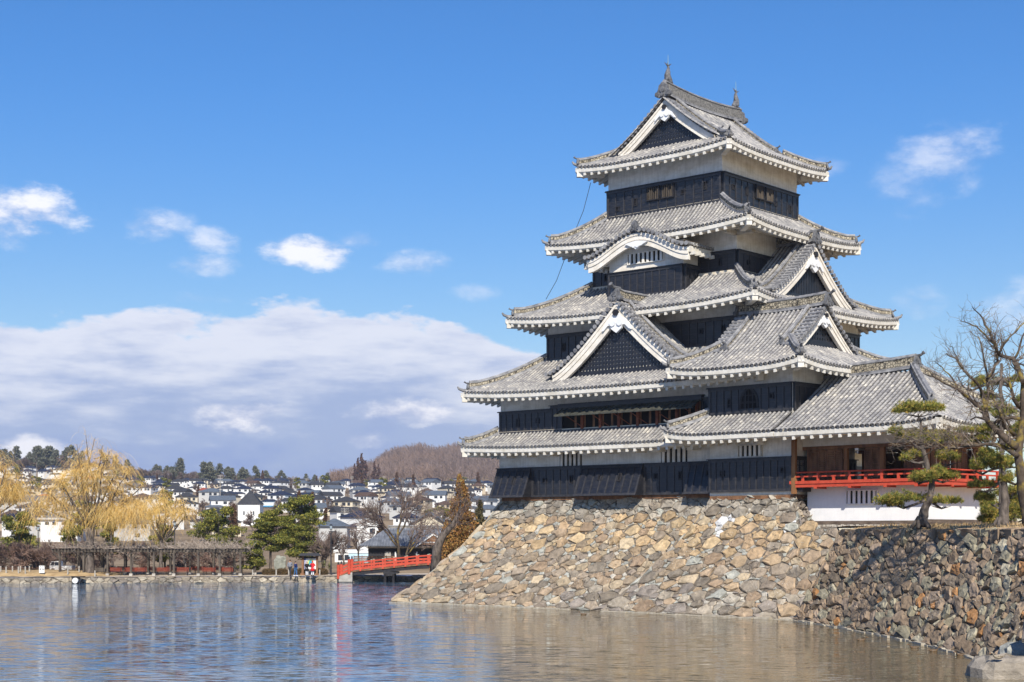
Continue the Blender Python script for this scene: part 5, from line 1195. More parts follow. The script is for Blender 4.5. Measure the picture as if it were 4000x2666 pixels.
# ---------------------------------------------------------------- hillside town
WALLC = {'white': (.74, .74, .72), 'cream': (.62, .55, .42), 'pale grey': (.48, .48, .47), 'beige': (.50, .42, .31)}
ROOFC = {'navy': (.022, .03, .06), 'dark grey': (.045, .046, .052), 'blue-grey': (.10, .12, .15), 'brown': (.10, .065, .05), 'rust red': (.30, .08, .055)}
MW = {k: m_noise('house_wall_'+k.replace(' ', '_'), tuple(x*.93 for x in v), v, .6, .85, 0) for k, v in WALLC.items()}
MR = {k: m_noise('house_roof_'+k.replace(' ', '_').replace('-', '_'), tuple(x*.8 for x in v), tuple(x*1.2 for x in v), 1.5, .75, 0, spec=.15) for k, v in ROOFC.items()}
mglass = NT('dark_window').out((.03, .035, .045), .2, .5)
def house(wc, rc, w, d, h, kind, annex, seed):
    rs = np.random.RandomState(seed); root = empty('hillside_house', (0, 0, 0), 'x', 'house', 'houses on the far hillside'); root['wc'] = wc; root['rc'] = rc
    b = MB(); b.box((-w/2, -d/2, -3), (w, 0, 0), (0, d, 0), (0, 0, h+3))
    if annex: b.box((-w/2-2.2, -d/2-1.6, -3), (w*.75, 0, 0), (0, d*.7, 0), (0, 0, 2.8+3))
    b.build('wall', MW[wc], root)
    r_ = MB(); e = .45
    def hip(x0, x1, y0, y1, z, rise, gab):
        wx, wy = x1-x0, y1-y0; ins = 0 if gab else min(wx, wy)/2
        if wx >= wy: R0, R1 = (x0+ins, (y0+y1)/2), (x1-ins, (y0+y1)/2)
        else: R0, R1 = ((x0+x1)/2, y0+ins), ((x0+x1)/2, y1-ins)
        A = [(x0, y0, z), (x1, y0, z), (x1, y1, z), (x0, y1, z), (R0[0], R0[1], z+rise), (R1[0], R1[1], z+rise)]; A2 = [(p[0], p[1], p[2]-.22) for p in A[:4]]
        if wx >= wy: F = [(0, 1, 5, 4), (1, 2, 5), (2, 3, 4, 5), (3, 0, 4)]
        else: F = [(0, 1, 4), (1, 2, 5, 4), (2, 3, 5), (3, 0, 4, 5)]
        r_.add(A+A2, F+[(0, 6, 7, 1), (1, 7, 8, 2), (2, 8, 9, 3), (3, 9, 6, 0), (9, 8, 7, 6)])
        return A
    A = hip(-w/2-e, w/2+e, -d/2-e, d/2+e, h, min(w, d)*.22, kind == 'gable')
    if annex: hip(-w/2-2.2-.5, -w/2-2.2+w*.75+.5, -d/2-1.6-.5, -d/2-1.6+d*.7, 2.8, 1.0, False)
    r_.build('roof', MR[rc], root)
    if kind == 'gable':
        g_ = MB()
        if w+0 >= d:
            for x in (-w/2, w/2): g_.add([(x, -d/2, h), (x, d/2, h), (x, 0, h+min(w, d)*.20)], [(0, 1, 2)])
        else:
            for y in (-d/2, d/2): g_.add([(-w/2, y, h), (w/2, y, h), (0, y, h+min(w, d)*.20)], [(0, 1, 2)])
        g_.build('gable_end', MW[wc], root)
    for (x, z) in ((-w*.27, h-1.6), (w*.08, h-1.6), (w*.32, h-1.6), (w*.15, 1.0)):
        if z < .6: continue
        m = MB(); ww = rs.uniform(.9, 1.7); m.box((x-ww/2, -d/2-.05, z-.1), (ww, 0, 0), (0, .06, 0), (0, 0, 1.1)); m.build('window', mglass, root)
    m = MB(); m.box((w/2-.01, -1.0, h-1.7), (.06, 0, 0), (0, 1.6, 0), (0, 0, 1.1)); m.build('window', mglass, root)
    return root
random.seed(21)
protos = [house('white', 'navy', 9.5, 7.5, 5.4, 'hip', True, 1), house('white', 'dark grey', 8.5, 7, 5.8, 'gable', False, 2), house('cream', 'dark grey', 9, 8, 5.3, 'hip', True, 3), house('pale grey', 'blue-grey', 11, 8, 5.2, 'hip', False, 4),
          house('white', 'brown', 8.5, 8, 5.4, 'gable', True, 5), house('beige', 'dark grey', 10, 8, 3.2, 'hip', False, 6), house('white', 'blue-grey', 10.5, 8.5, 5.5, 'gable', True, 7), house('cream', 'rust red', 8.5, 7.5, 5.3, 'hip', False, 8),
          house('white', 'navy', 7.5, 9, 5.6, 'gable', False, 9), house('beige', 'brown', 9, 8, 5.2, 'hip', True, 10), house('white', 'dark grey', 12, 8, 5.8, 'hip', True, 11)]
used = set(); rows = [345, 395, 450, 505, 560, 620, 685, 750, 815, 880, 945, 1005]
occupied = []
for ri, Y0 in enumerate(rows):
    hs = []; x = -.345*Y0; xr = (-.015 if Y0 < 900 else -.04)*Y0
    while x < xr:
        x += random.uniform(8.0, 13.5); Y = Y0+random.uniform(-14, 14); px = CX+FPX*x/Y
        if random.random() < .10: x += random.uniform(4, 16)
        if ri < 2 and px > 1350 and random.random() < .5: continue
        if Y < 440 and 905 < px < 1040: continue
        if ri < 3 and random.random() < .45: continue
        if Y0 > 930 and px > 1150 and random.random() < .35: continue
        hs.append((x, Y))
    hs.sort(key=lambda q: q[0]/q[1])
    for hi, (x, Y) in enumerate(hs):
        k = random.choices(range(len(protos)), [3, 3, 2, 2, 1.2, 1.2, 2.5, .7, 2.5, 1, 2.5])[0]; o = protos[k]
        if k in used: o = copy_tree(protos[k])
        used.add(k); o.location = (x, Y, zt(x, Y)); o.rotation_euler.z = random.choice([-.55, -.3, .0, .25, .5, .8])+random.uniform(-.1, .1); s_ = random.uniform(.58, .80); o.scale = (s_, s_, s_*1.08)
        o['label'] = '%s house with %s roof, %s from the left in the %s hillside row' % (o['wc'], o['rc'], ORD[hi], ORD[ri]); occupied.append((x, Y))
for o in list(COL.objects):
    if o.name.startswith('hillside_house'):
        if 'wc' in o: del o['wc']
        if 'rc' in o: del o['rc']
# trees scattered through the town
pb = [bare_tree('town_tree', (0, 0, 0), 8.5, 300+i, 'x', 'bare trees between the hillside houses', mats=('twig', 'twig'), maxl=4, nch=(4, 5), tw=.05) for i in range(2)]
pp2 = [far_pine('town_evergreen', (0, 0, 0), 9, 6, 310, 'x', 'evergreens between the hillside houses', n=1200, size=.6, npad=12), far_pine('town_evergreen', (0, 0, 0), 10, 4.5, 311, 'x', 'evergreens between the hillside houses', n=1200, size=.6, shape='cone', npad=12, cols=[(.12, .06, .035), (.09, .055, .03), (.15, .08, .05)])]
pl_ = []
for i in range(190):
    Y = random.uniform(285, 1010); x = random.uniform(-.34, -.02)*Y; k = random.random(); pl_.append((x, Y, 0 if k < .42 else 1 if k < .78 else 2 if k < .9 else 3))
pl_.sort(key=lambda q: q[0]/q[1]); seen = set(); cnt = [0, 0]
nm_ = {0: 'bare grey-brown tree', 1: 'bare grey-brown tree', 2: 'dark green evergreen', 3: 'brown conifer'}
cn = {}
for (x, Y, k) in pl_:
    o = (pb+pp2)[k]
    if k in seen: o = copy_tree(o)
    seen.add(k); o.location = (x, Y, zt(x, Y)-.3); o.rotation_euler.z = random.random()*6; s_ = random.uniform(.6, 1.05); o.scale = (s_, s_, s_); nm2 = nm_[k]; cn[nm2] = cn.get(nm2, 0)+1
    n_ = cn[nm2]; w_ = ORD[n_-1] if n_ <= 40 else '%dth' % n_
    o['label'] = '%s among the hillside houses, %s of its kind from the left' % (nm2, w_)
# skyline trees on the left ridge
rp = [far_pine('ridge_pine', (0, 0, 0), 13, 8, 320, 'x', 'pines on the left skyline', n=1500, size=.7, npad=12, cols=[(.12, .13, .085), (.16, .155, .10), (.10, .11, .075)])]
rb = [bare_tree('ridge_bare_tree', (0, 0, 0), 13, 330+i, 'x', 'bare trees on the left skyline', mats=('twig', 'twig'), maxl=4, nch=(4, 6), tw=.07) for i in range(2)]
L_ = []
for i in range(190):
    px = -60+i*(1345/190)+random.uniform(-8, 8); Y = random.uniform(1040, 1100); x = (px-CX)/FPX*Y
    k = 0 if random.random() < (.30 if px > 450 else .22) else random.choice((1, 2)); hh = float(np.interp(px, [0, 250, 520, 700, 900, 1100, 1300], [1.3, 1.4, 1.2, 1.35, 1.15, 1.0, .7]))*random.uniform(.8, 1.15); L_.append((x, Y, k, hh))
seen = set(); cn = {0: 0, 1: 0}
for (x, Y, k, hh) in L_:
    o = (rp+rb)[k]
    if k in seen: o = copy_tree(o)
    seen.add(k); o.location = (x, Y, zt(x, Y)-.5); o.rotation_euler.z = random.random()*6; o.scale = (hh, hh, hh); kk = min(k, 1); cn[kk] += 1
    w_ = ORD[cn[kk]-1] if cn[kk] <= 40 else '%dth' % cn[kk]
    o['label'] = '%s on the left skyline above the town, %s of its kind from the left' % (('dark pine', 'bare tree')[kk], w_)
# wooded hill: far-off wood that reads as one mass
rs = np.random.RandomState(8); V = []
cand = []
for i in range(9000):
    Y = rs.uniform(1080, 2000); px = rs.uniform(1280, 2150); x = (px-CX)/FPX*Y
    if px < 1250 and Y < 1130: continue
    cand.append((x, Y, px))
cand = cand[:5600]
for (x, Y, px) in cand:
    z = zt(x, Y)-.5
    if px < 1285: continue
    h = rs.uniform(9, 15); d = np.array((rs.randn()*.05, rs.randn()*.05, 1)); b = np.array((x, Y, z)); top_ = b+d*h
    V += [b+(-.14, 0, 0), b+(.14, 0, 0), top_]
    for k in range(26):
        f = rs.uniform(.28, .95); q = b+d*h*f; a = rs.rand()*6.28; l = h*.34*(1.15-f)+.8; e = q+np.array((math.cos(a)*l, math.sin(a)*l, l*rs.uniform(.5, 1.5))); w_ = .10
        V += [q+(-w_, 0, -w_), q+(w_, 0, w_), e]
def m_wood():
    t = NT('winter_wood'); v = t.coord(); n = t.noise(v, .012, 5, .6); n2 = t.noise(v, .09, 3, .6)
    c = t.ramp(n, [(.35, (.15, .105, .095)), (.5, (.20, .14, .12)), (.65, (.28, .17, .11))]); c = t.mix(.4, c, t.ramp(n2, [(.35, (.09, .075, .06)), (.65, (.33, .26, .23))])); return t.out(c, .95, .1)
M['wood'] = m_wood()
tag(quads_obj('winter_wood', np.array(V), 3, M['wood']), 'bare winter woodland covering the far hill behind the town', 'woodland', kind='stuff')
rc_ = [far_pine('hill_cedar', (0, 0, 0), 19, 9, 341, 'x', 'reddish cedars at the foot of the wooded hill', n=1500, size=.8, shape='cone', npad=14, cols=[(.10, .05, .035), (.14, .07, .05), (.07, .04, .03)], cat='conifer')]
for i, px in enumerate((1385, 1398, 1412, 1428, 1462, 1478)):
    o = rc_[0] if i == 0 else copy_tree(rc_[0]); Y = 1075; x = (px-CX)/FPX*Y; o.location = (x, Y, zt(x, Y)); s_ = (.8, 1.0, 1.15, .9, .85, .75)[i]; o.scale = (s_, s_, s_); o['label'] = 'dark reddish cedar at the hill foot, %s from the left of the six' % ORD[i]
# ---------------------------------------------------------------- buildings and things of the middle distance
def simple_box(name, mat, parent, p, ex, ey, ez):
    m = MB(); m.box(p, ex, ey, ez); return m.build(name, mat, parent)
# white tower with pointed grey roof
def bldg(name, px, py, Y, w, d, h, wall, roof, kind, label, rise=None, rot=0., cat='building', wins=(), e=.6):
    X, _, z = at(px, py, Y); root = empty(name, (X, Y, z), label, cat); cc, ss = math.cos(rot), math.sin(rot); ex, ey = np.array((cc, ss, 0)), np.array((-ss, cc, 0)); o = np.array((X, Y, z))
    m = MB(); m.box(o-ex*w/2-(0, 0, 6), ex*w, ey*d, (0, 0, h+6)); 
    rise = rise or min(w, d)*.28
    if kind == 'gable': m.add([o-ex*w/2+(0, 0, h), o+ex*w/2+(0, 0, h), o+(0, 0, h+rise*.94)], [(0, 1, 2)])
    m.build('wall', wall, root); r_ = MB(); A = [o-ex*(w/2+e)-ey*e, o+ex*(w/2+e)-ey*e, o+ex*(w/2+e)+ey*(d+e), o-ex*(w/2+e)+ey*(d+e)]; A = [a+(0, 0, h) for a in A]
    if kind == 'gable':
        R0, R1 = o-ey*e+(0, 0, h+rise), o+ey*(d+e)+(0, 0, h+rise); V = A+[R0, R1]+[q-(0, 0, .3) for q in A+[R0, R1]]
        r_.add(V, [(1, 2, 5, 4), (3, 0, 4, 5), (7, 8, 11, 10), (9, 6, 10, 11), (0, 4, 10, 6), (4, 1, 7, 10), (2, 1, 7, 8), (0, 3, 9, 6)])
    elif kind == 'flat': r_.box(A[0], ex*(w+2*e), ey*(d+2*e), (0, 0, .4))
    elif kind == 'cone': r_.add(A+[o+ey*d/2+(0, 0, h+rise)], [(0, 1, 4), (1, 2, 4), (2, 3, 4), (3, 0, 4), (3, 2, 1, 0)])
    else:
        i_ = min(w, d)/2+e; ra, rb2 = o+ey*d/2-ex*max(.2, w/2-d/2)+(0, 0, h+rise), o+ey*d/2+ex*max(.2, w/2-d/2)+(0, 0, h+rise); V = A+[ra, rb2]; r_.add(V, [(0, 1, 5, 4), (1, 2, 5), (2, 3, 4, 5), (3, 0, 4), (3, 2, 1, 0)])
    r_.build('roof', roof, root)
    for (a, b, ww, hh) in wins:
        m = MB(); m.box(o+ex*(a-ww/2)-ey*.06+(0, 0, b), ex*ww, ey*.1, (0, 0, hh)); m.build('window', mglass, root)
    return root
bldg('white_tower', 972, 2085, 420, 5.9, 5.9, 7.9, MW['white'], MR['dark grey'], 'cone', 'white tower with a pointed dark grey roof rising behind the pines', rise=3.9, cat='tower', wins=[(-1.3, 5, .35, 1), (1.3, 5, .35, 1), (-1.3, 2.6, .35, 1), (1.3, 2.6, .35, 1)], e=.3)
bldg('gabled_hall', 1677, 2100, 290, 6.1, 9, 2.6, MW['cream'], MR['blue-grey'], 'gable', 'cream gabled hall behind the black roofed gatehouse', rise=2.2, wins=[(-1.4, .5, 1.2, 1.3), (1.4, .5, 1.2, 1.3)], e=.7)
bldg('white_apartment', 1436, 2170, 262, 3.6, 6, 5.2, MW['white'], MW['pale grey'], 'gable', 'tall white gabled building between the lamp post and the gatehouse roof', rise=1.1, wins=[(.8, 3.6, .9, .9), (.8, 1.6, .9, .9)], e=.15)
bldg('white_shop', 1355, 2205, 232, 3.6, 5, 1.75, MW['white'], MW['white'], 'flat', 'low white flat-roofed shop with wide windows behind the bare trees', e=.2, wins=[(-.9, .6, .8, .8), (.2, .6, 1.1, .8)])
bldg('blue_shed', 1420, 2198, 226, 4.3, 3, 1.35, m_noise('pale_blue_sheet', (.40, .55, .66), (.50, .66, .78), 1, .6, 0), MW['white'], 'flat', 'pale blue metal shed beside the black gatehouse', e=.1, cat='shed', wins=[(1.2, .3, 1.3, .6)])
bldg('long_warehouse', 365, 1868, 1010, 20, 10, 5, MW['white'], MW['white'], 'gable', 'long bright white warehouse high on the left of the hillside', rise=2.2)
bldg('white_block', 545, 1975, 700, 10.5, 8, 6.8, MW['white'], MW['white'], 'flat', 'white flat-roofed three-storey block above the willow crown', wins=[(-3, 4, 1.6, 1), (0, 4, 1.6, 1), (3, 4, 1.6, 1)])
bldg('low_pale_hall', 230, 2075, 330, 7.8, 9, 2.4, MW['white'], MW['pale grey'], 'flat', 'white flat-roofed hall left of the big willow trunk', wins=[(-2.5, 1.3, .8, .6), (-1, 1.3, .8, .6), (1, 1.3, .8, .6)])
bldg('blue_roofed_store', 1092, 1998, 560, 12, 8, 1.6, MW['white'], m_noise('bright_blue_sheet', (.03, .20, .42), (.05, .28, .52), .6, .5, 0), 'flat', 'long low store with a bright blue roof above the big pines')
bldg('grey_roof_house', 1300, 2110, 300, 5.5, 6, 2.6, MW['pale grey'], MR['blue-grey'], 'hip', 'grey house with blue-grey roof behind the bare trees beside the lamp post', e=.5, wins=[(0, .8, 1.5, .9)])
bldg('cream_corner_house', 1790, 2120, 280, 5, 6, 3.4, MW['cream'], MR['dark grey'], 'hip', 'cream house with dark roof beside the russet conifer', e=.5)
# black gatehouse
gX, gY, gZ = at(1560, 2200, 206); gh = empty('black_gatehouse', (gX, gY, gZ), 'black walled gatehouse with a broad grey tiled roof behind the red bridge', 'building')
GF = Frame(gX, gY, 0)
m = MB(); m.box((gX-4.1, gY-0, gZ-.5), (9.6, 0, 0), (0, 7, 0), (0, 0, 2.75)); m.build('wall', M['black_dull'], gh)
m = MB(); m.box((gX-4.2, gY-.05, gZ+1.95), (9.8, 0, 0), (0, .3, 0), (0, 0, .25)); m.build('cornice', M['trim'], gh)
s_ = Side(np.array((gX-5.2, gY-1.1)), np.array((1., 0)), np.array((0, 1.)), 11.6, 4.4, gZ+2.2, gZ+4.6, .1, .06); mb = MB(); slope_tiles(mb, s_.fn, 11.6, 5, [0, 1], [0, 3.4], [11.6, 11.6], cap=True); M['gate_tile'] = m_noise('blue_grey_tile', (.10, .11, .13), (.22, .235, .27), 1.4, .5, .2)
mb.build('roof', [M['gate_tile'], M['gate_tile'], M['gate_tile']], gh)
s_ = Side(np.array((gX-5.2, gY+7.7)), np.array((0, -1.)), np.array((1., 0)), 8.8, 3.4, gZ+2.2, gZ+4.6, .1, .06); mb = MB(); slope_tiles(mb, s_.fn, 8.8, 4, [0, 1], [0, 4.4], [8.8, 4.4], cap=False); mb.build('roof', [M['gate_tile']]*3, gh)
ridge_obj(gh, [(gX-1.8+i*.9, gY+3.3, gZ+4.6) for i in range(10)], .25, .22, 'roof_ridge', cap=.08)
for (a, w_, mt) in ((-1.9, .8, 'concrete'), (-.6, .2, 'white'), (2.2, .2, 'white'), (3.6, .9, 'dark')):
    m = MB(); m.box((gX+a, gY-.08, gZ+.3), (w_, 0, 0), (0, .1, 0), (0, 0, 1.2)); m.build('door' if w_ > .5 else 'wall_lantern', M[mt], gh)
gg = MB(); gx = gX+4.6; zg = gZ+2.4; gg.add([(gx-2.1, gY-1.6, zg), (gx+2.1, gY-1.6, zg), (gx, gY-1.6, zg+1.45)], [(0, 1, 2)]); go_ = gg.build('gable', M['brown'], gh)
gg = MB()
for sx in (-1, 1): gg.box((gx, gY-1.7, zg+1.45), (sx*2.3, 0, -1.6), (0, 5.4, 0), (0, 0, .12), 0)
gg.build('gable_roof', M['gate_tile'], go_); gg = MB()
for sx in (-1, 1): gg.box((gx, gY-1.75, zg+1.3), (sx*2.3, 0, -1.6), (0, .1, 0), (0, 0, .22), 0)
gg.box((gx-1.3, gY-1.66, zg+.28), (2.6, 0, 0), (0, .05, 0), (0, 0, .1)); gg.build('bargeboard', M['white'], go_)
m = empty('slatted_fence', at(1460, 2206, 200), 'dark brown horizontal slat fence in front of the black gatehouse', 'fence'); fx, fy, fz_ = at(1381, 2206, 200)
for i in range(5): q = MB(); q.box((fx, fy, fz_+.12+i*.2), (5.3, 0, 0), (0, .04, 0), (0, 0, .14)); q.build('slat', M['brown'], m)
for i in range(6): q = MB(); q.box((fx+i*1.04, fy+.05, fz_-.2), (.08, 0, 0), (0, .08, 0), (0, 0, 1.35)); q.build('fence_post', M['black_dull'], m)
# ---------------------------------------------------------------- vermilion bridge
br = empty('red_bridge', (-12, 168, .6), 'vermilion railed wooden footbridge rising from the far path toward the stone base', 'bridge')
bx = [-19.0, -17.7, -10, -2, 6]; bz = [.62, 1.20, 1.98, 2.35, 2.2]
by_ = lambda x: 170.4-(x+19)*.16
def bzf(x): return float(np.interp(x, bx, bz))
def bline(x0, x1, dy, dz, n=14): return [np.array((x, by_(x)+dy, bzf(x)+dz)) for x in np.linspace(x0, x1, n)]
for dy in (0, 3.0):
    m = MB()
    for dz, hh in ((.82, .12), (.45, .16), (.08, .22)):
        P = bline(-18.9 if dz > .1 else -18.9, 6, dy, dz, 24)
        for a, b in zip(P[:-1], P[1:]): m.box(a-(0, .06, 0), b-a, (0, .12, 0), (0, 0, hh))
    m.build('railing', M['verm'], br)
    for i, x in enumerate([-17.75+1.24*k for k in range(19)]):
        m = MB(); p = np.array((x, by_(x)+dy, bzf(x))); m.box(p-(.09, .09, .1), (.18, 0, 0), (0, .18, 0), (0, 0, 1.12)); 
        m.build('rail_post', M['verm'], br)
        m = MB(); m.box(p+(.55, -.05, .3), (.16, 0, 0), (0, .1, 0), (0, 0, .2)); m.build('rail_block', M['verm'], br)
        if i < 12: m = MB(); m.box(p+(-.1, -.1, 1.0), (.2, 0, 0), (0, .2, 0), (0, 0, .05)); m.build('post_cap', M['copper'], br)
    for x, h_ in ((-18.95, 1.25), (-17.75, 1.3)):
        m = MB(); p = np.array((x, by_(x)+dy, bzf(x)-.3)); m.tube([p, p+(0, 0, h_+.3)], .17, 10); po_ = m.build('newel_post', M['verm'], br)
        m = MB(); p2 = p+(0, 0, h_+.3); m.tube([p2, p2+(0, 0, .05), p2+(0, 0, .1), p2+(0, 0, .22), p2+(0, 0, .36)], [.12, .12, .06, .11, .01], 8); m.build('newel_finial', M['steel'], po_)
m = MB(); P = bline(-18.9, 6, 0, 0, 24)
for a, b in zip(P[:-1], P[1:]): m.box(a-(0, 0, .12), b-a, (0, 3.0, 0), (0, 0, .12))
m.build('deck', M['brown'], br); m = MB(); P = bline(-17.7, 6, .1, -.12, 20)
for dy in (0, 1.4, 2.6):
    for a, b in zip(P[:-1], P[1:]): m.box(a+(0, dy, -.38), b-a, (0, .2, 0), (0, 0, .38))
m.build('girders', M['black_dull'], br)
for x in (-13.3, -6.2):
    m = MB(); p = np.array((x, by_(x), 0))
    m.box(p+(-.7, .1, bzf(x)-.72), (1.6, 0, 0), (0, 2.6, 0), (0, 0, .22)); m.box(p+(-.35, -.1, bzf(x)-.95), (.7, 0, 0), (0, 3, 0), (0, 0, .24)); m.build('pier_cap', M['black_dull'], br)
    for dx, dy in ((-.5, .2), (.4, .2), (-.5, 2.5), (.4, 2.5)): m = MB(); m.tube([p+(dx, dy, -1), p+(dx, dy, bzf(x)-.7)], .15, 8); m.build('pile', M['black_dull'], br)
m = MB(); m.add([(-18.9, 170.3, .05), (-17.4, 170.1, .05), (-17.4, 170.1, 1.1), (-18.9, 170.3, .6), (-18.9, 173.6, .05), (-17.4, 173.4, .05), (-17.4, 173.4, 1.1), (-18.9, 173.6, .6)], [(0, 1, 2, 3), (4, 7, 6, 5), (3, 2, 6, 7), (1, 5, 6, 2)]); m.build('abutment', M['concrete'], br)
# ---------------------------------------------------------------- pergola and benches
pg = empty('wisteria_pergola', (-37, 170, .6), 'long weathered timber pergola with bare tangled vines on top, beside the willow', 'pergola')
PX = [420, 512, 601, 679, 775, 858, 939]; Yp = 170.0; zg0 = .66
fx_ = [(p-CX)/FPX*Yp for p in PX]; fx_ = [fx_[0]-2*2.6-.0, fx_[0]-2.6]+fx_
def ppost(x, y, w_=.2):
    m = MB(); m.box((x-w_/2, y-w_/2, zg0+.28), (w_, 0, 0), (0, w_, 0), (0, 0, 2.35)); 
    for sx in (-1, 1): m.box((x-.05, y-.06, zg0+1.95), (sx*.62, 0, .62), (0, .12, 0), (.1*sx, 0, 0)); 
    o = m.build('pergola_post', M['greywood'], pg); m = MB(); m.box((x-.17, y-.17, zg0-.1), (.34, 0, 0), (0, .34, 0), (0, 0, .4)); m.build('post_footing', M['concrete'], o)
for x in fx_: ppost(x, Yp)
for x in fx_: ppost(x+1.0, Yp+3.6)
for x in fx_: ppost(x+.3, Yp+7.0)
for dy in (0, 3.6, 7.0): m = MB(); m.box((fx_[0]-.8, Yp+dy-.1, zg0+2.62), (fx_[-1]-fx_[0]+1.7, 0, 0), (0, .2, 0), (0, 0, .2)); m.build('pergola_beam', M['greywood'], pg)
n_ = int((fx_[-1]-fx_[0]+1.6)/.36)
for i in range(n_): m = MB(); m.box((fx_[0]-.7+i*.36, Yp-.8, zg0+2.83), (.09, 0, 0), (0, 8.6, 0), (0, 0, .15)); m.build('pergola_rafter', M['greywood'], pg)
rs = np.random.RandomState(12); segs = []
for i in range(900):
    x = rs.uniform(fx_[0]-.8, fx_[-1]+1); y = Yp+rs.uniform(-.8, 7.8); p = np.array((x, y, zg0+3.0+rs.rand()*.12)); d = np.array((rs.randn(), rs.randn()*.5, .12+rs.rand()*.35)); grow(rs, p, d, rs.uniform(.5, 1.3), rs.uniform(.015, .045), 0, 1, segs, 4, .5, .02, (1, 2), (.4, .7), 1.0, .7)
M['vine'] = m_noise('bare_vine', (.20, .16, .13), (.42, .35, .29), 2, .9, 0); quads_obj('bare_vines', ribbons(segs), 4, M['vine'], pg)
M['benchred'] = m_noise('red_brown_bench_paint', (.15, .028, .014), (.25, .05, .022), 2, .5, 0)
def bench(mat='benchred'):
    root = empty('park_bench', (0, 0, 0), 'x', 'bench'); 
    m = MB(); [m.box((-.75, -.22+i*.11, .42), (1.5, 0, 0), (0, .085, 0), (0, 0, .035)) for i in range(4)]; m.build('seat', M[mat], root)
    m = MB(); [m.box((-.75, -.30-.03*i, .50+i*.105), (1.5, 0, 0), (0, .03, 0), (0, 0, .085)) for i in range(4)]; m.build('backrest', M[mat], root)
    for x in (-.62, .6):
        m = MB(); m.tube([(x, -.42, .92), (x, -.28, .45), (x, -.22, .3), (x, -.34, 0)], .028, 5); m.tube([(x, .22, .45), (x, .16, .3), (x, .3, 0)], .028, 5); m.tube([(x, -.25, .42), (x, .22, .42)], .028, 5); m.tube([(x, -.3, .66), (x, .2, .66), (x, .22, .42)], .022, 5); m.build('bench_frame', M['steel'], root)
    return root
B0 = bench(); B0['group'] = 'red benches under the pergola'
bsp = [(452, 171.2), (509, 171.2), (548, 171.0), (637, 171.2), (709, 171.0), (818, 171.0), (886, 171.2), (478, 175.4), (585, 175.2), (672, 175.4), (752, 175.4), (785, 175.0), (930-80, 175.8)]
fr_ = sorted([b for b in bsp if b[1] < 173]); bk_ = sorted([b for b in bsp if b[1] > 173])
for j, (px, Y) in enumerate(fr_+bk_):
    o = B0 if j == 0 else copy_tree(B0); o.location = ((px-CX)/FPX*Y, Y, zt(0, Y)); o.rotation_euler.z = random.uniform(-.12, .12)+(math.pi if j % 3 == 1 else 0)
    o['label'] = ('red slatted bench, %s from the left in the front row under the pergola' % ORD[j]) if j < len(fr_) else ('red slatted bench, %s from the left in the back row under the pergola' % ORD[j-len(fr_)])
B1 = bench('greywood'); o = B1; o.location = ((387-CX)/FPX*171, 171, zg0); o['label'] = 'weathered grey bench beside the willow trunk'; o = copy_tree(B1); o.location = ((925-CX)/FPX*176, 176, zg0); o['label'] = 'weathered grey bench at the right end of the pergola'
# ---------------------------------------------------------------- small park furniture
def lamp(px, py, Y, h, label):
    X, _, z = at(px, py, Y); root = empty('street_lamp', (X, Y, z), label, 'lamp post'); m = MB(); m.tube([(X, Y, z), (X, Y, z+h*.25), (X, Y, z+h-.5)], [.10, .07, .05], 8); m.tube([(X, Y, z+h-.5), (X, Y, z+h-.42)], .16, 8); m.build('post', M['steel'], root)
    m = MB(); m.tube([(X, Y, z+h-.42), (X, Y, z+h-.05)], [.11, .16], 6); m.build('lantern', M['lampglass'], root); m = MB(); m.tube([(X, Y, z+h-.05), (X, Y, z+h), (X, Y, z+h+.12)], [.22, .2, .03], 6); m.build('lantern_cap', M['steel'], root)
M['lampglass'] = NT('lamp_glass').out((.35, .42, .46), .3, .5)
lamp(1293, 2246, 173, 5.5, 'tall dark lamp post beside the bare tree left of the red bridge'); lamp(682, 2215, 184, 5.3, 'dark lamp post rising behind the middle of the pergola'); lamp(149, 2215, 186, 4.8, 'dark lamp post among the plum trees left of the willow')
# posts and rope
for i, px in enumerate((3, 24, 49, 72, 80, 99, 115, 165, 238, 265, 309, 1079, 1128, 1249, 987, 371)):
    Y = 168.6 if i % 2 or i > 10 else 170.4; Y = 171.5 if i >= 11 and px > 900 else Y; X = (px-CX)/FPX*Y; z = zt(X, Y)+(.42 if px < 330 else .0); m = MB(); m.tube([(X, Y, z-.2), (X, Y, z+.62), (X, Y, z+.66)], [.075, .075, .05], 7)
    o = m.build('path_post', M['concrete']); tag(o, 'short pale round post at the path edge, %s from the left' % ORD[sorted((3, 24, 49, 72, 80, 99, 115, 165, 238, 265, 309, 1079, 1128, 1249, 987, 371)).index(px)], 'post', 'short posts along the path')
m = MB(); P = [((px-CX)/FPX*169, 169, zt(0, 169)+.42+.5-(.06 if i % 2 else 0)) for i, px in enumerate(range(-20, 320, 12))]; m.tube(P, .018, 4); tag(m.build('rope_line', M['brown']), 'thin sagging rope strung between the short posts on the left', 'rope')
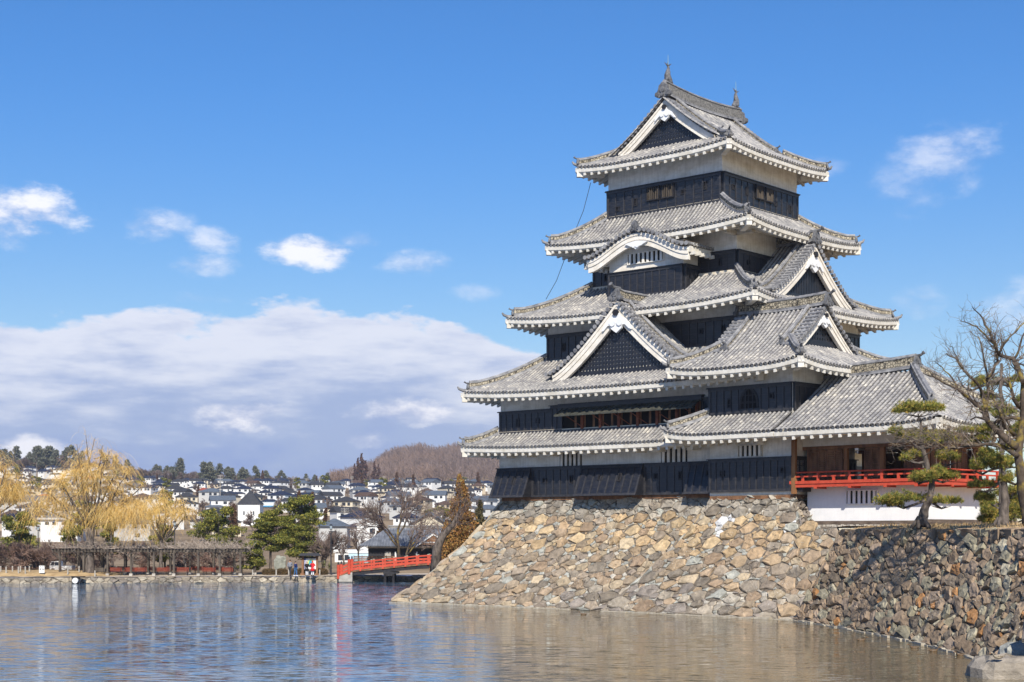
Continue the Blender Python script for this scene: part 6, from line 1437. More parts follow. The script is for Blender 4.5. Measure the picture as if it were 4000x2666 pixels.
# sign with two round emblems
X, _, z = at(163, 2239, 168.3); sg_ = empty('white_signboard', (X, 168.3, z), 'small white signboard with two round black emblems on the left bank', 'sign'); m = MB(); m.box((X-.29, 168.3, z), (.58, 0, 0), (0, .04, 0), (0, 0, .78)); m.build('board', M['white'], sg_)
for sx in (-.14, .14):
    m = MB()
    for r_ in (.10,): m.tube([(X+sx, 168.29, z+.40), (X+sx, 168.275, z+.40)], r_, 12)
    o = m.build('emblem', M['black_dull'], sg_)
    m = MB(); m.tube([(X+sx, 168.272, z+.40), (X+sx, 168.265, z+.40)], .075, 12); m.build('emblem_ring', M['white'], o); m = MB(); m.box((X+sx-.02, 168.25, z+.31), (.04, 0, 0), (0, .01, 0), (0, 0, .18)); m.build('emblem_figure', M['black_dull'], o)
m = MB(); 
for sx in (-.12, .13):
    for k in range(4): m.box((X+sx-.09+k*.05, 168.28, z+.66), (.03, 0, 0), (0, .01, 0), (0, 0, .05))
m.build('board_lettering', M['steel'], sg_)
# pipe outlet
X, _, z = at(302, 2268, 166.0); pi_ = empty('drain_outlet', (X, 166, z), 'white round drain pipe mouth in a dark recess of the shore wall', 'drain pipe'); m = MB(); m.tube([(X, 165.1, z), (X, 166.4, z+.05)], .30, 14, cap=True); m.build('pipe', M['white'], pi_); m = MB(); m.box((X-.45, 165.25, z+.33), (1.2, 0, 0), (0, 1.2, 0), (0, 0, .1)); m.box((X-.45, 165.45, z-.45), (.9, 0, 0), (0, .1, 0), (0, 0, .8)); m.build('recess', M['black_dull'], pi_)
# white pickup truck behind the plum trees
X, _, z = at(230, 2240, 178); tr = empty('white_pickup', (X, 178, z), 'white light pickup truck parked behind the plum trees on the left', 'truck')
m = MB(); pr_ = [(-1.05, .35), (-1.05, .95), (-.85, 1.35), (-.2, 1.38), (.05, 1.35), (.1, .35)]; V = [(X+a, 178, z+b) for a, b in pr_]+[(X+a, 179.4, z+b) for a, b in pr_]; k = len(pr_); m.add(V, [tuple(range(k)), tuple(range(2*k-1, k-1, -1))]+[(i, (i+1) % k, k+(i+1) % k, k+i) for i in range(k)]); m.build('cab', M['white'], tr)
m = MB(); m.box((X+.12, 178, z+.4), (1.35, 0, 0), (0, 1.4, 0), (0, 0, .42)); m.build('cargo_bed', M['white'], tr)
m = MB(); m.add([(X-.95, 177.98, z+.95), (X-.8, 177.98, z+1.27), (X-.55, 177.98, z+1.27), (X-.55, 177.98, z+.9)], [(0, 1, 2, 3)]); m.build('window', mglass, tr); m = MB(); m.box((X-.45, 177.97, z+.9), (.4, 0, 0), (0, .02, 0), (0, 0, .36)); m.build('window', mglass, tr)
m = MB(); m.box((X+.12, 177.97, z+.55), (.1, 0, 0), (0, .03, 0), (0, 0, .2)); m.build('tail_light', M['verm'], tr)
for a in (-.7, .95): m = MB(); m.tube([(X+a, 177.95, z+.27), (X+a, 178.15, z+.27)], .27, 12); m.build('wheel', M['steel'], tr)
# information kiosk
X, _, z = at(1211, 2247, 172.5); kk = empty('information_kiosk', (X, 172.5, z), 'dark timber notice kiosk with small roof and a map board behind the visitors', 'notice board')
for sx in (-.82, .76): m = MB(); m.box((X+sx-.1, 172.45, z), (.22, 0, 0), (0, .25, 0), (0, 0, 2.15)); m.box((X+sx-.22, 172.3, z-.05), (.46, 0, 0), (0, .6, 0), (0, 0, .22)); m.build('kiosk_post', M['brown'], kk)
m = MB(); m.add([(X-1.25, 171.9, z+2.12), (X+1.2, 171.9, z+2.12), (X+1.2, 173.3, z+2.12), (X-1.25, 173.3, z+2.12), (X-1.0, 172.6, z+2.42), (X+.95, 172.6, z+2.42)], [(0, 1, 5, 4), (1, 2, 5), (2, 3, 4, 5), (3, 0, 4), (3, 2, 1, 0)]); m.build('kiosk_roof', MR['dark grey'], kk)
m = MB(); m.box((X-.72, 172.5, z+1.86), (1.5, 0, 0), (0, .1, 0), (0, 0, .16)); m.build('crossbeam', M['black_dull'], kk)
m = MB(); m.box((X-.65, 172.55, z+.65), (1.3, 0, 0), (0, .06, 0), (0, 0, 1.15)); bo = m.build('board', M['white'], kk)
def flat_poly(name, pts, y, mat, par): m = MB(); m.add([(X+a, y, z+b) for a, b in pts], [tuple(range(len(pts)))]); return m.build(name, mat, par)
mgr = NT('map_green').out((.20, .50, .22), .6); mbl = NT('map_blue').out((.03, .28, .42), .6); mye = NT('map_yellow').out((.65, .60, .20), .6); mpu = NT('banner_purple').out((.07, .06, .28), .6)
flat_poly('map_patch', [(-.28, 1.05), (-.24, 1.6), (.1, 1.75), (.36, 1.7), (.4, 1.3), (.2, 1.0)], 172.545, mye, bo); flat_poly('map_patch', [(-.2, 1.1), (-.16, 1.55), (.1, 1.68), (.3, 1.6), (.33, 1.35), (.15, 1.08)], 172.54, mgr, bo); flat_poly('map_patch', [(-.1, 1.15), (-.08, 1.5), (.08, 1.62), (.24, 1.5), (.2, 1.3), (.02, 1.1)], 172.535, mbl, bo)
m = MB(); m.box((X-.64, 172.53, z+.7), (.16, 0, 0), (0, .02, 0), (0, 0, 1.08)); ba = m.build('banner', mpu, bo); m = MB(); [m.box((X-.60, 172.515, z+.85+i*.17), (.08, 0, 0), (0, .01, 0), (0, 0, .1)) for i in range(5)]; m.build('banner_lettering', M['white'], ba)
boulder('stone_monument', (at(1095, 2203, 176)[0], 176, 1.9), (1.3, .5, 1.7), (.30, .31, .27), 'tall upright grey stone monument behind the man in the grey jacket', 'monument', 15)
for i, (px, w_) in enumerate(((1050, 1.3), (1100, 1.25), (1145, 1.0), (1174, .9), (1258, 1.05), (1235, .9))):
    rs = np.random.RandomState(50+i); Y = 173.6 if i != 5 else 176; x = (px-CX)/FPX*Y; root = empty('clipped_bush', (x, Y, .7), 'low round clipped brown bush, %s from the left along the path' % ORD[(0, 1, 2, 3, 5, 4)[i]], 'bush', 'clipped bushes along the path'); v, c = leaf_cloud(rs, (x, Y, 1.0), w_*.62, .6, .42, 2600, .09, [(.13, .075, .03), (.10, .075, .035), (.17, .10, .045), (.08, .07, .03)], .15); quads_obj('leaves', v, 3, M['needle'], root, c)
# cycad with spiky leaves
X, _, z = at(1277, 2238, 175); cy = empty('spiky_yucca', (X, 175, z), 'spiky green yucca with pale drooping lower leaves beside the kiosk', 'plant'); rs = np.random.RandomState(3); V = []; 
for i in range(160):
    a = rs.rand()*6.28; e = rs.uniform(-.5, 1.4); L = rs.uniform(.5, .85); d = np.array((math.cos(a)*math.cos(e), math.sin(a)*math.cos(e), math.sin(e))); p = np.array((X+(-.3 if i % 2 else .3), 175, z+.65+(.25 if i % 2 else 0))); s = nrm(np.cross(d, (0, 0, 1.)))*.035; V += [p-s, p+s, p+d*L+(0, 0, -.1)]
quads_obj('leaves', np.array(V), 3, m_noise('yucca_leaf', (.07, .12, .04), (.30, .26, .12), 2, .6, 0), cy); m = MB(); m.tube([(X-.3, 175, z-.1), (X-.3, 175, z+.9)], .1, 6); m.tube([(X+.3, 175, z-.1), (X+.3, 175, z+.65)], .1, 6); m.build('stem', M['bark'], cy)
# utility poles
def upole(px, Y, top_py, label, first=None):
    X, _, zt_ = at(px, top_py, Y); z = zt(X, Y); h = zt_-z
    if first: o = copy_tree(first); o.location = (X, Y, z); o.scale = (1, 1, h/9.); o['label'] = label; return o
    root = empty('utility_pole', (X, Y, z), label, 'utility pole', 'utility poles of the town'); root.scale = (1, 1, h/9.)
    W0 = WORLD[root]; WORLD[root] = Vector((0, 0, 0)); m = MB(); m.tube([(0, 0, 0), (0, 0, 9)], [.17, .10], 6); m.build('pole', M['concrete'], root)
    for z_ in (8.6, 7.9, 7.2): m = MB(); m.box((-.9, -.05, z_), (1.8, 0, 0), (0, .1, 0), (0, 0, .1)); [m.box((-.85+i*.42, -.06, z_+.1), (.1, 0, 0), (0, .1, 0), (0, 0, .18)) for i in range(5)]; m.build('crossarm', M['concrete'], root)
    m = MB(); m.tube([(.32, 0, 6.0), (.32, 0, 6.8)], .22, 8); m.build('transformer', M['steel'], root); return root
u0 = None
for i, (px, Y, ty) in enumerate(((860, 560, 1855), (925, 440, 1955), (955, 430, 1975), (1145, 900, 1862), (1198, 860, 1868), (1248, 800, 1862), (1375, 850, 1860), (1500, 820, 1860), (1570, 790, 1875), (1347, 360, 1985), (1450, 300, 1978), (215, 360, 1930))):
    o = upole(px, Y, ty, 'grey utility pole with crossarms, %s from the left above the town' % ORD[sorted([860, 925, 955, 1145, 1198, 1248, 1375, 1500, 1570, 1347, 1450, 215]).index(px)], u0); u0 = u0 or o
# ---------------------------------------------------------------- willows
WCOL = [(.66, .40, .09), (.78, .51, .15), (.54, .33, .09), (.82, .62, .28)]
def willow(name, px0, pyb, Y, ends, fork_py, label, nstr, r0=.5, zone=None, drop=(1.0, 3.4), seed=1, wd=.013, curtain=()):
    rs = np.random.RandomState(seed); X0, _, z0 = at(px0, pyb, Y); root = empty(name, (X0, Y, z0), label, 'willow tree'); t = MB(); Xf, _, zf_ = at(px0+4, fork_py, Y)
    t.tube([(X0, Y, z0-.3), (X0+.02, Y, z0+.5), (X0, Y, z0+(zf_-z0)*.6), (Xf, Y, zf_)], [r0*1.5, r0*1.05, r0*.85, r0*.9], 10); limbs = []
    for (ex, ey) in ends:
        yy = Y+rs.uniform(-3, 3); e = np.array(at(ex, ey, yy)); a = np.array((Xf, Y, zf_)); m1 = a+(e-a)*.4+np.array((rs.randn()*.3, rs.randn()*.3, -.25)); m2 = a+(e-a)*.75+np.array((rs.randn()*.3, rs.randn()*.3, rs.randn()*.2)); P = [a, m1, m2, e]
        t.tube(P, [.17, .11, .06, .025], 5); limbs.append(P)
        for k in range(3):
            f = rs.uniform(.4, .9); q = a+(e-a)*f; e2 = q+np.array((rs.randn()*1.1, rs.randn()*1.1, rs.uniform(.2, 1.4))); t.tube([q, (q+e2)/2+np.array((0, 0, .1)), e2], [.05, .035, .015], 4); limbs.append([q, (q+e2)/2, e2])
    t.build('trunk', M['bark'], root, smooth=True); V = []; C = []
    src = []
    for i in range(nstr):
        P = limbs[rs.randint(len(limbs))]; f = rs.uniform(.35, 1)*(len(P)-1); j = min(len(P)-2, int(f)); src.append((np.array(P[j])+(np.array(P[j+1])-np.array(P[j]))*(f-j), 0))
    for (cx_, cy_, n_) in curtain:
        for i in range(n_): yy = Y+rs.uniform(-2, 2); src.append((np.array(at(cx_+rs.randn()*22, cy_+rs.uniform(-30, 40), yy)), 1))
    for q, kind in src:
        a = rs.rand()*6.28; d = np.array((math.cos(a), math.sin(a)*.8, rs.uniform(.2, 1.6) if not kind else .3)); d /= np.linalg.norm(d); L = rs.uniform(*drop)*(.55 if rs.rand() < .5 and not kind else 1); n = 7; p = q+rs.randn(3)*.12; pr = None; c = np.array(WCOL[rs.randint(4)])*rs.uniform(.8, 1.2)
        s = nrm(np.array((rs.randn(), rs.randn()*.3, 0)))*wd*rs.uniform(.6, 1.1)
        for j in range(n):
            p2 = p+d*L/n; V += [p-s*(1-j/n*.6), p+s*(1-j/n*.6), p2+s*(1-(j+1)/n*.6), p2-s*(1-(j+1)/n*.6)]; C += [c]*4; p = p2; d = d+np.array((rs.randn()*.05, rs.randn()*.05, -.42)); d /= np.linalg.norm(d)
            if p[2] < .9: break
    quads_obj('crown', np.array(V), 4, M['willow'], root, np.array(C)); return root
willow('willow_tree', 350, 2242, 170.5, [(262, 1765), (300, 1735), (335, 1700), (372, 1710), (400, 1740), (455, 1790), (520, 1830), (575, 1880), (195, 1830), (150, 1900), (570, 1960), (430, 1760), (225, 1880), (480, 1900), (130, 1960), (330, 1790), (505, 1960)], 2062, 'large golden leafless willow with a thick trunk beside the pergola', 5400, .52, seed=3, curtain=[(530, 1985, 620), (440, 1990, 620), (405, 2010, 300), (200, 1960, 320), (610, 1960, 220), (490, 2000, 350), (310, 2000, 220), (540, 2050, 400), (150, 2000, 150), (250, 2030, 150)])
willow('willow_tree', -60, 2242, 172, [(-10, 1750), (40, 1800), (90, 1850), (70, 1900), (-60, 1720), (100, 1930), (20, 1850), (-90, 1800)], 2050, 'golden willow cut by the left picture edge', 3200, .5, seed=4, curtain=[(40, 1900, 300), (85, 1920, 120)])
willow('willow_tree', 628, 2225, 188, [(590, 1945), (620, 1925), (650, 1930), (690, 1950), (720, 1985), (560, 1980), (740, 2010)], 2120, 'smaller pale willow behind the pergola right of the large one', 1500, .22, seed=5, drop=(.8, 2.4), curtain=[(650, 1960, 90), (700, 2000, 80)], wd=.018)
# ---------------------------------------------------------------- plum trees and other bare trees of the park
plp = [bare_tree('plum_tree', (0, 0, 0), 5.4, 400+i, 'x', 'bare plum trees of the park', trunk_h=.30, r=.17, maxl=5, nch=(4, 4), ang=.95, up=.05, ratio=(.55, .82), mats=('bark', 'twig_pink'), tw=.016, wig=.26) for i in range(3)]
PL = [(-14, 180), (30, 183), (62, 177), (98, 184), (135, 187), (172, 178), (212, 186), (255, 183), (285, 179), (322, 184), (405, 188), (450, 192), (520, 190), (575, 194), (655, 196), (730, 192), (800, 196), (870, 195), (945, 198), (235, 195), (118, 196), (20, 196)]
PL.sort()
for i, (px, Y) in enumerate(PL):
    o = plp[i % 3] if i < 3 else copy_tree(plp[i % 3]); X = (px-CX)/FPX*Y; o.location = (X, Y, zt(X, Y)); o.rotation_euler.z = random.random()*6.28; s_ = random.uniform(.88, 1.12); o.scale = (s_*1.1, s_*1.1, s_)
    o['label'] = 'low spreading bare plum tree, %s from the left along the far bank' % ORD[i]
bare_tree('bare_tree', (at(1262, 0, 176)[0], 176, .7), 7.6, 501, 'bare tree with thick dark trunk beside the lamp post left of the bridge', cat='tree', trunk_h=.3, r=.26, maxl=5, nch=(4, 5), mats=('bark', 'twig'), tw=.014)
bare_tree('bare_tree', (at(1563, 0, 196)[0], 196, 1.1), 11.5, 502, 'tall slender bare tree in front of the gatehouse roof', trunk_h=.42, r=.23, lean=(-.16, 0, 1), maxl=5, nch=(3, 5), mats=('bark_bare', 'twig'), tw=.016)
bare_tree('bare_tree', (at(1588, 0, 195)[0], 195, 1.1), 8.6, 503, 'thinner bare tree just right of the tall slender one', trunk_h=.4, r=.17, lean=(-.05, 0, 1), maxl=5, nch=(3, 4), mats=('bark_bare', 'twig'), tw=.015)
for i, (px, Y, h) in enumerate(((1345, 210, 7), (1400, 214, 7.5), (1470, 235, 9), (1640, 232, 9), (1700, 225, 8.5), (1215, 230, 7), (1020, 240, 7.5), (940, 225, 6), (1750, 240, 9), (1190, 260, 8))):
    bare_tree('bare_tree', ((px-CX)/FPX*Y, Y, zt(0, Y)-.1), h, 510+i, 'bare tree behind the far path, %s of ten counted from the left' % ORD[sorted([1345, 1400, 1470, 1640, 1700, 1215, 1020, 940, 1750, 1190]).index(px)], 'bare trees behind the path', mats=('bark', 'twig'), maxl=5, nch=(3, 4), r=.16, tw=.017)
ls = empty('leaning_tree', (at(1700, 0, 150)[0], 150, .4), 'pale trunked leaning bare tree rising from behind the left edge of the stone base', 'tree'); t = MB(); out = []
P = [np.array(at(px, py, 150)) for px, py in ((1700, 2240), (1708, 2140), (1728, 2095), (1770, 2050), (1795, 2000), (1800, 1950))]; t.tube(P, [.55, .45, .36, .24, .13, .06], 8); rs = np.random.RandomState(9)
for i in range(26):
    f = rs.uniform(1.2, 4.95); j = int(f); q = P[j]+(P[j+1]-P[j])*(f-j); grow(rs, q, np.array((rs.randn()*.8, rs.randn()*.5, .8)), rs.uniform(1., 2.2), .06*(1-f*.13), 1, 4, out, 3, .3, .06, (2, 4), (.5, .75), .8)
t.build('trunk', M['bark'], ls, smooth=True); quads_obj('crown', ribbons([(p, [max(x, .013) for x in r_], l) for p, r_, l in out]), 4, M['twig'], ls)
# evergreen trees of the park
RUS = [(.34, .15, .04), (.25, .12, .04), (.40, .22, .06), (.18, .10, .04), (.28, .20, .06)]
def ptree(px, pyb, pyt, wpx, Y, seed, label, **k):
    X, _, z = at(px, pyb, Y); return far_pine('pine_tree', (X, Y, z), (pyb-pyt)/FPX*Y, wpx/FPX*Y, seed, label, **k)
ptree(1056, 2226, 1998, 165, 177, 601, 'bushy pine with twin reddish stems left of the tallest park pine', n=17000, size=.17, trunk0=.34, npad=30, flat=.8)
ptree(1190, 2236, 1945, 205, 176, 602, 'tallest broad green pine of the park behind the information kiosk', n=26000, size=.17, trunk0=.2, npad=42, flat=.8)
ptree(835, 2240, 1988, 205, 195, 603, 'open-crowned green pine behind the right half of the pergola', n=9000, size=.22, trunk0=.38, npad=20)
ptree(645, 2235, 2055, 120, 196, 604, 'low dense green pine behind the middle of the pergola', n=6000, size=.22, trunk0=.25, npad=16)
ptree(75, 2235, 2010, 160, 205, 605, 'rounded green pine behind the plum trees at far left', n=9000, size=.25, trunk0=.3, npad=20)
ptree(285, 2235, 2030, 100, 200, 606, 'small green pine behind the large willow', n=6000, size=.25, trunk0=.3, npad=14)
ptree(990, 2252, 2115, 120, 174, 607, 'low sprawling pine at the right end of the pergola', n=8000, size=.17, trunk0=.2, npad=18)
ptree(440, 2235, 2000, 90, 198, 608, 'green pine just right of the large willow trunk', n=6000, size=.25, trunk0=.3, npad=14)
ptree(1805, 2262, 1872, 235, 158, 609, 'russet brown conifer behind the left edge of the stone base', n=26000, size=.17, shape='cone', trunk0=.12, npad=60, cols=RUS)
ptree(1752, 2262, 2040, 150, 161, 610, 'smaller russet conifer low beside the tall russet one', n=9000, size=.18, shape='cone', trunk0=.1, npad=26, cols=RUS)
ptree(1880, 2262, 1965, 130, 168, 611, 'dull olive conifer right of the russet conifer', n=9000, size=.22, shape='cone', trunk0=.12, npad=26, cols=[(.10, .09, .04), (.14, .10, .045), (.07, .07, .035)])
ptree(1490, 2200, 2030, 90, 250, 612, 'dark brown conifer behind the gatehouse roof', n=5000, size=.28, shape='cone', trunk0=.1, npad=16, cols=[(.10, .06, .035), (.07, .05, .03), (.13, .08, .045)])
sheet('castle_ground', [(-7, 150), (-6, 140), (90, 120), (90, 230), (-6, 230)], M['ground'], z=.6)
# ---------------------------------------------------------------- near trees on the upper bank
def near_pine(name, Y, trunk, pads, label, seed, dens=1.0, cols=NEED, branch=True):
    """trunk: (px,py,radius m); pads: (px,py,half width px,half height px,dy m, trunk index)"""
    rs = np.random.RandomState(seed); P = [np.array(at(a, b, Y)) for a, b, _ in trunk]; root = empty(name, P[0], label, 'pine tree'); t = MB()
    trunk = [(a, b, r_*.88) for a, b, r_ in trunk]; Q = []; Rr = []
    for i in range(len(P)-1):
        for f in (0, .33, .66): Q.append(P[i]+(P[i+1]-P[i])*f+rs.randn(3)*.02); Rr.append((trunk[i][2]+(trunk[i+1][2]-trunk[i][2])*f)*(1+rs.randn()*.06))
    Q.append(P[-1]); Rr.append(trunk[-1][2]); t.tube(Q, Rr, 12)
    for a in range(5): an = a*1.26+.3; t.tube([P[0]+np.array((math.cos(an)*trunk[0][2]*1.7, math.sin(an)*trunk[0][2]*1.7, -.12)), P[0]+np.array((math.cos(an)*.1, math.sin(an)*.1, .5))], [trunk[0][2]*.35, trunk[0][2]*.5], 6)
    V = []; C = []
    for (px, py, hw, hh, dy, ti) in pads:
        hw *= 1.28; hh *= 1.5
        c = np.array(at(px, py, Y+dy)); rx, rz = hw/FPX*Y, hh/FPX*Y; q = P[ti]; m_ = (q+c)/2+np.array((0, 0, -.15)); t.tube([q, m_+rs.randn(3)*.05, c-np.array((0, 0, rz*.5))], [.10, .07, .03], 6)
        for k in range(7): e = c+np.array((rs.uniform(-1, 1)*rx*.8, rs.uniform(-1, 1)*rx*.5, -rz*.2)); t.tube([c-np.array((0, 0, rz*.6)), (c+e)/2-np.array((0, 0, rz*.3)), e], [.035, .025, .01], 4)
        n = int(dens*760*(rx*rx*.7+rx*rz)); n = max(110, min(n, 3200)); nl = max(1, int(rx/.42))
        for i in range(nl*2):
            cc = c+np.array((rs.uniform(-.75, .75)*rx, rs.uniform(-.5, .5)*rx, rs.uniform(-.35, .45)*rz)); v, k_ = needle_pad(rs, cc, rx*.42+.12, rx*.40+.12, rz*.75+.08, n//(nl*2)+6, .19, cols, .010, 11); V.append(v); C.append(k_)
    t.build('trunk', M['bark'], root, smooth=True); quads_obj('crown', np.vstack(V), 3, M['needle'], root, np.vstack(C)); return root
near_pine('pine_tree', 87, [(3599, 2056, .36), (3611, 1992, .27), (3630, 1951, .23), (3641, 1903, .20), (3638, 1874, .18), (3627, 1842, .18), (3617, 1804, .165), (3604, 1753, .15), (3598, 1705, .12), (3596, 1640, .06)],
          [(3592, 1612, 88, 20, .2, 9), (3548, 1702, 58, 18, .2, 7), (3655, 1718, 66, 20, -.2, 7), (3552, 1788, 30, 20, 0, 6), (3702, 1800, 48, 22, .3, 5), (3588, 1868, 52, 27, -.4, 4), (3682, 1866, 54, 24, .2, 4), (3530, 1966, 74, 24, -.2, 2), (3678, 1973, 42, 17, .2, 2)], 'sculpted pine with a bent trunk standing in front of the white pavilion wall', 71)
near_pine('pine_tree', 80, [(3912, 2062, .34), (3926, 1983, .26), (3926, 1919, .21), (3921, 1871, .17), (3918, 1823, .13), (3915, 1795, .07)],
          [(3838, 1828, 58, 30, -.2, 4), (3852, 1906, 50, 18, 0, 3), (3965, 1872, 44, 26, .2, 3), (3962, 1812, 40, 18, .2, 4), (3880, 1780, 42, 18, .3, 5), (3880, 1960, 46, 20, .4, 1)], 'second pine with grey furrowed trunk between the pavilion and the bare tree', 72)
near_pine('pine_tree', 84, [(3915, 2060, .2), (3912, 1800, .17), (3913, 1600, .14), (3911, 1480, .11), (3911, 1420, .08)],
          [(3800, 1508, 40, 20, .5, 3), (3890, 1612, 48, 24, 0, 2), (3948, 1495, 42, 22, .6, 3), (3860, 1560, 40, 20, 1, 2), (3880, 1680, 52, 22, 1, 2), (3800, 1690, 40, 16, 1, 1), (3975, 1690, 40, 30, .5, 2), (3850, 1720, 50, 22, 1.2, 1), (3985, 1580, 30, 20, 0, 2), (3960, 1760, 50, 26, .6, 1)], 'tall thin pine whose tufts show behind the bare tree branches', 73, .8)
near_pine('pine_tree', 92, [(3960, 2056, .2), (3958, 1960, .15), (3955, 1900, .1)], [(3900, 1985, 60, 30, 0, 1), (3960, 2020, 70, 30, .5, 0), (3990, 1960, 50, 30, 0, 1), (3890, 2035, 50, 18, .6, 0), (3940, 1930, 50, 22, 0, 2)], 'bushy low pine behind the second pine at the right edge', 74, .9)
# big bare tree
M['twig_dark'] = m_noise('lichened_twigs', (.06, .045, .038), (.17, .135, .11), 1.5, .9, 0, c3=(.17, .135, .07)); YB = 76.0; bt_ = empty('gnarled_bare_tree', at(4012, 2065, YB), 'big gnarled leafless tree with yellow lichen on its limbs at the right edge', 'tree'); rs = np.random.RandomState(77); t = MB(); out = []
LIMBS = [([(4016, 2070), (4004, 1960), (3992, 1860), (3980, 1790), (3984, 1720), (3996, 1640), (3996, 1560), (3998, 1490)], .36, .13, 0),
         ([(3975, 1745), (3945, 1728), (3915, 1700), (3880, 1670), (3860, 1648), (3850, 1600)], .24, .13, 0), ([(3858, 1650), (3838, 1602), (3790, 1560), (3740, 1520), (3690, 1500), (3645, 1472), (3606, 1458)], .13, .02, 1),
         ([(3852, 1600), (3838, 1540), (3818, 1500), (3790, 1472), (3765, 1450), (3735, 1402), (3708, 1392), (3695, 1380)], .12, .02, 1), ([(3766, 1450), (3748, 1425), (3724, 1372), (3712, 1352)], .05, .015, 1),
         ([(3738, 1514), (3722, 1480), (3690, 1450), (3665, 1425), (3650, 1412)], .06, .015, 1), ([(3850, 1600), (3862, 1540), (3856, 1490), (3880, 1450), (3897, 1410), (3890, 1385)], .12, .06, 1), ([(3856, 1490), (3850, 1430), (3838, 1370), (3825, 1320), (3790, 1295)], .07, .015, 1),
         ([(3998, 1500), (3972, 1430), (3960, 1405), (3925, 1396), (3900, 1388), (3885, 1345), (3862, 1290), (3840, 1245), (3812, 1215), (3797, 1198)], .16, .018, 1), ([(3882, 1345), (3850, 1310), (3815, 1278), (3780, 1262), (3752, 1256)], .07, .015, 1),
         ([(3900, 1388), (3915, 1350), (3950, 1312), (3985, 1275), (4005, 1255)], .07, .03, 1), ([(3962, 1405), (3980, 1370), (3992, 1320), (4010, 1290)], .08, .03, 1), ([(3880, 1345), (3872, 1300), (3868, 1265), (3865, 1255)], .03, .01, 1),
         ([(3972, 1780), (3930, 1752), (3890, 1738), (3800, 1742), (3740, 1752), (3690, 1748), (3630, 1742)], .15, .03, 1), ([(3990, 1640), (3950, 1632), (3900, 1640), (3880, 1655), (3855, 1645)], .12, .09, 0), ([(3850, 1640), (3812, 1630), (3790, 1642)], .08, .03, 1),
         ([(3965, 1700), (3920, 1665), (3905, 1610), (3880, 1560), (3875, 1500)], .12, .04, 1), ([(3992, 1600), (3960, 1560), (3945, 1500), (3940, 1480)], .12, .05, 1)]
for pts, r0, r1, tw_ in LIMBS:
    n = len(pts); P = [np.array(at(a, b, YB+(.6*math.sin(a*.03+b*.02) if tw_ else .15*math.sin(b*.02)))) for a, b in pts]; Q = []; Rr = []
    for i in range(n-1):
        for f in (0, .5): Q.append(P[i]+(P[i+1]-P[i])*f+rs.randn(3)*.025*(1 if f else .3)); k = (i+f)/(n-1); Rr.append((r0+(r1-r0)*k)*(1+rs.randn()*.09))
    Q.append(P[-1]); Rr.append(r1); Rr = [x*.84 for x in Rr]; t.tube(Q, Rr, 9 if r0 > .1 else 6)
    if tw_:
        L = sum(np.linalg.norm(P[i+1]-P[i]) for i in range(n-1)); m = int(L*7.0)
        for i in range(m):
            f = rs.uniform(.12, 1)*(n-1); j = min(n-2, int(f)); q = P[j]+(P[j+1]-P[j])*(f-j); d = nrm(P[j+1]-P[j]); s = nrm(rs.randn(3)*np.array((1, .6, .8))+np.array((0, 0, .55))); dd_ = nrm(d*.35+s); k = f/(n-1); rr_ = max(.010, (r0+(r1-r0)*k)*.35)
            grow(rs, q, dd_, rs.uniform(.35, 1.35)*(1.05-.45*k), min(.035, rr_), 1, 3, out, 3, .22, .05, (1, 3), (.35, .7), .85, .6, .5)
for i in range(120):
    px, py = rs.uniform(3490, 3790), rs.uniform(1690, 1755); q = np.array(at(px, py, YB+rs.uniform(0, 2))); grow(rs, q, np.array((rs.randn()*.9, rs.randn()*.4, rs.uniform(-.2, 1.0))), rs.uniform(.4, 1.0), .014, 1, 3, out, 4, .3, .04, (1, 3), (.4, .75), .9)
for (a, b) in (((3635, 1742), (3530, 1700)), ((3690, 1748), (3560, 1660)), ((3640, 1742), (3480, 1745)), ((3740, 1752), (3660, 1660)), ((3700, 1748), (3600, 1790))):
    p, q = np.array(at(*a, YB)), np.array(at(*b, YB+.8)); t.tube([p, (p+q)/2+rs.randn(3)*.08, q], [.04, .03, .012], 5)
t.build('trunk', M['bark_bare'], bt_, smooth=True); quads_obj('crown', ribbons([(p, [max(x, .0042) for x in r_], l) for p, r_, l in out]), 4, M['twig_dark'], bt_)
# white storehouse glimpsed through the pavilion
X, Y, z = 29.6, 126, 8.3; sh_ = empty('white_storehouse', (X, Y, 5.8), 'white-walled building glimpsed through the open pavilion bay', 'building'); m = MB(); m.box((X-3, Y, 5.8), (7, 0, 0), (0, 4, 0), (0, 0, 5.2)); m.build('wall', M['plaster_new'], sh_); m = MB(); [m.box((X-3.2+i*.42, Y-.9, 10.75), (.2, 0, 0), (0, 1, .1), (0, 0, .22)) for i in range(17)]; m.build('rafters', M['trim'], sh_); m = MB(); m.box((X-3.5, Y-1.1, 11.0), (8, 0, 0), (0, 3, 1.3), (0, 0, .2)); m.build('roof', M['ridge'], sh_)
# thin cable on the keep
for pts in ([K.p(-6.4, -6.2, 33.0), K.p(-6.9, -6.5, 30.8), K.p(-7.6, -6.9, 28.9)], [K.p(-8.4, -7.0, 27.1), K.p(-8.9, -7.4, 25.4), K.p(-9.5, -8.0, 23.9)]): m = MB(); m.tube(pts, .022, 4); m.build('lightning_cable', M['steel'], keep)
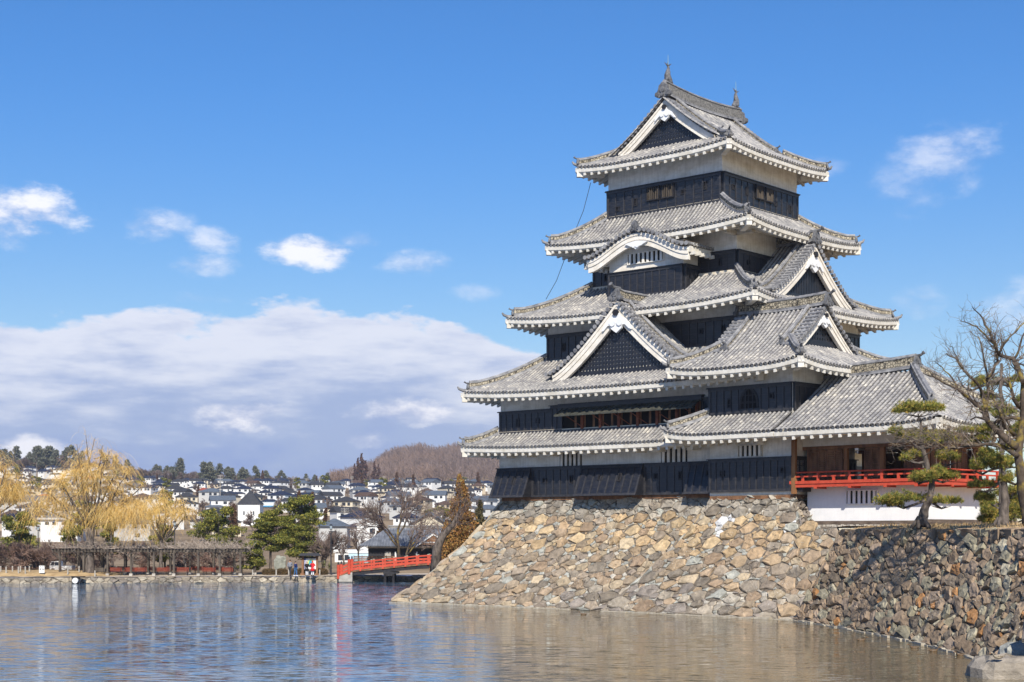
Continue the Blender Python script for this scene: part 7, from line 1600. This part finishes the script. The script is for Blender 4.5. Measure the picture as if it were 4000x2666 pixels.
# ---------------------------------------------------------------- people (continuous skinned bodies with clothing children)
def skin_obj(name, verts, edges, radii, mat, parent, root_i=0, sub=2, off=None):
    me = bpy.data.meshes.new(name); o_ = np.array(WORLD[parent]) if parent is not None else np.zeros(3)
    me.from_pydata([tuple(v) for v in verts], edges, []); me.materials.append(mat); o = bpy.data.objects.new(name, me); COL.objects.link(o); o.parent = parent
    md = o.modifiers.new('skin', 'SKIN'); md.use_smooth_shade = True
    for i, r_ in enumerate(radii): sv = me.skin_vertices[0].data[i]; sv.radius = (r_, r_) if not isinstance(r_, tuple) else r_; sv.use_root = (i == root_i)
    s = o.modifiers.new('sub', 'SUBSURF'); s.levels = s.render_levels = sub; WORLD[o] = WORLD[parent] if parent else Vector((0, 0, 0)); return o
def cm(name, c, r=.8): return NT(name).out(c, r, .3)
SKIN = cm('skin', (.45, .27, .18), .6)
def person(px, Y, rz, h, label, jac, tro, hair, shoe, pose, coat=None, extra=None):
    X = (px-CX)/FPX*Y; z = zt(X, Y)+.03; root = empty('person', (X, Y, z), label, 'person'); root.rotation_euler.z = R(rz); k = h/1.72
    lf, rf, le, lh, re_, rh, hd = pose
    J = {'pel': (0, 0, .93), 'bel': (0, 0, 1.08), 'che': (0, -.01, 1.28), 'neck': (0, 0, 1.45), 'head': (hd*.3, -.01+0, 1.56), 'crown': (hd, 0, 1.67), 'lhip': (.09, 0, .90), 'rhip': (-.09, 0, .90), 'lkn': tuple((np.array((.09, 0, .9))+np.array(lf))/2+np.array((0, -.03, .0))), 'lan': lf, 'lto': (lf[0], lf[1]-.14, lf[2]-.05),
         'rkn': tuple((np.array((-.09, 0, .9))+np.array(rf))/2+np.array((0, -.03, .0))), 'ran': rf, 'rto': (rf[0], rf[1]-.14, rf[2]-.05), 'lsh': (.18, 0, 1.40), 'rsh': (-.18, 0, 1.40), 'lel': le, 'lha': lh, 'rel': re_, 'rha': rh}
    Rd = {'pel': .13, 'bel': .12, 'che': .14, 'neck': .055, 'head': .085, 'crown': .075, 'lhip': .09, 'rhip': .09, 'lkn': .06, 'lan': .045, 'lto': .035, 'rkn': .06, 'ran': .045, 'rto': .035, 'lsh': .06, 'rsh': .06, 'lel': .045, 'lha': .035, 'rel': .045, 'rha': .035}
    E = [('pel', 'bel'), ('bel', 'che'), ('che', 'neck'), ('neck', 'head'), ('head', 'crown'), ('pel', 'lhip'), ('lhip', 'lkn'), ('lkn', 'lan'), ('lan', 'lto'), ('pel', 'rhip'), ('rhip', 'rkn'), ('rkn', 'ran'), ('ran', 'rto'), ('che', 'lsh'), ('lsh', 'lel'), ('lel', 'lha'), ('che', 'rsh'), ('rsh', 'rel'), ('rel', 'rha')]
    def mk(name, keys, mat, add, par, ovr={}):
        idx = {q: i for i, q in enumerate(keys)}; return skin_obj(name, [tuple(np.array(J[q])*k) for q in keys], [(idx[a], idx[b]) for a, b in E if a in idx and b in idx], [(Rd[q]+add)*k if q not in ovr else ovr[q]*k for q in keys], mat, par, 0)
    # fingers and thumb are short tapered chains on each hand
    body = mk('body', list(J), SKIN, 0, root)
    hd_ = MB(); WB = WORLD[root]; WORLD[root] = Vector((0, 0, 0))
    for hk, ek in (('lha', 'lel'), ('rha', 'rel')):
        a = np.array(J[hk])*k; d = nrm(a-np.array(J[ek])*k); s = nrm(np.cross(d, (0, 1., .1)))
        for f, L in ((-.024, .07), (-.008, .082), (.008, .078), (.024, .062)): hd_.tube([a+s*f, a+s*f*1.2+d*L*.6, a+s*f*1.3+d*L+np.array((0, -.012, 0))], [.010, .009, .006], 5)
        hd_.tube([a-s*.02-d*.02, a-s*.05+d*.03], [.011, .007], 5)
    hd_.build('fingers', SKIN, body); mk('trousers', ['pel', 'lhip', 'lkn', 'lan', 'rhip', 'rkn', 'ran'], tro, .02, root, {'pel': .15}); mk('jacket', ['bel', 'che', 'lsh', 'lel', 'lha', 'rsh', 'rel', 'rha'] if False else ['che', 'bel', 'pel', 'lsh', 'lel', 'rsh', 'rel', 'lha', 'rha', 'neck'], jac, .024, root, {'lha': .046, 'rha': .046, 'pel': .15, 'neck': .07})
    hr = MB(); c = (np.array(J['head'])*.35+np.array(J['crown'])*.65)*k+np.array((0, .02, .01)); V = []; n, m_ = 10, 6
    for j in range(m_+1):
        ph = math.pi*j/m_
        for i in range(n): th = 2*math.pi*i/n; V.append(c+np.array((math.sin(ph)*math.cos(th)*.098, math.sin(ph)*math.sin(th)*.108, math.cos(ph)*.112))*k)
    hr.add(V, [(j*n+i, (j+1)*n+i, (j+1)*n+(i+1) % n, j*n+(i+1) % n) for j in range(m_) for i in range(n) if not (j > 2 and (i in (6, 7, 8)))]); hr.build('hair', hair, root, smooth=True)
    fc = MB(); hc = np.array(J['head'])*k
    fc.tube([hc+(0, -.085, .01), hc+(0, -.115, -.01)], [.012, .016], 5)
    for sx in (-.032, .032): fc.tube([hc+(sx, -.082, .035), hc+(sx, -.094, .035)], .011, 6)
    fc.build('face', cm('face_dark', (.12, .06, .05)), body)
    for q in ('l', 'r'):
        m = MB(); a = np.array(J[q+'an'])*k; m.tube([a+(0, .05, .06), a+(0, .04, -.03), a+(0, -.1, -.045), a+(0, -.17, -.055)], [.055, .06, .05, .035], 8); m.build('shoe', shoe, root)
    if coat:
        m = MB(); n = 14; V = []
        for (z_, a, b) in ((1.42, .17, .12), (1.28, .21, .15), (1.05, .19, .15), (.8, .23, .19), (coat, .27, .23), (coat, .24, .2)):
            for i in range(n): th = 2*math.pi*i/n; V.append(np.array((math.cos(th)*a, math.sin(th)*b, z_))*k)
        m.add(V, [(j*n+i, j*n+(i+1) % n, (j+1)*n+(i+1) % n, (j+1)*n+i) for j in range(5) for i in range(n)]); m.build('coat_skirt', jac, root, smooth=True)
    if extra: extra(root, k)
    WORLD[root] = WB; return root
blk = cm('black_cloth', (.012, .012, .014)); drk = cm('charcoal_trousers', (.03, .035, .045)); jn = cm('blue_jeans', (.05, .13, .28)); wht = cm('white_trousers', (.72, .72, .74)); redc = cm('red_coat', (.62, .015, .02)); grj = cm('grey_jacket', (.20, .21, .24)); nvy = cm('navy_jacket', (.015, .03, .12)); hb = cm('dark_hair', (.015, .01, .009))
person(1133, 169.6, -15, 1.74, 'person in a grey jacket and dark trousers walking left on the far path', grj, drk, hb, blk, ((.10, -.22, .08), (-.06, .30, .10), (.24, .12, 1.15), (.10, -.12, 1.02), (-.27, -.02, 1.14), (-.16, -.12, .98), 0))
person(1155, 169.3, 60, 1.58, 'person in a navy hooded jacket and blue jeans behind the man in grey', nvy, jn, hb, wht, ((.08, -.10, .08), (-.08, .16, .08), (.26, .0, 1.12), (.22, -.08, .92), (-.26, -.02, 1.12), (-.14, -.16, 1.2), 0))
person(1199, 169.2, 20, 1.58, 'person in a long black coat and white trousers beside the one in red', blk, wht, cm('brown_hair', (.10, .05, .03)), blk, ((.10, 0, .08), (-.10, -.04, .08), (.25, -.04, 1.14), (.10, -.26, 1.26), (-.25, -.04, 1.12), (-.08, -.24, 1.22), .0), coat=.62)
def bag(root, k): m = MB(); m.cbox((.20, .20, .98), .24, .12, .22); m.tube([(.20, .16, 1.2), (.05, .1, 1.42), (-.1, -.05, 1.42)], .012, 5); m.build('shoulder_bag', drk, root)
person(1221, 168.8, 170, 1.64, 'person in a long red hooded coat seen from behind facing the map board', redc, wht, redc, blk, ((.10, 0, .08), (-.10, .02, .08), (.30, -.04, 1.18), (.20, -.26, 1.32), (-.28, -.04, 1.16), (-.12, -.28, 1.3), 0), coat=.58, extra=bag)
# ---------------------------------------------------------------- ducks
def duck(px, py, Y, rz, label, zoff=0.0, c1=(.12, .075, .04)):
    X = (px-CX)/FPX*Y; root = empty('duck', (X, Y, zoff), label, 'duck'); root.rotation_euler.z = R(rz); W0 = WORLD[root]; WORLD[root] = Vector((0, 0, 0)); m = MB(); n = 10; V = []
    for (x, r_, z_) in ((-.26, .012, .10), (-.2, .05, .07), (-.1, .09, .055), (.0, .10, .05), (.1, .085, .06), (.16, .055, .09), (.19, .038, .15), (.21, .04, .20), (.25, .043, .215), (.29, .02, .205)):
        for i in range(n): a = 2*math.pi*i/n; V.append((x, math.cos(a)*r_, z_+math.sin(a)*r_*(.8)))
    m.add(V, [(j*n+i, j*n+(i+1) % n, (j+1)*n+(i+1) % n, (j+1)*n+i) for j in range(9) for i in range(n)]+[tuple(range(n)), tuple(range(10*n-1, 9*n-1, -1))]); m.build('body', m_noise('duck_feathers', tuple(x*.6 for x in c1), tuple(x*1.5 for x in c1), 18, .7, 0), root, smooth=True)
    m = MB(); m.tube([(.28, 0, .20), (.34, 0, .19)], [.018, .010], 6); m.build('bill', M['orangewood'], root); m = MB(); [m.add([(-.16, s*.09, .09), (.06, s*.10, .10), (.02, s*.085, .02), (-.12, s*.08, .03)], [(0, 1, 2, 3)]) for s in (-1, 1)]; m.build('wing', m_noise('duck_wing', (.10, .08, .06), (.25, .2, .16), 20, .7, 0), root); WORLD[root] = W0; return root
for (px, py, rz, lb, zo) in ((3366, 2503, 0, 'brown duck swimming farthest left along the dark wall', 0), (3570, 2533, 180, 'brown duck swimming second along the dark wall', 0), (3648, 2545, 10, 'brown duck swimming third along the dark wall', 0), (3750, 2562, 200, 'brown duck swimming nearest the pale corner block', 0), (2278, 2402, 170, 'lone duck swimming in front of the tan stone base', 0)):
    duck(px, py, EYE*FPX/(py-HY), rz, lb, zo-.03)
duck(3898, 2640, 58.2, 190, 'speckled duck resting on the pale block in the bottom right corner', .78, (.3, .26, .2))
# ---------------------------------------------------------------- air
hz = MB(); hz.box((-1150, -90, -4), (1900, 0, 0), (0, 2460, 0), (0, 0, 190)); hm = bpy.data.materials.new('air_haze'); hm.use_nodes = True; hn = hm.node_tree; hn.nodes.remove(hn.nodes['Principled BSDF'])
pv = hn.nodes.new('ShaderNodeVolumePrincipled'); pv.inputs['Color'].default_value = (.80, .86, 1.0, 1); pv.inputs['Density'].default_value = .00013; pv.inputs['Anisotropy'].default_value = .2; hn.links.new(pv.outputs[0], hn.nodes['Material Output'].inputs['Volume'])
tag(hz.build('haze', hm), kind='stuff')
